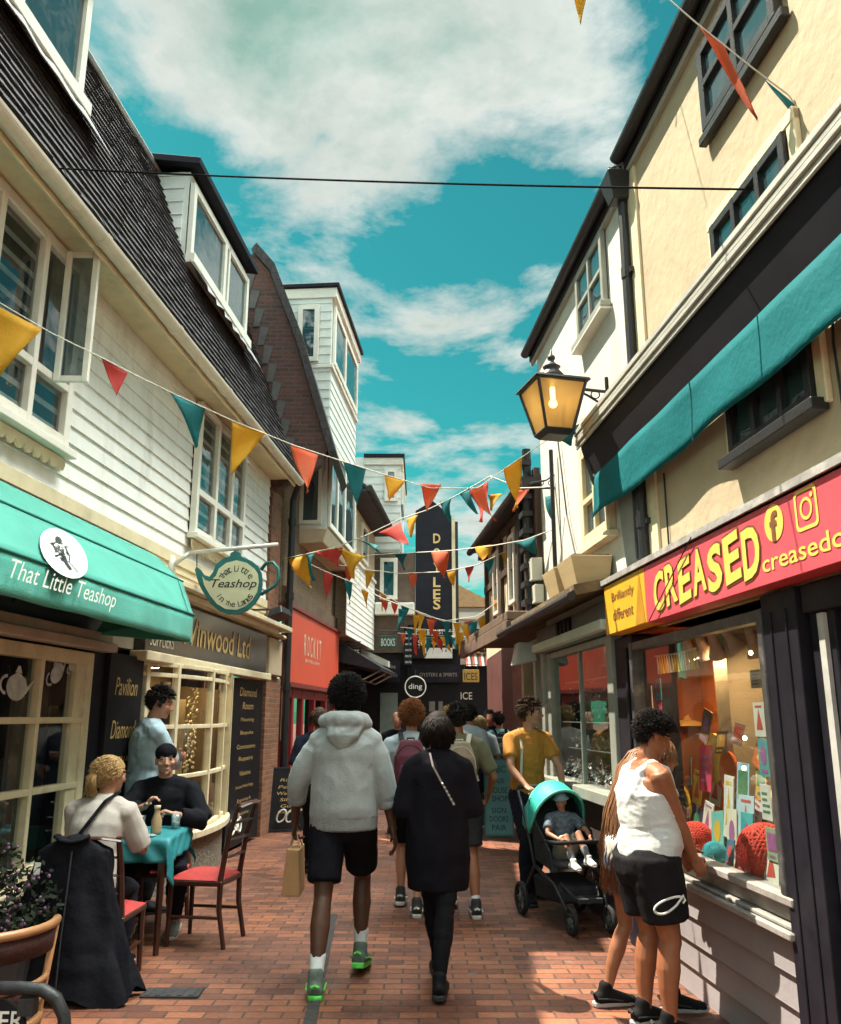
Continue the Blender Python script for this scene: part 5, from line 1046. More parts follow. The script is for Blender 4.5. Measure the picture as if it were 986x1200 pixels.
# the passage to the right and what closes it
YF=27.; P_=FY(YF); px_=lambda x,y:(Yp(x,y,YF).x,Yp(x,y,YF).z)
pb=thing('passage_building','tan gabled building with white upper wall closing the passage beyond the black tower','building',(2,YF,0))
a=px_(530,700); b=px_(640,745); mb=MB(); mb.box(.6,6.5,-3,0,3.2,px_(560,712)[1],P_); mb.build('wall',mat('off_white_wall',(.55,.54,.48),.8,.1,2,.2),pb)
z0=px_(560,712)[1]; mb=MB(); mb.add([P_(.6,.2,z0),P_(2.6,.2,z0),P_(1.1,.1,px_(545,684)[1]),P_(.6,.1,px_(545,684)[1]),P_(.6,-3,z0+.1),P_(2.6,-3,z0+.1),P_(1.1,-3,px_(545,684)[1]+.1),P_(.6,-3,px_(545,684)[1]+.1)],[(0,1,2,3),(4,7,6,5),(0,4,5,1),(1,5,6,2),(2,6,7,3),(3,7,4,0)]); mb.build('gable_roof',mat('tan_tiles',(.36,.22,.11),.8,.2,10,.3,30),pb)
mb=MB(); mb.box(.6,6.5,.0,.12,px_(560,726)[1],px_(560,718)[1],P_); mb.build('string_course',WHITE,pb)
ps=thing('passage_shop_front','black shop with striped red awning at the far end of the passage','shop front',(2,YF,0))
mb=MB(); mb.box(.6,6.5,-2,.0,0,3.19,P_); mb.build('frontage',BLACKP,ps)
a=px_(550,738); b=px_(582,765); mb=MB(); mb.box(a[0],b[0],.2,.3,b[1],a[1],P_); mb.build('black_board',DARKP,ps)
mb=MB(); mb.box(a[0]+.15,b[0]-.15,.302,.306,b[1]+.2,b[1]+.5,P_); mb.build('dim_print',mat('maroon_print',(.12,.03,.04),.7,.3,8),ps)
a=px_(545,766); b=px_(592,782); mb=MB(); n=18
for i in range(n):
    u0=a[0]+(b[0]-a[0])*i/n; u1=a[0]+(b[0]-a[0])*(i+1)/n; mb.quad(P_(u0,.1,a[1]),P_(u1,.1,a[1]),P_(u1,.75,b[1]),P_(u0,.75,b[1]),i%3)
mb.build('striped_awning',[mat('red_stripe',(.45,.06,.03),.7,.1),mat('white_stripe',(.62,.56,.45),.7,.1),mat('dark_stripe',(.06,.04,.035),.7,.1)],ps,solid=.01)
a=px_(540,812); letters('ICE',P_,a[0],a[1]-.2,.36,.22,.01,PALEINK,ps)
a=px_(573,790); b=px_(592,880); mb=MB(); mb.box(a[0],b[0],.0,.06,0,a[1],P_); mb.build('red_door',mat('red_door_paint',(.22,.035,.03),.5,.2),ps)
# white house on the far side of the passage
fw=thing('far_white_house','cream far house with narrow windows seen past the timbered house at the bend','building',(1.9,19,0))
FF=lambda s,o,z:Vector((1.52-.02*(s-14)-o,s,z))
mb=MB(); mb.box(14.2,18.5,-2,0,2.8,5.0,FF); mb.build('wall',mat('pale_cream_wall',(.56,.50,.36),.8,.1,2,.2),fw)
mb=MB(); mb.box(14.1,18.6,-2,.15,4.98,5.06,FF); mb.build('roof',DARKP,fw)
for s in (14.6,15.6,16.8): window(fw,FF,[s,s+.5],[3.4,4.6],.01,w=.06,gm=GLASSD)
mb=MB(); mb.box(14.2,18.5,-2,.0,0,2.79,FF); mb.build('shop_panelling',mat('maroon_panelling',(.10,.035,.03),.6,.3),fw)

# small signs hung along the far fronts
def hung_sign(x,y,w_,h_,Y,m_,label,words,ink):
    Fh=FY(Y); c=Yp(x,y,Y); t=thing('hanging_sign',label,'sign',(c.x,Y,c.z))
    mb=MB(); mb.box(c.x-w_/2,c.x+w_/2,-.025,.025,c.z-h_/2,c.z+h_/2,Fh); b=mb.build('board',m_,t,bevel=.005)
    n=len(words)
    for i,wd in enumerate(words): letters(wd,Fh,c.x-w_*.4,c.z+h_/2-h_*(i+.85)/n,w_*.8,h_*.6/n,.028,ink,b)
    mb=MB(); mb.tube([(c.x-w_*.4,Y,c.z+h_/2),(c.x-w_*.4,Y,c.z+h_/2+.12)],.01,5); mb.tube([(c.x+w_*.4,Y,c.z+h_/2),(c.x+w_*.4,Y,c.z+h_/2+.12)],.01,5); mb.tube([(c.x-w_*.5,Y,c.z+h_/2+.12),(c.x+w_*.5,Y,c.z+h_/2+.12)],.012,5); mb.build('bracket',IRON,t)
hung_sign(414,770,.34,.42,18.6,BLACKP,'small black hanging sign lettered CAFE under the tile hung wall',['CAFE','OPEN'],MATS['cream_lettering'])
hung_sign(455,752,.42,.30,20.8,mat('deep_green_board',(.02,.07,.05),.6,.2),'small deep green hanging sign before the dormered end house',['BOOKS'],PALEINK)
hung_sign(552,792,.40,.30,21.0,mat('ochre_board',(.42,.26,.06),.6,.2),'small ochre hanging sign at the mouth of the passage',['ICES'],INK)
hung_sign(596,722,.26,.34,15.0,mat('dark_blue_board',(.02,.04,.10),.6,.2),'small dark blue hanging sign under the timbered house canopy',['RINGS'],PALEINK)
# ------------------------------------------------------------------ cafe table, chairs, coat
WOOD=mat('dark_red_wood_polish',(.050,.016,.010),.35,.35,4,.1,30,stretch=(6,6,.8),coat=.2)
REDC=mat('red_seat_cloth',(.40,.035,.03),.7,.2,8,.2,40)
def make_chair():
    t=thing('dining_chair','dark wood ladder back chair','chair',(0,0,0),'dark wood chairs round the cafe table')
    for s in (-1,1):
        mb=MB(); mb.tube([(s*.19,.19,.0),(s*.185,.185,.44)],[.016,.022],6); mb.build('front_leg',WOOD,t)
        mb=MB(); mb.tube([(s*.19,-.24,0),(s*.185,-.19,.25),(s*.185,-.19,.46),(s*.18,-.235,.75),(s*.175,-.30,.98)],[.018,.021,.022,.02,.017],6); mb.build('back_post',WOOD,t)
        MB().tube([(s*.187,.18,.20),(s*.187,-.19,.20)],.012,6).build('side_rail',WOOD,t)
    mb=MB(); mb.box(-.21,.21,-.21,.21,.41,.45); mb.build('seat_frame',WOOD,t,bevel=.01)
    mb=MB(); n=10; rows=[[(-.205+.41*i/n,-.20+.41*j/n,.452+.045*(1-(abs(i-n/2)/(n/2))**4)*(1-(abs(j-n/2)/(n/2))**4)) for i in range(n+1)] for j in range(n+1)]; mb.sheet(rows); mb.build('seat_cushion',REDC,t,smooth=True)
    for z,y in ((.60,-.205),(.72,-.228),(.84,-.256)):
        mb=MB(); mb.tube([(-.18,y,z),(-.09,y-.025,z+.005),(.09,y-.025,z+.005),(.18,y,z)],[(.025,.008)]*4,8); mb.build('ladder_rail',WOOD,t)
    mb=MB(); mb.tube([(-.19,-.295,.955),(-.09,-.33,.975),(.09,-.33,.975),(.19,-.295,.955)],[(.045,.011)]*4,8); mb.build('top_rail',WOOD,t)
    return t
ch=make_chair(); ch.location=(-1.60,6.78,0); ch.rotation_euler.z=R(80); ch['label']='empty dark wood ladder back chair with a red cushion beside the teal table'
for loc,rot,lb in (((-2.02,5.84,0),-2,'dark wood chair with red seat under the ponytailed woman, hung with a black coat'),((-2.10,7.34,0),186,'dark wood chair under the seated man in the cap')):
    c=copy_tree(ch); c.scale=(1,1,.9); c.location=loc; c.rotation_euler.z=R(rot); c['label']=lb
tb_=thing('cafe_table','small square cafe table under the teal cloth between the two seated people','table',(-2.08,6.70,0))
TX,TY=-2.08,6.70; Rt=Matrix.Rotation(R(4),4,'Z'); TM=Matrix.Translation((TX,TY,0))@Rt
mb=MB(); mb.box(-.27,.27,-.36,.36,.735,.758).xf(TM); mb.build('table_top',WOOD,tb_)
for sx_,sy_ in ((-1,-1),(1,-1),(1,1),(-1,1)): MB().tube([(sx_*.23,sy_*.32,0),(sx_*.23,sy_*.32,.73)],[.02,.028],4).xf(TM).build('leg',WOOD,tb_)
# cloth with hanging corners
mb=MB(); rows=[]; n=44
for j in range(n+1):
    row=[]
    for i in range(n+1):
        u=-.44+.88*i/n; v=-.53+1.06*j/n; ex_=max(0,abs(u)-.275); ey=max(0,abs(v)-.365); sg=lambda q:1 if q>0 else -1
        d=ex_+ey; z=.763-d*.95 if d>0 else .763; cx_=max(-.275,min(.275,u)); cy=max(-.365,min(.365,v))
        fl_=.014*math.sin((u*1.3+v)*26)*min(1,d/.08); x=cx_+sg(u)*(.012 if ex_>0 else 0)+sg(u)*ex_*.22*(1 if ey>0 else .25)+(fl_ if ex_>0 else 0); y=cy+sg(v)*(.012 if ey>0 else 0)+sg(v)*ey*.22*(1 if ex_>0 else .25)+(fl_ if ey>0 else 0)
        row.append(TM@Vector((x,y,z+(.002*noise.noise(Vector((u*12,v*12,0)))))))
    rows.append(row)
o=mb.sheet(rows).build('tablecloth',mat('teal_cloth',(.025,.20,.22),.45,.12,4,.15,30,spec=.4),smooth=True,solid=.003,loc=(TX,TY,.76)); tag(o,'teal tablecloth hanging in folds over the cafe table','tablecloth')
def bottle(x,y,col,label):
    c=Vector((x,y,.768)); t=thing('bottle',label,'bottle',c)
    MB().lathe([(.0,.0),(.036,.0),(.038,.02),(.038,.10),(.022,.14),(.019,.175),(.022,.18)],c,16).build('glass_body',col,t,smooth=True)
    MB().lathe([(.023,.175),(.023,.20),(.0,.20)],c,12).build('cap',mat('cream_cap',(.6,.5,.3),.4,.1),t,smooth=True)
bottle(-1.93,6.55,mat('iced_coffee',(.40,.27,.15),.15,.1,5,spec=.6),'small bottle of milky coffee on the teal tablecloth')
GW=glass('tumbler_glass',(.5,.55,.55),.85)
def tumbler(x,y,label,col):
    c=Vector((x,y,.768)); t=thing('drinking_glass',label,'glass',c); MB().lathe([(.030,0),(.036,.10),(.034,.10),(.028,.006)],c,14).build('tumbler',GW,t,smooth=True); MB().lathe([(.0,.004),(.028,.004),(.031,.05),(.0,.05)],c,12).build('drink',col,t,smooth=True)
tumbler(-1.88,6.88,'clear tumbler near the far right corner of the teal table',mat('water_tint',(.3,.36,.36),.1,.05)); tumbler(-2.14,6.86,'tumbler of dark drink held close to the man in the cap',mat('cola_drink',(.10,.04,.02),.15,.1))
MB().lathe([(0,0),(.05,0),(.058,.010),(.05,.012),(.046,.006),(0,.006)],Vector((-1.95,6.44,.768)),18).build('ashtray',mat('grey_glass_dish',(.3,.38,.38),.15,.1),smooth=True,loc=(-1.95,6.44,.768)); tag(bpy.data.objects['ashtray'],'small grey glass dish at the near edge of the teal table','ashtray')
# quilted black coat over the chair back
mb=MB(); BX,BY=-2.10,5.50; rows=[]
for j in range(45):
    t=j/44; z=.90-.87*t; row=[]
    for i in range(57):
        a=2*PI*i/56; ca,sa=math.cos(a),math.sin(a)
        wid=.13+.085*min(1,t/.10)**.6+.14*max(0,t-.12)**1.2; dep=.035+.02*min(1,t/.08)+.10*t**1.3
        fo=(.030*math.sin(a*4+.8*math.sin(t*4))+.018*math.sin(a*9+2*t))*max(0,t-.08)**.8+.018*noise.noise(Vector((ca*2.5,sa*2.5,t*4)))+.008*noise.noise(Vector((ca*6,sa*6,t*13)))
        q=max(-1,min(1,ca*1.25)); 
        row.append((BX+(wid+fo)*q+.10*t**2*(1 if ca>0 else .2),BY-.02+(dep+fo)*sa-.05*t,z+(.03*math.sin(a*3+1)+.02*math.sin(a*7))*max(0,t-.8)*4-.07*abs(ca)**2*max(0,1-t/.10)))
    rows.append(row)
mb.sheet(rows); c0=len(mb.v); mb.v.append(Vector((BX,BY,.905))); mb.f+=[(i,i+1,c0) for i in range(56)]; mb.mi+=[0]*56
ct_=thing('padded_coat','long black padded coat hung over the back of the ponytailed woman chair','coat',(BX,BY,0)); mb.build('coat',mat('black_nylon',(.006,.006,.009),.75,.25,6,.3,25,spec=.12),ct_,smooth=True)
mb=MB(); mb.tube([(BX-.10,BY-.06,.90),(BX-.05,BY-.085,.875),(BX,BY-.09,.868),(BX+.05,BY-.085,.875),(BX+.10,BY-.06,.90)],[(.030,.014)]*5,8); mb.build('collar',MATS['black_nylon'],ct_,smooth=True)
mb=MB(); mb.tube([(BX+.02,BY-.115,.82),(BX+.025,BY-.15,.6),(BX+.03,BY-.19,.35),(BX+.04,BY-.225,.08)],.006,6); mb.build('zip',IRON,ct_)
MB().quad((BX-.19,BY-.125,.76),(BX-.15,BY-.13,.76),(BX-.15,BY-.14,.69),(BX-.19,BY-.135,.69)).build('care_label',PALEINK,ct_)
# bentwood chair and sign frame in the near corner
CX,CY=-1.75,3.65; bc=thing('bentwood_chair','tan bentwood armchair with curved back at the near left corner','chair',(CX,CY,0))
TAN=mat('tan_bentwood',(.30,.14,.055),.4,.25,4,.08,30,coat=.2); BRN=mat('brown_woven_back',(.045,.014,.012),.6,.3,20,.3,60)
arc=lambda r,z,a0=-200,a1=20,n=22:[Vector((CX+r*math.cos(R(a0+(a1-a0)*i/n)),CY+.0+r*math.sin(R(a0+(a1-a0)*i/n)),z)) for i in range(n+1)]
for z,r,th in ((.80,.285,.018),(.60,.265,.012),(.53,.26,.010)): MB().tube(arc(r,z),th,8).build('back_rail',TAN,bc,smooth=True)
mb=MB(); mb.sheet([arc(.283,.785),arc(.275,.70)]); mb.sheet([arc(.262,.585),arc(.258,.54)]); mb.build('woven_back',BRN,bc,solid=.012,smooth=True)
mb=MB(); mb.lathe([(.0,.44),(.25,.44),(.255,.455),(.25,.465),(0,.465)],(CX,CY,0),24); mb.build('seat',BRN,bc,smooth=False); MB().tube([Vector((CX+.25*math.cos(2*PI*i/24),CY+.25*math.sin(2*PI*i/24),.45)) for i in range(24)],.018,8,closed=True).build('seat_rim',TAN,bc,smooth=True)
for a in (20,-200,-60,-120):
    x,y=CX+.275*math.cos(R(a)),CY+.275*math.sin(R(a)); MB().tube([(x*1.0,y,0),(CX+.245*math.cos(R(a)),CY+.245*math.sin(R(a)),.44),(CX+.285*math.cos(R(a)),CY+.285*math.sin(R(a)),.80)],.014,7).build('leg',TAN,bc,smooth=True)
sg_=thing('sign_stand','black tube sign stand with a round white lettered black plate before the bentwood chair','sign',(-1.6,2.95,0)); YS2=2.95; FS=FY(YS2)
mb=MB(); q=[Yp(x,y,YS2) for x,y in ((-70,1158),(25,1158),(50,1160),(66,1170),(75,1190),(77,1215))]; q.append(Vector((q[-1].x+.01,YS2,0))); q=[Vector((q[0].x,YS2,q[0].z))]+q[1:]
mb.tube([Vector((q[0].x-.03,YS2,0)),Vector((q[0].x-.02,YS2,q[0].z-.06))]+q,.020,10); mb.build('tube_frame',IRON,sg_,smooth=True)
c=Yp(-16,1200,YS2); mb=MB(); mb.prism([(c.x+.125*math.cos(2*PI*i/30),c.z-.01+.085*math.sin(2*PI*i/30)) for i in range(30)],-.008,.008,FS); pl=mb.build('round_plate',BLACKP,sg_)
letters('SUPPER',FS,c.x-.115,c.z-.015,.235,.055,.011,PALEINK,pl,bold=.01); 
mb=MB(); a=Yp(33,1160,YS2); mb.box(a.x-.02,a.x+.03,-.02,.02,a.z-.07,a.z-.02,FS); mb.build('clamp',IRON,sg_)
# flowering pot under the tea shop window
PC=Vector((-2.38,5.25,0)); pp=thing('potted_plant','dark leafy potted plant with small mauve flowers under the tea shop window','plant',PC)
MB().lathe([(.0,0),(.13,0),(.17,.30),(.18,.32),(.165,.32),(.15,.28),(0,.28)],PC,18).build('pot',mat('dark_pot',(.03,.028,.03),.6,.3),pp)
mb=MB(); m2_=MB(); rnd=random.Random(21)
for k in range(900):
    r=rnd.random()**.5*.30; a=rnd.uniform(0,6.28); z=.34+rnd.random()**1.2*.50; c=PC+Vector((r*math.cos(a),r*math.sin(a)*.9,z*(1-.35*r/.3)+.1)); d=Vector((rnd.uniform(-1,1),rnd.uniform(-1,1),rnd.uniform(-.3,1))).normalized(); u=d.orthogonal().normalized()*rnd.uniform(.007,.015); L=rnd.uniform(.03,.07)
    mb.add([c,c+d*L*.5+u,c+d*L,c+d*L*.5-u],[(0,1,2,3)],k%2)
    if k%6==0: m2_.ball(c+Vector((0,0,.02)),rnd.uniform(.008,.014),5,4)
for k in range(10): a=rnd.uniform(0,6.28); mb.tube([PC+Vector((.02*math.cos(a),.02*math.sin(a),.28)),PC+Vector((.2*math.cos(a),.2*math.sin(a),.6))],.005,4)
tag(mb.build('foliage',[mat('dark_leaf',(.010,.016,.011),.8,.3,spec=.1),mat('mid_leaf',(.022,.028,.018),.8,.3,spec=.1)],pp),kind='stuff'); tag(m2_.build('blossom',mat('mauve_petal',(.16,.08,.14),.8,.3),pp),kind='stuff')
# white looped emblem low on the jeweller's price board
def emblem(F,c,k,o):
    mb=MB(); P=[(math.sin(t)*1.3*k*(1 if abs(math.sin(t))>.3 else 1),k*.5*math.sin(2*t)) for t in [2*PI*i/30 for i in range(30)]]
    mb.tube([F(c[0]+a,o,c[1]+b) for a,b in P],.014,6,closed=True); mb.tube([F(c[0]+.62*k*math.cos(2*PI*i/20),o,c[1]+.35*k+.62*k*math.sin(2*PI*i/20)) for i in range(20)],.014,6,closed=True); return mb
emblem(FL,Lp(277,968,.08),.17,.075).build('looped_emblem',PALEINK,bp_)
# A-boards
def a_board(name,label,cx,cy,w,h,rot,face,edge,lines,ink,extra=None):
    M_=Matrix.Translation((cx,cy,0))@Matrix.Rotation(R(rot),4,'Z'); t=thing(name,label,'sign',(cx,cy,0)); lean=.16
    for sgn,nm in ((-1,'front_panel'),(1,'back_panel')):
        Fp=lambda s,o,z,sgn=sgn: M_@Vector((s,sgn*(lean*(1-z/h)+o)+.0,z))
        mb=MB(); mb.box(-w/2,w/2,.0,.02,.04,h,Fp); pn=mb.build(nm,face,t)
        mb=MB(); mb.box(-w/2-.02,-w/2-.002,-.005,.026,0,h+.01,Fp); mb.box(w/2+.002,w/2+.02,-.005,.026,0,h+.01,Fp); mb.box(-w/2,w/2,-.004,.025,h+.002,h+.02,Fp); mb.box(-w/2,w/2,-.004,.025,.015,.038,Fp); mb.build('edge_frame',edge,pn)
        if sgn==-1:
            Ft=lambda s,o,z: M_@Vector((s,-(lean*(1-z/h)+.022),z))
            for wd,u0,z,wid,hh,sh in lines: letters(wd,Ft,u0*w-wid*w/2,z*h,wid*w,hh*h,0,ink,pn,shear=sh)
    return t
CH=mat('chalk_ink',(.62,.62,.58),.8,.1)
a_board('pavement_sign','teal pavement sign with dark handwriting beyond the man with the pram',1.09,12.45,.36,1.0,-4,mat('teal_board',(.13,.36,.37),.6,.12,3,stain=(.2,.42,.4),ss=3),mat('teal_board_edge',(.10,.26,.27),.6,.1),
   [('ABC',0,.84,.6,.09,0),('MADE',.0,.70,.5,.06,.2),('HOUSE',.0,.57,.7,.075,0),('SHOP',.05,.46,.6,.075,0),('SIGN',.0,.31,.55,.07,0),('DOORS',0,.20,.7,.07,0),('PAIR',0,.09,.55,.07,0)],INK)
a_board('pavement_sign','grey framed dark pavement sign headed ding standing behind the teal one',1.12,13.4,.42,1.28,-4,mat('smoky_board',(.07,.08,.085),.5,.2),mat('pale_grey_frame',(.45,.45,.42),.5,.1),[('ding',0,.90,.6,.06,0),('watch repairs',0,.8,.8,.03,0)],CH)
a_board('pavement_sign','black pavement sign with gilt list and white scrawl at the foot of the red shop',-1.98,13.0,.55,.86,14,BLACKP,IRON,[('Rings',.1,.78,.5,.06,.2),('Pearls',.1,.68,.6,.05,.2),('Watches',.1,.58,.65,.05,.2),('Silver',.1,.48,.5,.05,.2),('Gold',.1,.38,.45,.05,.2),('Repairs',.1,.28,.6,.05,.2)],GOLD)
mb=MB(); 
for i,x in enumerate((330,341,352)): 
    c=Yp(x,956,12.78); mb.tube([c+Vector((.085*math.cos(t)*.7+.03*math.sin(t),0,.085*math.sin(t))) for t in [2*PI*j/16 for j in range(16 if i<2 else 9)]],.013,6,closed=(i<2))
o=mb.build('scrawl',PALEINK,[b for b in bpy.data.objects if b.name.startswith('pavement_sign')][-1])
# overhead cable
def sag(a,b,d,n=24): return [a.lerp(b,i/n)-Vector((0,0,d*4*(i/n)*(1-i/n))) for i in range(n+1)]
A=Yp(-60,191,5.0); B=Vector(FR(3.9,.02,0)); s_,z_=Rp(882,222,.02); B=FR(s_,.02,z_)
mb=MB(); mb.tube(sag(Vector((-2.9,5.0,Yp(0,193,5.0).z)),B,.03),.006,6); o=mb.build('overhead_cable',mat('black_cable',(.012,.012,.013),.9,.1,spec=.05),loc=(0,4.5,5)); tag(o,'thin black overhead cable strung across the lane under the clouds','cable')
# ------------------------------------------------------------------ pram and its passenger
pr=thing('pram','dark framed pram with a bright teal hood by the jewellery shop front','pram',(0,0,0)); FRM=mat('dark_frame_metal',(.03,.03,.035),.35,.2,metal=.3); TURQ=mat('turquoise_hood',(.03,.42,.34),.55,.1,5,.15,30)
TYR=mat('rubber_tyre',(.015,.015,.016),.8,.2); DF=mat('dark_pram_fabric',(.025,.026,.03),.85,.25,8,.2)
def wheel(x,y,r,wd):
    mb=MB(); mb.tube([Vector((x,y+ (r-.02)*math.cos(2*PI*i/22),r+(r-.02)*math.sin(2*PI*i/22))) for i in range(22)],[(.022,.022)]*22,8,closed=True); w_=mb.build('wheel',TYR,pr,smooth=True)
    mb=MB(); mb.tube([(x-.02,y,r),(x+.02,y,r)],.025,10); 
    for i in range(6): mb.tube([(x,y,r),(x,y+(r-.03)*math.cos(PI*i/3),r+(r-.03)*math.sin(PI*i/3))],.009,5)
    mb.build('hub',mat('grey_hub',(.12,.12,.12),.4,.1),w_)
for s in (-1,1):
    wheel(s*.26,-.36,.13,.04); wheel(s*.16,.40,.10,.04)
    MB().tube([(s*.25,-.36,.13),(s*.24,-.1,.42),(s*.23,-.30,.76),(s*.22,-.48,.97)],.015,8).build('frame_tube',FRM,pr,smooth=True)
    MB().tube([(s*.24,-.1,.42),(s*.20,.20,.32),(s*.16,.40,.10)],.015,8).build('front_strut',FRM,pr,smooth=True)
MB().tube([(-.22,-.48,.97),(-.20,-.53,1.0),(.20,-.53,1.0),(.22,-.48,.97)],.018,8).build('handle',mat('black_foam',(.015,.015,.016),.9,.1),pr,smooth=True)
mb=MB(); rows=[]
for j,(y,z) in enumerate(((.20,.44),(.10,.47),(-.05,.46),(-.14,.50),(-.20,.66),(-.25,.90))): rows.append([(x,y,z+.03*abs(x/.2)**3) for x in (-.2,-.12,0,.12,.2)])
mb.sheet(rows); mb.build('seat',DF,pr,smooth=True,solid=.025)
for s in (-1,1):
    mb=MB(); mb.add([(s*.21,.20,.42),(s*.21,-.14,.46),(s*.21,-.26,.92),(s*.21,-.10,.74),(s*.21,.16,.56)],[(0,1,2,3,4)]); mb.build('side_panel',DF,pr,solid=.012)
mb=MB(); mb.hexa([(-.2,-.2,.16),(.2,-.2,.16),(.15,.22,.18),(-.15,.22,.18),(-.21,-.24,.34),(.21,-.24,.34),(.17,.22,.30),(-.17,.22,.30)]); mb.build('basket',DF,pr,bevel=.02)
mb=MB(); mb.box(-.10,.10,.30,.42,.22,.25); mb.tube([(-.15,.2,.33),(-.1,.34,.25),(.1,.34,.25),(.15,.2,.33)],.012,6); mb.build('foot_rest',DF,pr)
mb=MB(); mb.tube([(-.21,.0,.62),(-.17,.22,.63),(.17,.22,.63),(.21,.0,.62)],.016,8); mb.build('bumper_bar',mat('black_foam',(.015,.015,.016)),pr,smooth=True)
# hood: ribs turning about a pivot at the side
mb=MB(); rows=[]; piv=Vector((0,-.20,.66)); 
for j in range(11):
    th=R(168-108*j/10); row=[]
    for i in range(17):
        a=PI*i/16; x=.235*math.cos(a); h=.40*math.sin(a)**.75; pf=.014*math.sin(j*PI/2.5)
        row.append(piv+Vector((x,(h+pf)*math.cos(th),(h+pf)*math.sin(th))))
    rows.append(row)
mb.sheet(rows); hdp=mb.build('hood',TURQ,pr,smooth=True,solid=.008); 
mb=MB(); mb.tube(rows[-1],.013,8); mb.build('hood_rim',mat('pale_turquoise_piping',(.12,.55,.45),.5,.1),hdp,smooth=True)
mb=MB(); mb.tube(rows[5],.008,6); mb.build('hood_rib',mat('pale_turquoise_piping',(.12,.55,.45)),hdp,smooth=True)
PPOS,PROT=Vector((1.19,7.36,0)),R(-165); pr.location=PPOS; pr.rotation_euler.z=PROT
# ------------------------------------------------------------------ people
def skin(name,col): return mat(name,col,.5,.08,14,.06,120,spec=.35)
SK_D=skin('deep_brown_skin',(.075,.032,.018)); SK_T=skin('tanned_skin',(.30,.125,.065)); SK_F=skin('fair_skin',(.40,.20,.125)); SK_P=skin('pale_skin',(.43,.23,.155))
EYEW=mat('eye_white',(.20,.17,.15),.3,.05); EYED=mat('dark_iris',(.02,.015,.012),.25,.05); LIP=mat('lip_red',(.33,.10,.075),.5,.1); BROW=mat('brow_hair',(.05,.03,.02),.8,.2)
TEETH=mat('teeth_white',(.48,.44,.38),.3,.05)
V=Vector
mat('grey_sole',(.38,.36,.36),.6,.1); mat('black_runner',(0.0105,0.0105,0.0120),.75,.2,20,spec=.1); mat('black_lace',(.03,.03,.03),.7)
def ik(a,c,l1,l2,pole):
    """middle joint of a two-bone limb from a to c, bending towards pole"""
    d=c-a; L=d.length
    if L>(l1+l2)*.999: c=a+d*((l1+l2)*.999/L); d=c-a; L=d.length
    x=(l1*l1-l2*l2+L*L)/(2*L); h=math.sqrt(max(0,l1*l1-x*x)); u=d/L; p=pole-u*pole.dot(u); p.normalize()
    return a+u*x+p*h,c
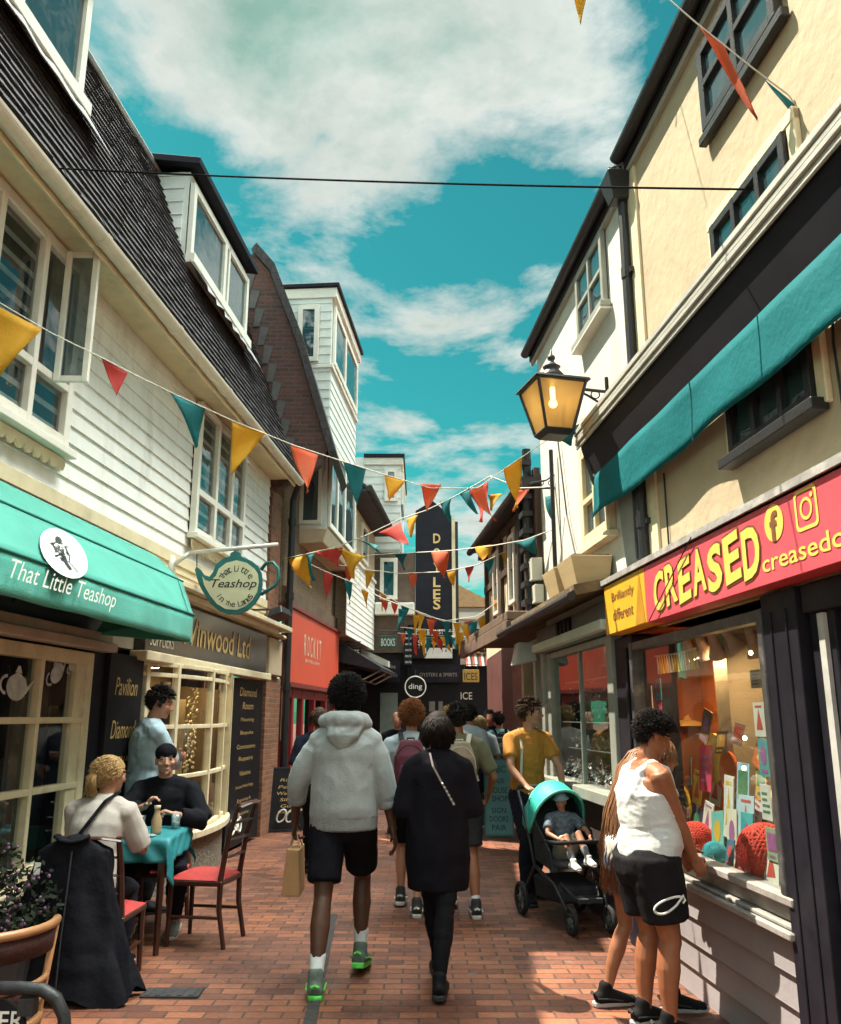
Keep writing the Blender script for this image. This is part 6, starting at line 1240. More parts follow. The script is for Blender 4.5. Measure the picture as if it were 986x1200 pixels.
class Figure:
    """skeleton in local axes: x right, y ahead, z up; lengths in metres for the given height"""
    def __init__(f,H=1.75,w=1.,hip=None,lean=0.,twist=0.,feet=None,hands=None,head=(0,0,0),toe=(0,0),footpitch=(0,0),poles=None,slump=0.,sh=1.):
        k=H/1.75; f.k=k; f.H=H; f.w=w
        f.hipc=V(hip) if hip else V((0,0,.925*k))
        R_=Matrix.Rotation(-lean,3,'X'); Rt=Matrix.Rotation(twist,3,'Z')
        up=R_@V((0,0,1)); fw=R_@V((0,1,0)); f.up=up; f.fw=Rt@fw; rt=Rt@V((1,0,0)); f.rt=rt
        f.waist=f.hipc+up*.16*k+V((0,-.01,0)); f.chest=f.hipc+up*.33*k; f.shc=f.hipc+up*.50*k+fw*slump; f.neck=f.shc+up*.055*k+fw*.015*k
        f.shj=[f.shc+rt*(-s*.185*k*(.5+.5*w)*sh)+up*(-.035*k) for s in (1,-1)]     # 0 = left, 1 = right
        f.shj=[f.shc-rt*(.18*k*sh*(.5+.5*w))-up*.035*k, f.shc+rt*(.18*k*sh*(.5+.5*w))-up*.035*k]
        f.hj=[f.hipc+V((-.09*k*(.4+.6*w),0,-.03*k)),f.hipc+V((.09*k*(.4+.6*w),0,-.03*k))]
        feet=feet or [(-.10*k,0,.085*k),(.10*k,0,.085*k)]
        f.l1,f.l2=.43*k,.415*k; f.a1,f.a2=.295*k,.26*k
        poles=poles or {}
        f.kn=[];f.an=[]
        for i in (0,1):
            kk,aa=ik(f.hj[i],V(feet[i]),f.l1,f.l2,V(poles.get('k%d'%i,(0,1,0)))); f.kn.append(kk); f.an.append(aa)
        hands=hands or [(-.27*k,.06*k,.86*k),(.27*k,.06*k,.86*k)]
        f.el=[];f.wr=[]
        for i in (0,1):
            ee,ww=ik(f.shj[i],V(hands[i]),f.a1,f.a2,V(poles.get('e%d'%i,((-.5,.5)[i],-1,0)))); f.el.append(ee); f.wr.append(ww)
        yaw,pitch,roll=head; f.hR=Matrix.Rotation(yaw,3,'Z')@Matrix.Rotation(-pitch,3,'X')@Matrix.Rotation(roll,3,'Y')
        f.headc=f.neck+f.up*.075*k+f.fw*.012*k+f.hR@V((0,.015*k,.075*k))
        f.toe=toe; f.fp=footpitch
    def hd(f,x,y,z): return f.headc+f.hR@V((x*f.k,y*f.k,z*f.k))
    # ---- body
    def torso(f,mb,g=0.,shoulders=True,n=20,lo=-.06,belly=0.,chestw=1.):
        k,w=f.k,f.w
        st=[(-.06,.115,.085),(0,.165,.11),(.08,.158,.108),(.17,.14,.098),(.27,.155,.112),(.36,.168,.118),(.43,.165,.108),(.485,.13,.085),(.52,.07,.06)]
        pts=[];rad=[]
        for t,rx,ry in st:
            if t<lo: continue
            p=f.hipc+f.up*(t*k)
            if t>.35: p=p+(f.shc-(f.hipc+f.up*.5*k))*min(1,(t-.35)/.15)
            b=belly*math.exp(-((t-.13)/.12)**2); p=p+f.fw*(b*.6)
            pts.append(p); rad.append(((rx*w*(chestw if t>.2 else 1))*k+g+b*.3,(ry*(.55+.45*w))*k+g+b*.6))
        mb.etube(pts,rad,f.rt,n,0,.12 if mb.cloth else .9,.9)
        if shoulders:
            for i in (0,1): mb.etube([f.shc+f.up*.0,f.shc.lerp(f.shj[i],.6),f.shj[i]],[(.075*k+g*.6,)*2,(.07*k*(.5+.5*w)+g*(.6 if mb.cloth else 1),)*2,(.058*k*(.5+.5*w)+g*(.45 if mb.cloth else 1),)*2],f.fw,12)
    def leg(f,mb,i,g=0.,t0=0.,t1=2.,r=None):
        k,w=f.k,f.w*.5+.5
        P=[(0,.088),(.25,.082),(.6,.066),(.92,.054),(1.0,.052),(1.12,.052),(1.35,.057),(1.6,.046),(1.85,.035),(2.,.034)]
        pts=[];rad=[]
        def at(t):
            a,b,c=f.hj[i],f.kn[i],f.an[i]
            p=a.lerp(b,t) if t<=1 else b.lerp(c,t-1)
            if 1.1<t<1.7: p=p+ (V((0,-1,0))*.012*k)
            return p
        def rr(t):
            for (u,ru),(v,rv) in zip(P,P[1:]):
                if u<=t<=v: return ru+(rv-ru)*(t-u)/(v-u)
            return P[-1][1]
        ts=sorted(set([t0,t1]+[p[0] for p in P if t0<p[0]<t1]))
        for t in ts: pts.append(at(t)); rad.append(rr(t)*k*w+(g(t) if callable(g) else g))
        mb.etube(pts,rad,V((1,0,0)),14,0,.9,.12 if mb.cloth else .9)
    def arm(f,mb,i,g=0.,t0=0.,t1=2.):
        k,w=f.k,f.w*.5+.5; P=[(0,.052),(.3,.049),(.7,.042),(.95,.037),(1.05,.037),(1.25,.038),(1.6,.031),(1.9,.025),(2,.025)]
        def rr(t):
            for (u,ru),(v,rv) in zip(P,P[1:]):
                if u<=t<=v: return ru+(rv-ru)*(t-u)/(v-u)
            return P[-1][1]
        ts=sorted(set([t0,t1]+[p[0] for p in P if t0<p[0]<t1])); a,b,c=f.shj[i],f.el[i],f.wr[i]
        mb.etube([a.lerp(b,t) if t<=1 else b.lerp(c,t-1) for t in ts],[rr(t)*k*w+(g(t) if callable(g) else g) for t in ts],f.fw,12,0,.9,.12 if mb.cloth else .9)
    def hand(f,mb,i,curl=.5,palm=None,dirv=None):
        """palm, four unequal bent fingers and a thumb leaving the side of the palm"""
        k=f.k; s=(-1,1)[i]; d=V(dirv).normalized() if dirv else (f.wr[i]-f.el[i]).normalized()
        pn=V(palm) if palm else V((-s,0,0)); pn=(pn-d*pn.dot(d)).normalized()     # palm faces pn
        side=d.cross(pn)*(1 if i==1 else -1); 
        if side.dot(V((0,1,0)))<0 and abs(d.z)>.5: side=-side
        w=f.wr[i]; mb.etube([w-d*.02*k,w+d*.03*k,w+d*.085*k],[(.026*k,.020*k),(.036*k,.016*k),(.040*k,.014*k)],side,12)
        for j,(off,L) in enumerate(((.028,.072),(.010,.082),(-.009,.076),(-.027,.060))):
            p=w+d*.085*k+side*off*k; pts=[p-d*.02*k,p]; a=0
            for seg in (.45,.32,.23): a+=curl*(.75+.1*j); dd=d*math.cos(a)+pn*math.sin(a); p=p+dd*L*k*seg; pts.append(p)
            mb.etube(pts,[.0105*k,.0100*k,.0095*k,.0088*k,.0078*k],pn,8)
        p=w+d*.025*k+side*.03*k; t1=p+(d*.55+side*.65+pn*.35).normalized()*.042*k; t2=t1+(d*.8+side*.1+pn*.5).normalized()*.035*k
        mb.etube([p-side*.012*k,p,t1,t2],[.014*k,.0135*k,.011*k,.009*k],pn,8)
    def foot(f,mb,i,g=0.,h=.0):
        k=f.k; a=f.an[i]; Rz=Matrix.Rotation(f.toe[i],3,'Z')@Matrix.Rotation(f.fp[i],3,'X')
        q=lambda y,z,x=0: a+Rz@V((x,y*k,z*k))
        mb.etube([q(-.055,-.045),q(-.02,-.035),q(.06,-.042),q(.13,-.056),q(.18,-.062)],[(.034*k+g,.036*k+g),(.037*k+g,.045*k+g),(.040*k+g,.034*k+g),(.044*k+g,.023*k+g),(.034*k+g,.017*k+g)],Rz@V((1,0,0)),14)
        mb.etube([q(-.02,-.03),q(-.005,.03)],[.036*k+g,.035*k+g],V((1,0,0)),12)
    def head(f,mb,jaw=1.):
        k=f.k; R3=f.hR
        mb.ball(f.hd(0,-.012,.035),(.076*k,.094*k,.085*k),20,14,rot=R3)
        mb.ball(f.hd(0,.015,-.015),(.066*k,.078*k,.085*k),18,12,rot=R3)
        mb.ball(f.hd(0,.040,-.070),(.046*k*jaw,.046*k,.040*k),16,10,rot=R3)
        mb.ball(f.hd(0,.074,-.093),(.020*k*jaw,.018*k,.017*k),10,8,rot=R3)                 # chin
        mb.etube([f.hd(0,.086,.022),f.hd(0,.099,-.005),f.hd(0,.108,-.026)],[.008*k,.011*k,.0145*k],R3@V((1,0,0)),10)  # nose
        for s in (-1,1):
            mb.ball(f.hd(s*.012,.096,-.030),.010*k,8,6)
            mb.ball(f.hd(s*.030,.078,.032),(.024*k,.013*k,.009*k),10,8,rot=R3)             # brow ridge
            mb.ball(f.hd(s*.045,.062,-.020),(.022*k,.022*k,.020*k),10,8,rot=R3)            # cheek
            mb.ball(f.hd(s*.033,.076,.012),(.015*k,.012*k,.010*k),10,8,rot=R3)             # eyeball under the lid
            mb.ball(f.hd(s*.077,-.012,-.004),(.010*k,.022*k,.033*k),10,8,rot=R3)           # ear
        mb.ball(f.hd(0,.086,-.056),(.024*k,.012*k,.007*k),10,6,rot=R3); mb.ball(f.hd(0,.084,-.067),(.020*k,.012*k,.008*k),10,6,rot=R3)
        mb.etube([f.neck-f.up*.05*k,f.neck+f.up*.03*k,f.hd(0,-.01,-.05)],[.060*k*(.6+.4*f.w),.052*k*(.6+.4*f.w),.052*k],f.rt,14)
    def face_paint(f,root,smile=False):
        off=wloc(root) if root else V((0,0,0)); k=f.k; inv=f.hR.transposed()
        def paint(c):
            d=inv@(V(c)-f.headc)/k
            if d.y<.05 or abs(d.x)>.06: return 0
            for s in (-1,1):
                e=((d.x-s*.033)/.0135)**2+((d.z-.012)/.0058)**2
                if e<1: return 2 if ((d.x-s*.033)/.0085)**2<1 else 1
                if ((d.x-s*.033)/.025)**2+((d.z-.034)/.006)**2<1: return 4
            if (d.x/.026)**2+((d.z+.061)/.011)**2<1: return 5 if smile and abs(d.z+.061)<.0035 and abs(d.x)<.018 else 3
            return 0
        return paint
    def body(f,root,sk,voxel=.008,hands=(.5,.5),palms=(None,None),dirs=(None,None),face=True,bare_feet=True,belly=0.,smile=False,bust=0.):
        mb=MB(); f.torso(mb,-.014,belly=belly*.85)
        for i in (0,1): f.leg(mb,i); f.arm(mb,i); f.hand(mb,i,hands[i],palms[i],dirs[i]); f.foot(mb,i,-.006)
        f.head(mb)
        o=remesh(mb,'body',[sk,EYEW,EYED,LIP,BROW,TEETH],None,voxel,1,paint=f.face_paint(None,smile) if face else None); o.parent=root
        return o
def finish(o,root): o.parent=root; return o
def garment(root,name,m,mb,voxel=.011,sm=3,disp=.006,dsc=9.,dvec=(1,1,.6),fold=.7):
    return finish(remesh(mb,name,m,None,voxel,sm,disp,dsc,dvec,None,fold),root)
def tee(f,root,name,m,g=.018,sl=.75,hem=-.06,belly=0.,disp=.006,low=0.,voxel=.011,sg=.012,longsleeve=False,t1=None,chestw=1.,dsc=9.):
    mb=MB(True); f.torso(mb,g,belly=belly,lo=-.06,chestw=chestw)
    if low>0: mb.etube([f.hipc-V((0,0,low)),f.hipc+V((0,0,.05)),f.hipc+f.up*.15],[(.175*f.k*f.w+g,.115*f.k*(.5+.5*f.w)+g+belly*.3)]*2+[(.155*f.k*f.w+g,.105*f.k+g+belly*.5)],f.rt,20,0,.12)
    for i in (0,1): f.arm(mb,i,lambda t:g*.6+sg*(1+.5*min(1,t)),-.0,t1 or sl)
    return garment(root,name,m,mb,voxel,3,disp,dsc)
def shorts(f,root,name,m,g=.03,t=.75,flare=.02,voxel=.011,top=.10,disp=.006,hw=1.):
    mb=MB(True); k,w=f.k,f.w*hw
    mb.etube([f.hipc-V((0,0,.06*k)),f.hipc,f.hipc+f.up*top],[(.16*k*w+g*.5,.115*k*(.5+.5*w)+g*.5),(.17*k*w+g*.4,.118*k*(.5+.5*w)+g*.5),(.152*k*w+g*.2,.108*k*(.5+.5*w)+g*.3)],f.rt,20)
    for i in (0,1): f.leg(mb,i,lambda q:g*.6+flare*q,0,t)
    return garment(root,name,m,mb,voxel,2,disp,8.)
def trousers(f,root,name,m,g=.014,t=1.9,voxel=.011,flare=.004,disp=.005):
    mb=MB(True); k,w=f.k,f.w
    mb.etube([f.hipc-V((0,0,.06*k)),f.hipc,f.hipc+f.up*.08],[(.16*k*w+g,.115*k*(.5+.5*w)+g),(.17*k*w+g*.8,.118*k*(.5+.5*w)+g*.8),(.155*k*w+g*.6,.108*k*(.5+.5*w)+g*.6)],f.rt,20)
    for i in (0,1): f.leg(mb,i,lambda q:g+flare*q,0,t)
    return garment(root,name,m,mb,voxel,2,disp,10.,(1,1,1.6))
def shoes(f,root,upper,sole,laces=None,g=.010):
    for i in (0,1):
        mb=MB(); f.foot(mb,i,g); sh=garment(root,'shoe',upper,mb,.008,2,0)
        k=f.k; a=f.an[i]; Rz=Matrix.Rotation(f.toe[i],3,'Z')@Matrix.Rotation(f.fp[i],3,'X'); q=lambda x,y,z:a+Rz@V((x*k,y*k,z*k))
        out=[(-.038,-.09),(-.046,-.03),(-.047,.08),(-.052,.14),(-.035,.205),(0,.222),(.035,.205),(.052,.14),(.047,.08),(.046,-.03),(.038,-.09),(0,-.105)]
        mb=MB(); n=len(out); mb.add([q(x,y,-.089 if y<.17 else -.082) for x,y in out]+[q(x*.97,y*.985,-.058) for x,y in out],[tuple(range(n-1,-1,-1)),tuple(range(n,2*n))]+[(j,(j+1)%n,n+(j+1)%n,n+j) for j in range(n)])
        so_=mb.build('sole',sole,None,bevel=.006); so_.parent=sh
        if laces:
            mb=MB()
            for j in range(4): y=.03+.025*j; mb.tube([q(-.03,y,.002-.012*j),q(0,y+.004,.013-.013*j),q(.03,y,.002-.012*j)],.004,5)
            mb.tube([q(-.049,-.08,-.03),q(-.052,.0,-.035),q(-.055,.09,-.05)],.005,5); mb.tube([q(.049,-.08,-.03),q(.052,.0,-.035),q(.055,.09,-.05)],.005,5)
            mb.tube([q(-.02,-.098,-.01),q(0,-.104,-.0),q(.02,-.098,-.01)],.009,5)
            l=mb.build('trim',laces,None); l.parent=sh
def socks(f,root,m,t0=1.7):
    for i in (0,1):
        mb=MB(); f.leg(mb,i,.005,t0,2.0); garment(root,'sock',m,mb,.008,1,.002,20)
def hair(f,root,m,style='short',n=500,seed=1,length=.03,cap=1.0,curl=0.,low=-.03,front=.062):
    """scalp cap plus many tapered locks"""
    rnd=random.Random(seed); k=f.k
    mb=MB(); c=V((0,-.014,.036)); rad=V((.081,.099,.091))*cap
    pts=[]
    while len(pts)<n:
        d=V((rnd.gauss(0,1),rnd.gauss(0,1),rnd.gauss(0,1))).normalized(); p=V((c.x+d.x*rad.x,c.y+d.y*rad.y,c.z+d.z*rad.z))
        lim=low-.04 if p.y<-.045 else low+.02
        if p.z<lim: continue
        if p.y>.0 and p.z<.055+.25*max(0,p.y-.02) and abs(p.x)<.075: 
            if p.y>.02: continue
        pts.append((p,d))
    for p,d in pts:
        if style=='curly': out=(d+V((rnd.uniform(-.7,.7),rnd.uniform(-.7,.7),rnd.uniform(-.4,.7)))).normalized()
        elif style=='bob': out=(d*.35+V((d.x*.15,-.1+.0*d.y,-1))).normalized()
        elif style=='back': out=(d*.35+V((0,-1,-.35))).normalized()
        else: out=(d*.75+V((rnd.uniform(-.3,.3),.25 if p.z>.08 else -.3,-.45 if p.z<.08 else .15))).normalized()
        L=length*rnd.uniform(.6,1.2); a=p-d*.006; b=p+d*.004+out*L*.5; e=b+(out+V((rnd.uniform(-curl,curl),rnd.uniform(-curl,curl),rnd.uniform(-curl,curl)-.2))).normalized()*L*.5
        r=.0060 if style!='curly' else .0050
        mb.tube([f.hd(*a),f.hd(*b),f.hd(*e)],[r*k,r*.8*k,r*.25*k],5)
    cp=MB(); R3=f.hR; cp.ball(f.hd(0,-.016,.040),(.0805*k*cap,.096*k*cap,.087*k*cap),20,14,rot=R3); cp.ball(f.hd(0,-.045,-.01),(.068*k,.062*k,.07*k),16,10,rot=R3)
    inv=f.hR.transposed(); keep=[]
    for fc in cp.f:
        q=sum((cp.v[i] for i in fc),V((0,0,0)))/len(fc); d=inv@(q-f.headc)/k
        if d.z<(low-.05 if d.y<-.04 else low+.03): continue
        if d.y>.03 and d.z<.072: continue
        keep.append(fc)
    cp.f=keep; cp.mi=[0]*len(keep); mb.join(cp)
    return finish(mb.build('hair',m,None,smooth=True),root)
def strap(root,name,m,pts,w=.018,t=.003,norm=None):
    mb=MB(); mb.tube(pts,[(w,t)]*len(pts) if norm is None else w,6)
    return finish(mb.build(name,m,None),root)
def person(label,loc,heading,group=None):
    o=thing('person',label,'person',(0,0,0),group); return o
def place(o,loc,heading):
    o.location=loc; o.rotation_euler.z=heading
def backpack(f,root,m,m2,label,w=.30,h=.44,d=.15,z0=.06,trim=None):
    k=f.k; F3=lambda x,y,z:f.hipc+f.up*(z0+z)*k+f.rt*x*k-f.fw*(.12*k*(.5+.5*f.w)+.02+y*k)
    mb=MB(); 
    mb.etube([F3(0,d*.45,.02),F3(0,d*.5,.12),F3(0,d*.5,h*.7),F3(0,d*.4,h*.95)],[(w*.44*k,d*.42*k),(w*.5*k,d*.5*k),(w*.48*k,d*.48*k),(w*.33*k,d*.32*k)],f.rt,20)
    t=thing('backpack',label,'backpack'); b=remesh(mb,'bag',m,None,.012,1,.005,7); b.parent=t
    mb=MB(); mb.etube([F3(0,d*.98,.05),F3(0,d*1.08,.12),F3(0,d*.98,.22)],[(w*.33*k,.03*k),(w*.36*k,.045*k),(w*.33*k,.03*k)],f.rt,14); p=remesh(mb,'front_pocket',m2,None,.01,1,.003,9); p.parent=t
    mb=MB(); mb.tube([F3(-.035,.02,h*.95),F3(-.03,.03,h*1.05),F3(.03,.03,h*1.05),F3(.035,.02,h*.95)],.008,6); hb_=mb.build('grab_handle',trim or m2,None); hb_.parent=t
    for s in (-1,1):
        mb=MB(); A=F3(s*.07,.02,h*.92); sh=f.shc.lerp(f.shj[0 if s<0 else 1],.55)+f.up*(.085*k)+f.fw*(-.01); 
        fr=f.shc.lerp(f.shj[0 if s<0 else 1],.7)+f.fw*(.12*k)-f.up*.1*k; lo_=F3(s*.12,.0,.10)+f.fw*.08
        mb.tube([A,sh-f.fw*.06*k,sh,fr,lo_+f.rt*s*.04],[(.022,.008)]*5,8); st=mb.build('strap',trim or m2,None); st.parent=t
    mb=MB(); mb.tube([F3(w*.46*math.cos(a),d*.75,h*.5+h*.42*math.sin(a)) for a in [PI*i/14 for i in range(15)]],.005,5); zp=mb.build('zip',trim or m2,None); zp.parent=t
    return t

BLKC=mat('black_cloth',(.008,.0075,.011),.9,.25,6,.25,60,spec=.08); GREYM=mat('grey_marl_fleece',(.27,.30,.30),.9,.07,30,.15,70,sheen=.2)
WHT=mat('white_cotton',(.62,.64,.64),.9,.05,8,.12,60); 
# ---- tall walker in the grey hooded top
f=Figure(1.86,1.05,hip=(0,.02,.97),lean=.03,feet=[(-.10,-.30,.10),(.10,.22,.13)],hands=[(-.34,.14,.92),(.33,.06,.84)],head=(.05,-.03,0),toe=(.12,-.05),footpitch=(0.05,-.15),poles={'e0':(-.8,-.8,0),'e1':(.8,-.7,0)},sh=.93)
for q_ in f.shj: q_.z-=.03
CL=True
p=person('tall walker in a pale grey hooded top, black shorts and green soled trainers',0,0)
f.body(p,SK_D,hands=(1.0,.45))
m=MB(True); f.torso(m,.030,chestw=1.04); 
m.etube([f.hipc-V((0,0,.0)),f.hipc+V((0,0,.06)),f.hipc+V((0,0,.2)),f.hipc+V((0,0,.36))],[(.222,.165),(.224,.172),(.212,.162),(.20,.145)],f.rt,24,0,.1)
for i in (0,1): f.arm(m,i,lambda t:.008+.030*math.sin(min(1.4,t)*2.0),0,1.42)
hd_=garment(p,'hooded_top',GREYM,m,.009,8,.0048,6,(1,1,.5),1.2)
m=MB(); m.etube([f.hipc-V((0,0,.07)),f.hipc+V((0,0,.01))],[(.220,.165),(.222,.168)],f.rt,22,0,.1); r=garment(p,'hem_rib',mat('grey_rib',(.22,.24,.24),.9,.06,40,.2,60),m,.010,1,.002,30,(3,3,.2))
for i in (0,1):
    m=MB(True); f.arm(m,i,.026,1.40,1.50); garment(p,'cuff',MATS['grey_rib'],m,.009,1,.002,25)
m=MB(); c=f.shc
m.etube([f.neck+f.rt*-.13+f.fw*.06-f.up*.02,f.neck+f.rt*-.125-f.fw*.05+f.up*.01,f.neck+f.rt*-.07-f.fw*.11+f.up*.015,f.neck-f.fw*.125+f.up*.01,f.neck+f.rt*.07-f.fw*.11+f.up*.015,f.neck+f.rt*.125-f.fw*.05+f.up*.01,f.neck+f.rt*.13+f.fw*.06-f.up*.02],[.035,.05,.06,.062,.06,.05,.035],f.up,14)
m.etube([f.neck-f.fw*.10-f.up*.0,f.neck-f.fw*.155-f.up*.09,f.neck-f.fw*.145-f.up*.15],[(.13,.05),(.105,.045),(.05,.025)],f.rt,16)
m.etube([f.neck+f.rt*-.11-f.fw*.06-f.up*.02,f.neck-f.fw*.16-f.up*.06,f.neck+f.rt*.11-f.fw*.06-f.up*.02],[.03,.035,.03],f.up,10)
garment(p,'hood',GREYM,m,.010,2,.010,10)
shorts(f,p,'shorts',BLKC,.04,.78,.024,disp=.004,top=.03,hw=.88)
socks(f,p,WHT,1.72)
shoes(f,p,mat('grey_mesh_trainer',(.10,.13,.11),.8,.3,20),mat('neon_green_sole',(.10,.55,.08),.5,.2,10),mat('neon_green_trim',(.12,.62,.10),.5,.1))
hair(f,p,mat('black_hair',(.008,.007,.007),.7,.3,20,spec=.15),'curly',2600,2,.040,1.05,.4)
place(p,(-.50,5.78,0),R(-3)); HW=(p,f)
# paper carrier bag in the left hand
bw=V((-.50,5.78,0))+Matrix.Rotation(R(-3),3,'Z')@(f.wr[0]+V((0,.03,-.08)))
bg_=thing('paper_bag','brown paper carrier bag held low in the hooded walker left hand','bag',bw-V((0,0,.36)))
FB_=lambda x,y,z:bw+V((x,y,z)); KR=mat('kraft_paper',(.42,.24,.11),.8,.15,6,.25,12)
mb=MB(); mb.hexa([FB_(-.06,-.12,-.36),FB_(.06,-.12,-.36),FB_(.06,.12,-.36),FB_(-.06,.12,-.36),FB_(-.035,-.13,-.07),FB_(.045,-.13,-.08),FB_(.045,.13,-.07),FB_(-.035,.13,-.08)]); mb.build('bag',KR,bg_,bevel=.006)
mb=MB()
for s in (-.03,.04): mb.tube([FB_(s,-.06,-.075),FB_(s*.4,-.03,.0),FB_(s*.4,.03,.0),FB_(s,.06,-.075)],.005,5)
mb.build('handle',KR,bg_)
# ---- woman in black
f=Figure(1.63,1.02,hip=(0,0,.86),feet=[(.0,.22,.10),(.0,-.28,.085)],hands=[(-.15,.22,.96),(.16,.22,.97)],head=(.0,-.06,.02),toe=(.05,-.1),footpitch=(-.1,.02),poles={'e0':(-.35,-.8,-.7),'e1':(.35,-.8,-.7)},sh=.94)
for q_ in f.shj: q_.z-=.02
p=person('walker in a loose black tunic and leggings with a thin strap across the back',0,0)
f.body(p,SK_T)
m=MB(True); f.torso(m,.03,chestw=1.02); m.etube([f.hipc-V((0,0,.30)),f.hipc-V((0,0,.1)),f.hipc+V((0,0,.15)),f.chest],[(.19,.16),(.20,.165),(.19,.15),(.185,.14)],f.rt,22,0,.1)
for i in (0,1): f.arm(m,i,lambda t:.022+.028*t,0,1.05)
garment(p,'tunic',BLKC,m,.011,4,.008,7,(1,1,.4),.9)
trousers(f,p,'leggings',mat('black_leggings',(0.0075,0.0075,0.0097),.8,.2,6,.1,spec=.1),.006,1.92,flare=0)
shoes(f,p,mat('black_shoe',(0.0090,0.0090,0.0105),.6,.2,spec=.1),mat('black_sole',(.02,.02,.02),.7,.2))
hair(f,p,mat('dark_brown_hair',(.012,.008,.007),.7,.3,20,spec=.15),'bob',1700,4,.085,1.07,.15,low=-.06)
bk=lambda x,y,z:f.shc+f.rt*x-f.fw*(.165+y)+f.up*z
strap(p,'bag_strap',mat('grey_strap',(.22,.19,.19),.5,.2),[f.shc+f.rt*-.05-f.fw*.10+f.up*.05,bk(-.03,-.012,-.03),bk(.03,.0,-.14),bk(.10,.006,-.26)],.007)
mb=MB()
for t in (.45,.55,.65,.75,.85,.97): c=bk(-.03,0.004,-.03).lerp(bk(.10,.022,-.26),t); mb.ball(c,.008,8,6)
finish(mb.build('strap_studs',mat('stud_metal',(.55,.52,.5),.3,.1,metal=.7),None),p)
place(p,(.11,5.72,0),R(0))
# ---- person with maroon backpack
f=Figure(1.72,.98,feet=[(-.10,.15,.10),(.06,-.25,.09)],hands=[(-.24,.22,1.0),(.24,.22,1.0)],hip=(0,0,.905),footpitch=(0,.1))
p=person('walker with curly auburn hair, pale blue grey shirt, black shorts and a maroon backpack',0,0)
f.body(p,SK_F,.011); tee(f,p,'shirt',mat('pale_blue_shirt',(.36,.42,.46),.9,.08,8,.15),.022,.9); shorts(f,p,'shorts',BLKC,.04,.85,.02); shoes(f,p,mat('black_canvas_shoe',(.03,.03,.034),.7,.2),mat('white_sole',(.6,.58,.54),.6,.1),mat('white_trim',(.6,.6,.56),.6,.1))
hair(f,p,mat('auburn_hair',(.20,.075,.03),.7,.35,20,spec=.15),'curly',1500,5,.045,1.06,.5)
bkp=backpack(f,p,mat('maroon_nylon',(.12,.025,.045),.7,.2,5,.2),mat('dark_maroon_nylon',(.085,.02,.035),.7,.2,5,.2),'maroon backpack worn by the auburn haired walker',trim=mat('black_webbing',(.02,.02,.022),.8,.2))
place(p,(-.08,7.85,0),R(-2)); place(bkp,(-.08,7.85,0),R(-2))
# ---- person with beige backpack
f=Figure(1.70,1.05,feet=[(-.05,.2,.11),(.12,-.22,.09)],hands=[(-.26,.18,.95),(.28,.14,.93)],hip=(0,0,.90),footpitch=(-.1,.05))
p=person('walker in an olive shirt and dark grey shorts with a beige backpack',0,0)
f.body(p,SK_T,.011); tee(f,p,'shirt',mat('olive_cotton',(.13,.12,.07),.9,.12,8,.15),.022,.85); shorts(f,p,'shorts',mat('charcoal_cloth',(0.0338,0.0353,0.0413),.9,.2,6,.15,spec=.1),.04,.82,.02); socks(f,p,WHT,1.85); shoes(f,p,mat('black_canvas_shoe',(.03,.03,.034)),MATS['white_sole'],MATS['white_trim'])
hair(f,p,mat('dark_hair',(.016,.012,.010),.7,.3,20,spec=.15),'short',420,6,.03,1.02)
bkp=backpack(f,p,mat('beige_canvas',(.30,.24,.17),.85,.15,5,.25),mat('dark_beige_canvas',(.22,.17,.12),.85,.15,5,.25),'beige canvas backpack worn by the olive shirted walker',trim=mat('pale_webbing',(.50,.47,.40),.8,.1))
place(p,(.33,7.75,0),R(2)); place(bkp,(.33,7.75,0),R(2))
# ---- man pushing the pram
f=Figure(1.76,.95,hip=(0,0,.93),lean=.10,feet=[(-.10,-.16,.09),(.09,.14,.09)],hands=[(-.17,.40,1.0),(.17,.40,1.0)],head=(R(62),0,0),toe=(.2,-.1),poles={'e0':(-1,-.6,-.5),'e1':(1,-.6,-.5)})
p=person('man in a mustard shirt and dark jeans pushing the teal hooded pram',0,0)
f.body(p,SK_F,.009,hands=(1.1,1.1),palms=((0,0,-1),(0,0,-1)),dirs=((.1,1,-.2),(-.1,1,-.2)))
tee(f,p,'shirt',mat('mustard_cotton',(.42,.18,.030),.9,.1,8,.15),.015,.62,voxel=.010,dsc=11.); trousers(f,p,'jeans',mat('dark_denim',(0.0165,0.0180,0.0270),.85,.25,8,.15,spec=.1),.014,1.95)
shoes(f,p,MATS['black_shoe'],MATS['black_sole']); hair(f,p,mat('brown_hair',(.045,.025,.014),.7,.3,20,spec=.15),'short',520,7,.032,1.02)
mb=MB(); mb.ball(f.hd(0,.05,-.07),(.05,.045,.035),12,8,rot=f.hR); 
mb=MB(); mb.tube([f.shc+f.rt*.10+f.up*.07+f.fw*.02,f.shc+f.rt*.11+f.fw*.125-f.up*.1,f.hipc+f.rt*.13+f.fw*.15+f.up*.1],[(.012,.004)]*3,6); finish(mb.build('bag_strap',mat('cream_strap',(.5,.46,.36),.7,.1),None),p)
PH=R(-164); place(p,(.99,8.22,0),PH)
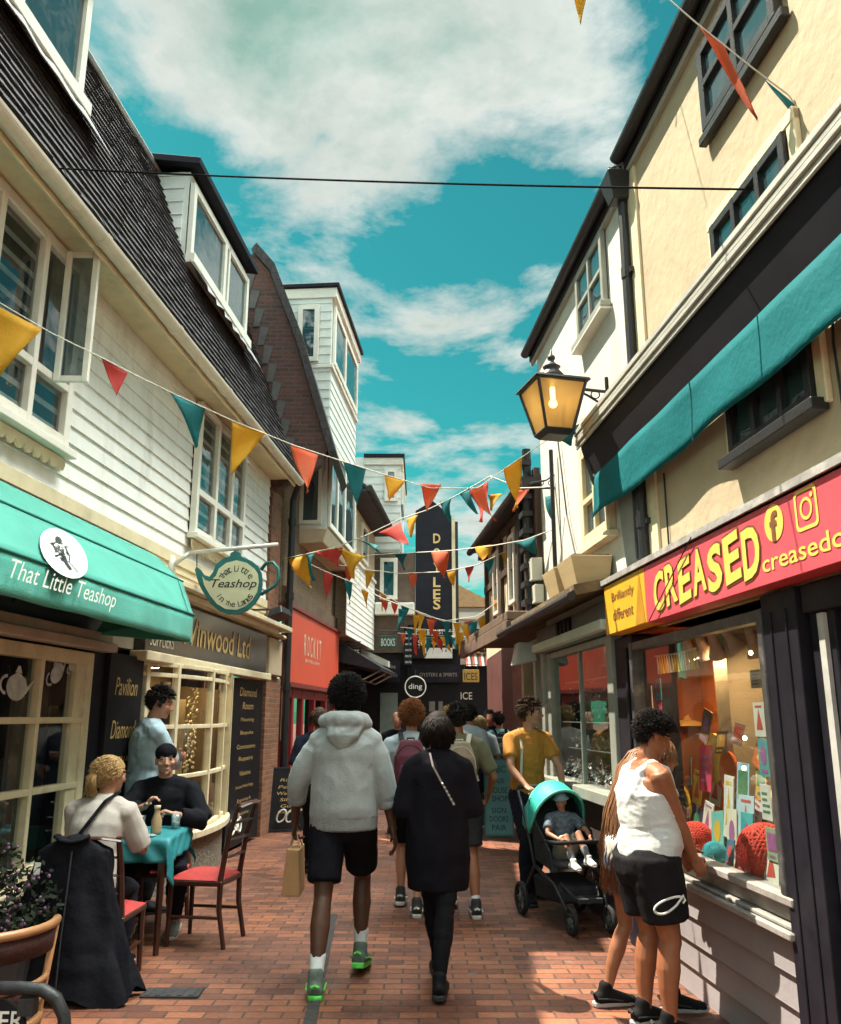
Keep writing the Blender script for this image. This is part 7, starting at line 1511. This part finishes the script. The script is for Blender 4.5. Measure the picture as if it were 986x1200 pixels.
# ---- small child sitting in the pram
f=Figure(.95,1.05,hip=(0,0,0),feet=[(-.07,.30,-.02),(.07,.32,-.04)],hands=[(-.14,.21,.12),(.13,.20,.12)],head=(R(-40),R(6),0),poles={'k0':(0,.2,1),'k1':(0,.2,1),'e0':(-1,-.4,-.5),'e1':(1,-.4,-.5)},lean=-.12)
p=person('small child in a grey blue sun hat sitting in the teal hooded pram',0,0)
f.body(p,SK_F,.006,hands=(.9,.9)); tee(f,p,'top',mat('printed_cotton',(.10,.13,.16),.9,.6,40),.010,.7,voxel=.007); shorts(f,p,'shorts',mat('pale_shorts',(.36,.33,.28),.9,.1),.014,.8,.008,voxel=.007,top=.03); shoes(f,p,MATS['white_trim'],MATS['grey_sole'])
socks(f,p,mat('grey_sock',(.2,.2,.21),.9,.2),1.6)
mb=MB(); R3=f.hR; mb.ball(f.hd(0,-.01,.065),(.094*f.k,.11*f.k,.085*f.k),18,12,rot=R3); rim=[f.hd(.105*math.cos(2*PI*i/20),-.005+.118*math.sin(2*PI*i/20),.050-.01*math.sin(2*PI*i/20)) for i in range(20)]; mb.tube(rim,[(.022*f.k,.008)]*20,8,closed=True)
h_=remesh(mb,'sun_hat',mat('grey_blue_hat',(.20,.28,.34),.9,.15,12,.2),None,.006,1); h_.parent=p
place(p,PPOS+Matrix.Rotation(PROT,3,'Z')@V((0,-.04,.53)),PROT)
# ---- bystander in the white vest
f=Figure(1.58,1.46,hip=(0,.0,.868),lean=.03,feet=[(-.09,-.02,.085),(.13,.02,.085)],hands=[(-.06,.29,.83),(.06,.27,.80)],head=(R(-4),R(24),0),toe=(.25,-.2),poles={'e0':(-1,-.9,-.2),'e1':(1,-.9,-.2)},sh=.98,slump=.01)
p=person('stocky bystander in a white vest and black shorts looking into the card shop window',0,0)
f.body(p,skin('sunburnt_skin',(.30,.115,.055)),.007,hands=(.55,.5),palms=((1,0,0),(-1,0,0)),dirs=((.35,.6,-.7),(-.1,.5,-.85)),belly=.05)
m=MB(); k=f.k
st=[(-.05,.150,.112),(0,.168,.12),(.08,.16,.118),(.17,.142,.108),(.27,.155,.12),(.36,.160,.122),(.415,.128,.10)]; P_v=[];R_v=[]
for t,rx,ry in st:
    b_=.05*math.exp(-((t-.13)/.12)**2); q_=f.hipc+f.up*(t*k)+f.fw*(b_*.6); P_v.append(q_); R_v.append((rx*f.w*k+.006+b_*.3,ry*(.55+.45*f.w)*k+.006+b_*.6))
m.etube(P_v,R_v,f.rt,26)
for s in (-1,1): m.etube([f.shc+f.rt*s*.095-f.fw*.115-f.up*.13,f.shc+f.rt*s*.095-f.fw*.07-f.up*.01,f.shc+f.rt*s*.095+f.up*.035,f.shc+f.rt*s*.095+f.fw*.075-f.up*.0,f.shc+f.rt*s*.09+f.fw*.125-f.up*.13],[(.036,.022)]*5,f.rt,10)
garment(p,'vest',WHT,m,.008,2,.005,8,(1,1,1.4))
sh_=shorts(f,p,'shorts',mat('black_jersey',(0.0135,0.0128,0.0150),.85,.2,6,.15,spec=.1),.075,.72,.012,top=.0,disp=.004)
emb=MB(); E=[(.075*math.cos(t)*(1+.25*math.sin(t)),.030*math.sin(t)+.35*.075*math.cos(t)) for t in [2*PI*i/26 for i in range(24)]]+[(.088,.045),(.096,.022),(.082,.008)]
emb.tube([f.hj[1].lerp(f.kn[1],.42)+V((.150,-.035+a,-.02+b)) for a,b in E],[(.006,.005)]*len(E),6); finish(emb.build('white_emblem',mat('white_print',(.72,.72,.70),.6,.05),None),p)
shoes(f,p,mat('black_runner',(0.0105,0.0105,0.0120),.75,.2,20,spec=.1),mat('grey_sole',(.38,.36,.36),.6,.1),mat('black_lace',(.03,.03,.03),.7)); 
hair(f,p,mat('dark_curls',(.014,.010,.009),.7,.4,20,spec=.15),'curly',2400,8,.045,1.02,.6,low=.0)
mb=MB(); 
for i in (0,): a=f.wr[0]; d=(f.wr[0]-f.el[0]).normalized(); u=d.orthogonal().normalized(); v=d.cross(u); mb.tube([a-d*.01+(u*math.cos(2*PI*j/14)+v*math.sin(2*PI*j/14))*.034 for j in range(14)],.007,6,closed=True)
finish(mb.build('wristband',BLKC,None),p)
place(p,(1.235,4.95,0),R(-80))
# ---- long haired companion half hidden behind
f=Figure(1.52,.92,hip=(0,.02,.815),lean=.40,feet=[(-.07,-.10,.08),(.09,.24,.08)],hands=[(-.10,.36,.82),(.12,.34,.80)],head=(R(-12),R(16),0),toe=(.1,-.1),poles={'e0':(-1,-.6,-.2),'e1':(1,-.6,-.2)})
p=person('long haired onlooker in a white flowered top and denim shorts behind the white vested bystander',0,0)
f.body(p,SK_T,.009); tee(f,p,'top',mat('flowered_cotton',(.60,.56,.50),.9,.35,28,.1),.018,.55,low=.03,disp=.004); shorts(f,p,'shorts',mat('blue_denim',(.05,.07,.11),.85,.25,10,.15),.034,.5,.015,top=.0); shoes(f,p,MATS['black_runner'],MATS['grey_sole'],MATS['black_lace'])
LH=mat('long_chestnut_hair',(.20,.095,.045),.45,.45,25,stretch=(6,6,.6))
hair(f,p,LH,'bob',500,9,.09,1.04,.1)
mb=MB(); rnd=random.Random(11)
for i in range(420):
    a=f.hd(rnd.uniform(-.07,.07),-.095+rnd.uniform(-.01,.03),rnd.uniform(-.03,.06)); x=rnd.uniform(-.12,.08); q=f.shc+f.rt*x-f.fw*(.13+rnd.uniform(0,.04))+f.up*(.03); zE=rnd.uniform(.60,.85)
    e=V((x*1.1,q.y-.09-rnd.uniform(0,.07),zE)); md=q.lerp(e,.5)+V((rnd.uniform(-.02,.02),-.02+rnd.uniform(-.015,.015),0)); mb.tube([a,a.lerp(q,.5)+V((0,-.03,.02)),q,md,e],[.005,.006,.006,.005,.002],4)
finish(mb.build('long_hair',LH,None,smooth=True),p)
place(p,(1.17,5.28,0),R(-84))
# ---- seated woman at the table
f=Figure(1.70,.98,hip=(0,0,.56),lean=.25,feet=[(-.10,.40,.085),(.12,.30,.085)],hands=[(-.10,.46,.82),(.16,.44,.82)],head=(R(-25),R(8),0),poles={'e0':(-.6,-.5,-.8),'e1':(.5,-.3,-.9),'k0':(0,1,1),'k1':(0,1,1)},slump=.02)
p=person('seated woman with a blonde ponytail and grey shirt, back to us, at the teal table',0,0)
f.body(p,SK_F,.008); tee(f,p,'shirt',mat('warm_grey_cotton',(.42,.37,.33),.9,.06,6,.12),.02,.92,low=.12,disp=.007,voxel=.010,sg=.014,dsc=7.); trousers(f,p,'trousers',mat('black_trousers',(0.0105,0.0105,0.0150),.85,.2,spec=.1),.012,1.92); shoes(f,p,MATS['black_shoe'],MATS['white_sole'])
BL=mat('blonde_hair',(.36,.22,.085),.45,.35,25,stretch=(5,5,1))
hair(f,p,BL,'back',1500,12,.06,1.03,.05,low=-.02)
mb=MB(); rnd=random.Random(5)
for i in range(150):
    a=f.hd(rnd.uniform(-.02,.02),-.115,.045+rnd.uniform(-.015,.015)); e=f.hd(rnd.uniform(-.05,.05),-.15+rnd.uniform(-.03,.02),-.13+rnd.uniform(-.03,.03)); md=f.hd(rnd.uniform(-.035,.035),-.17+rnd.uniform(-.02,.02),-.03); mb.tube([a,md,e],[.006,.007,.002],4)
finish(mb.build('ponytail',BL,None,smooth=True),p)
mb=MB(); mb.tube([f.hd(-.082,-.01,.03),f.hd(-.084,.04,.03),f.hd(-.075,.08,.028)],.006,6); mb.tube([f.hd(.082,-.01,.03),f.hd(.084,.04,.03),f.hd(.075,.08,.028)],.006,6); finish(mb.build('sunglasses',BLKC,None),p)
bk=lambda x,z,y=0.:f.hipc+f.rt*x+f.up*z-f.fw*(.165+y)
mb=MB(); mb.tube([f.shc+f.rt*.10+f.up*.09,f.shc+f.rt*.075-f.fw*.13+f.up*.01,bk(.02,.36),bk(-.10,.18,-.01),f.hipc-f.rt*.20+f.up*.06-f.fw*.06],[(.016,.006)]*5,8); finish(mb.build('bag_strap',BLKC,None),p)
place(p,(-2.13,5.80,0),R(-6))
# ---- seated man in cap
f=Figure(1.76,1.08,hip=(0,0,.56),lean=.16,feet=[(-.16,.32,.085),(.18,.26,.085)],hands=[(-.12,.33,.86),(.10,.38,.93)],head=(R(10),R(0),.05),poles={'e0':(-1,-.5,-.4),'e1':(1,-.4,-.4),'k0':(-.2,1,1),'k1':(.2,1,1)})
p=person('smiling seated man in a backwards black cap and jumper behind the teal table',0,0)
f.body(p,SK_P,.007,hands=(.9,.8),palms=((.6,.2,-.6),(-.8,.2,-.4)),dirs=((.9,.3,.35),(-.6,.3,.7)),smile=True); m=MB(True); f.torso(m,.03,chestw=1.08); [f.arm(m,i,lambda t:.03,0,1.8) for i in (0,1)]; garment(p,'jumper',mat('black_jumper',(0.0090,0.0090,0.0120),.9,.2,6,.15,spec=.1),m,.011,3,.010,7)
trousers(f,p,'trousers',MATS['black_trousers'],.014,1.9); shoes(f,p,mat('grey_trainer',(.2,.2,.2),.7,.2),MATS['white_sole'],MATS['white_trim'])
mb=MB(); mb.ball(f.hd(0,-.008,.058),(.087,.104,.078),20,12,rot=f.hR); cp=MB(); 
mb.etube([f.hd(0,-.10,.035),f.hd(0,-.14,.015),f.hd(0,-.175,-.01)],[(.07,.008),(.07,.006),(.055,.005)],f.hR@V((1,0,0)),14)
cap_=remesh(mb,'cap',BLKC,None,.006,1); cap_.parent=p
place(p,(-2.08,7.28,0),R(188))
# ---- standing man in pale blue shirt, arms folded
f=Figure(1.86,1.10,hip=(0,0,.975),lean=.04,feet=[(-.12,0,.09),(.12,.02,.09)],hands=[(.13,.25,1.25),(-.12,.28,1.21)],head=(R(-20),R(16),0),poles={'e0':(-1,.25,-.9),'e1':(1,.25,-.9)})
p=person('standing man in a pale blue shirt with folded arms beside the bow window',0,0)
f.body(p,skin('ruddy_skin',(.42,.20,.13)),.008,hands=(.4,.4),palms=((0,-1,0),(0,-1,0))); m=MB(True); f.torso(m,.028,chestw=1.05); [f.arm(m,i,lambda t:.022,0,1.75) for i in (0,1)]; m.etube([f.hipc-V((0,0,.08)),f.hipc+V((0,0,.1))],[(.205,.15),(.205,.15)],f.rt,20); garment(p,'shirt',mat('pale_blue_cotton',(.37,.49,.56),.85,.06,6,.1),m,.010,2,.010,9)
trousers(f,p,'trousers',MATS['charcoal_cloth'],.014); shoes(f,p,MATS['black_shoe'],MATS['black_sole']); hair(f,p,MATS['dark_hair'],'short',900,14,.032,1.0)
place(p,(-2.40,7.70,0),R(-58))
# ---- walkers farther off
def walker(label,x,y,H,sk,topc,botc,hairc,heading,pack=None,style='short',step=.2,w=1.):
    f=Figure(H,w,feet=[(-.09,step,.10),(.09,-step,.09)],hip=(0,0,.525*H)); p=person(label,0,0)
    f.body(p,sk,.016,face=False); tee(f,p,'shirt',topc,.022,.9,voxel=.016); trousers(f,p,'trousers',botc,.014,voxel=.016)
    if hairc: hair(f,p,hairc,style,220,int(x*100)&63,.04 if style!='bob' else .08,1.04,.2)
    shoes(f,p,MATS['black_shoe'],MATS['black_sole'])
    place(p,(x,y,0),heading)
    if pack: b=backpack(f,p,pack[0],pack[0],pack[1],trim=pack[2]); place(b,(x,y,0),heading)
NAVY=mat('navy_cloth',(0.0150,0.0188,0.0338),.9,.2,6,.1,spec=.1)
def xat(px,Y): return Yp(px,845,Y).x
walker('bald man in a dark jacket facing us in front of the black end shop',xat(466,12.6),12.6,1.68,SK_F,BLKC,BLKC,None,R(180))
walker('brown haired walker in dark clothes mostly hidden left of the grey hooded walker',xat(374,9.4),9.4,1.70,SK_F,NAVY,BLKC,MATS['brown_hair'],R(0),style='bob')
walker('far walker in a pale blue grey shirt with a thin dark pack strap',xat(550,12.2),12.2,1.74,SK_F,MATS['pale_blue_shirt'],NAVY,MATS['dark_hair'],R(-20))
walker('far fair haired walker between the two others under the striped awning',xat(528,11.4),11.4,1.72,SK_F,MATS['warm_grey_cotton'],NAVY,MATS['blonde_hair'],R(0))
walker('far blonde walker with a black and white rucksack in the passage',xat(563,13.2),13.2,1.62,SK_F,WHT,BLKC,MATS['blonde_hair'],R(0),(BLKC,'black and white rucksack on the far blonde walker',WHT),'bob')
walker('far walker in a teal shirt with dark pack at the mouth of the passage',xat(585,13.8),13.8,1.66,SK_F,mat('dusty_teal_shirt',(.16,.34,.34),.9,.1,6,.1),BLKC,MATS['dark_hair'],R(8),(NAVY,'dark navy pack on the far teal shirted walker',BLKC))
walker('far stroller in a rust coloured top walking away past the black end shop',xat(508,17.5),17.5,1.68,SK_F,mat('rust_cotton',(.25,.08,.04),.9,.1),BLKC,MATS['brown_hair'],R(0))
walker('far stroller in a cream top coming out of the passage',xat(556,18.5),18.5,1.66,SK_F,MATS['warm_grey_cotton'],NAVY,MATS['dark_hair'],R(170))
walker('far dark haired stroller in black at the passage shop',xat(574,16.0),16.0,1.70,SK_F,BLKC,BLKC,MATS['dark_hair'],R(180))

bpy.data.scenes.remove(WORK)
# ------------------------------------------------------------------ bunting
COLS={'yellow':mat('yellow_pennant',(.66,.36,.025),.8,.10,6,.15,60),'orange':mat('orange_pennant',(.62,.13,.055),.8,.10,6,.15,60),'red':mat('red_pennant',(.50,.055,.045),.8,.10,6,.15,60),'teal':mat('teal_pennant',(.012,.17,.19),.8,.12,6,.15,60)}
def tl(m):
    """thin cloth lets some light through"""
    nt=m.node_tree; b=nt.nodes['Principled BSDF']; o=nt.nodes['Material Output']; t=nd(nt,'ShaderNodeBsdfTranslucent'); lk=b.inputs['Base Color'].links[0].from_socket; nt.links.new(lk,t.inputs[0])
    mx=nd(nt,'ShaderNodeMixShader',i_Fac=.35); nt.links.new(b.outputs[0],mx.inputs[1]); nt.links.new(t.outputs[0],mx.inputs[2]); nt.links.new(mx.outputs[0],o.inputs[0])
[tl(m) for m in COLS.values()]
CORD=mat('bunting_cord',(.55,.52,.45),.8,.1)
NTH=['first','second','third','fourth','fifth','sixth','seventh','eighth','ninth','tenth','eleventh','twelfth','thirteenth','fourteenth','fifteenth','sixteenth']
def on_plane(P0,P1,x,y):
    """point of the vertical plane through two plan points that is seen at x,y"""
    r=ray(x,y); d=Vector((P1[0]-P0[0],P1[1]-P0[1])); n=Vector((d.y,-d.x)); k=n.x*r.x+n.y*r.y; t=(n.x*P0[0]+n.y*P0[1])/k
    return Vector((t*r.x,t*r.y,EYE+t*r.z))
def bunting(P0,P1,cord,flags,desc,where,group):
    pts=[on_plane(P0,P1,*c) for c in cord]; P=[]
    for a,b in zip(pts,pts[1:]):
        for i in range(4): P.append(a.lerp(b,i/4))
    P.append(pts[-1]); mb=MB(); mb.tube(P,.004 if pts[0].y<9 else .007,5); c=mb.build('bunting_cord',CORD,loc=pts[0]); tag(c,'thin pale cord carrying %s'%desc,'cord')
    cnt={}
    for i,(col,ax,ay,bx,by,tx,ty) in enumerate(flags):
        a,b,t=(on_plane(P0,P1,*q) for q in ((ax,ay),(bx,by),(tx,ty)))
        rnd=random.Random(i*7+int(ax)); n=8; rows=[]; d=Vector((P1[1]-P0[1],-(P1[0]-P0[0]),0)).normalized(); L=(t-(a+b)/2).length; W=(b-a).length; ph=rnd.uniform(0,6); am=.10*L; cu=rnd.uniform(-.25,.25)*L
        for j in range(n+1):
            v=j/n; l=a.lerp(t,v); r_=b.lerp(t,v); row=[]
            for k in range(7):
                u=k/6; q=l.lerp(r_,u); q=q+d*(am*math.sin(v*4.+ph+u*2.2)*v+cu*v*v+.12*W*math.sin(u*PI+ph)*v*(1-v)*2); row.append(q)
            rows.append(row)
        k_=cnt.get(col,0); cnt[col]=k_+1
        f=MB().sheet(rows).build('pennant',COLS[col],smooth=True,solid=.0015,loc=(a+b)/2)
        tag(f,'%s %s pennant %s'%(NTH[k_],col,where),'pennant',group)
# near cord from the tea shop window to the lantern side
bunting((-2.75,4.7),(1.5,7.0),[(0,355),(60,390),(115,417),(160,440),(205,462),(275,494),(345,522),(400,540),(450,556),(505,572),(560,572),(605,540),(650,510),(690,487)],
 [('yellow',-38,340,50,386,-2,442),('red',119,419,150,437,136,465),('teal',199,459,241,478,233,522),('yellow',272,493,312,507,273,555),('orange',341,521,373,533,356,580),('teal',402,541,429,549,421,591),('yellow',451,556,476,563,455,588),('orange',493,567,518,568,502,598),('orange',566,568,550,575,575,613),('yellow',590,549,612,536,605,596),('teal',646,513,680,496,668,523)],
 'the pennants from the tea shop window to the lantern','from the left on the tea shop to lantern cord','pennants on the near cord')
# second cord from the brick pier pipe up to the iron bracket
bunting((-2.15,13.2),(1.05,8.6),[(331,655),(360,649),(395,641),(430,627),(470,608),(500,598),(535,581),(575,558),(610,572),(640,571)],
 [('yellow',338,655,362,650,358,688),('teal',357,651,369,648,362,680),('red',369,648,402,641,398,664),('yellow',392,641,429,652,415,678),('teal',418,632,446,640,448,648),('red',444,624,470,612,484,639),('yellow',476,608,490,603,484,630),('teal',515,588,530,582,524,612),('teal',537,577,552,573,556,602),('red',548,576,572,564,576,614),('yellow',572,580,590,578,574,598),('orange',603,575,622,572,606,600)],
 'the pennants from the brick pier pipe to the iron bracket','from the left on the brick pier to bracket cord','pennants on the rising cord')
bunting((-1.6,16.5),(1.1,9.4),[(395,655),(440,650),(480,648),(530,645),(575,640),(615,633),(650,620)],
 [('teal',462,649,478,648,471,668),('orange',505,646,528,645,518,677),('yellow',557,641,577,638,568,658),('teal',604,636,630,628,624,650),('teal',639,582,655,579,647,617)],
 'the sparse pennants level with the gold lettered tower','from the left on the sparse cord across the gold letters','pennants on the sparse cord')
bunting((-2.1,13.4),(1.15,12.0),[(340,650),(378,668),(412,682),(450,702),(478,712),(520,728),(560,722),(590,700),(620,668)],
 [('red',379,668,391,674,382,702),('teal',404,679,413,683,409,708),('yellow',423,690,432,694,429,712),('red',446,702,455,706,452,718),('teal',467,713,478,715,466,738),('yellow',484,720,492,722,485,745),('orange',500,725,509,727,505,750),('yellow',540,733,548,731,552,758),('teal',548,730,560,728,556,752),('yellow',578,705,590,698,584,724),('orange',584,692,596,684,608,702),('yellow',606,660,618,652,622,680)],
 'the dipping row of pennants below the tower letters','from the left on the cord dipping below the letters','pennants on the dipping cord')
bunting((-1.3,19.5),(1.9,17.0),[(466,742),(500,744),(540,746),(570,746),(590,740),(604,738)],
 [('orange',470,742,476,743,472,756),('red',483,744,490,745,487,768),('yellow',492,745,500,746,498,770),('teal',500,746,507,747,501,768),('yellow',506,746,513,747,508,766),('red',507,748,519,750,518,764),('yellow',515,746,524,747,527,766),('teal',524,746,537,748,536,762),('red',533,745,545,744,539,757),('yellow',543,742,552,740,558,765),('yellow',555,746,561,745,559,764),('yellow',563,745,569,744,567,760),('orange',569,744,575,743,572,758),('red',575,743,584,742,580,752),('teal',584,742,592,741,589,754)],
 'the crowded far row of pennants before the black end shop','from the left in the crowded far row','pennants in the crowded far row')
bunting((-3.0,5.2),(1.62,3.6),[(680,-70),(785,0),(815,26),(880,78),(925,112),(950,152)],
 [('orange',818,28,850,55,888,138),('teal',895,92,935,125,944,158)],'the two wind blown pennants over the black awning box','twisting in the wind over the black awning box','pennants over the awning box')
bunting((-2.0,5.6),(2.0,5.0),[(560,-60),(660,-22),(690,-14),(760,0)],[('yellow',668,-20,690,-14,681,22)],'the single yellow pennant at the top edge','hanging alone against the cloud','pennant against the cloud')

bunting((-1.9,15.2),(1.2,13.0),[(440,690),(470,708),(500,722),(535,730),(560,726),(582,712),(604,690)],
 [('yellow',445,692,454,698,447,716),('orange',458,700,467,706,461,722),('teal',470,708,480,713,473,732),('yellow',488,716,498,721,494,742),('red',503,722,513,725,506,744),('teal',518,726,528,729,524,750),('yellow',531,729,541,730,537,756),('orange',544,729,555,727,549,750),('yellow',560,725,570,719,566,746),('teal',572,717,581,711,577,734),('red',585,707,594,700,591,722)],
 'the middle row of pennants above the crowded far row','from the left in the middle row over the far row','pennants in the middle row')
bunting((-1.7,17.6),(1.5,15.2),[(470,735),(500,738),(540,741),(580,738),(604,732)],
 [('teal',476,735,485,736,480,756),('yellow',490,736,500,738,494,760),('orange',505,738,515,739,512,758),('teal',520,739,530,740,523,764),('yellow',534,740,545,740,541,768),('red',550,740,560,739,553,760),('yellow',565,739,575,738,572,764),('teal',580,737,590,735,586,758)],
 'the low row of pennants just before the far row','from the left in the low row nearest the far row','pennants in the low row')

bunting((-1.95,14.8),(1.15,11.4),[(398,662),(430,668),(470,672),(520,670),(560,662),(605,640)],
 [('orange',404,663,414,666,408,684),('yellow',428,668,439,670,432,690),('teal',450,671,461,672,453,690),('orange',478,672,489,672,485,692),('yellow',524,670,535,668,529,688),('red',545,665,556,663,549,682),('teal',568,659,579,654,574,676),('yellow',588,650,598,645,594,668)],
 'the high middle row of pennants crossing the black tower','from the left in the high row crossing the tower','pennants in the high middle row')
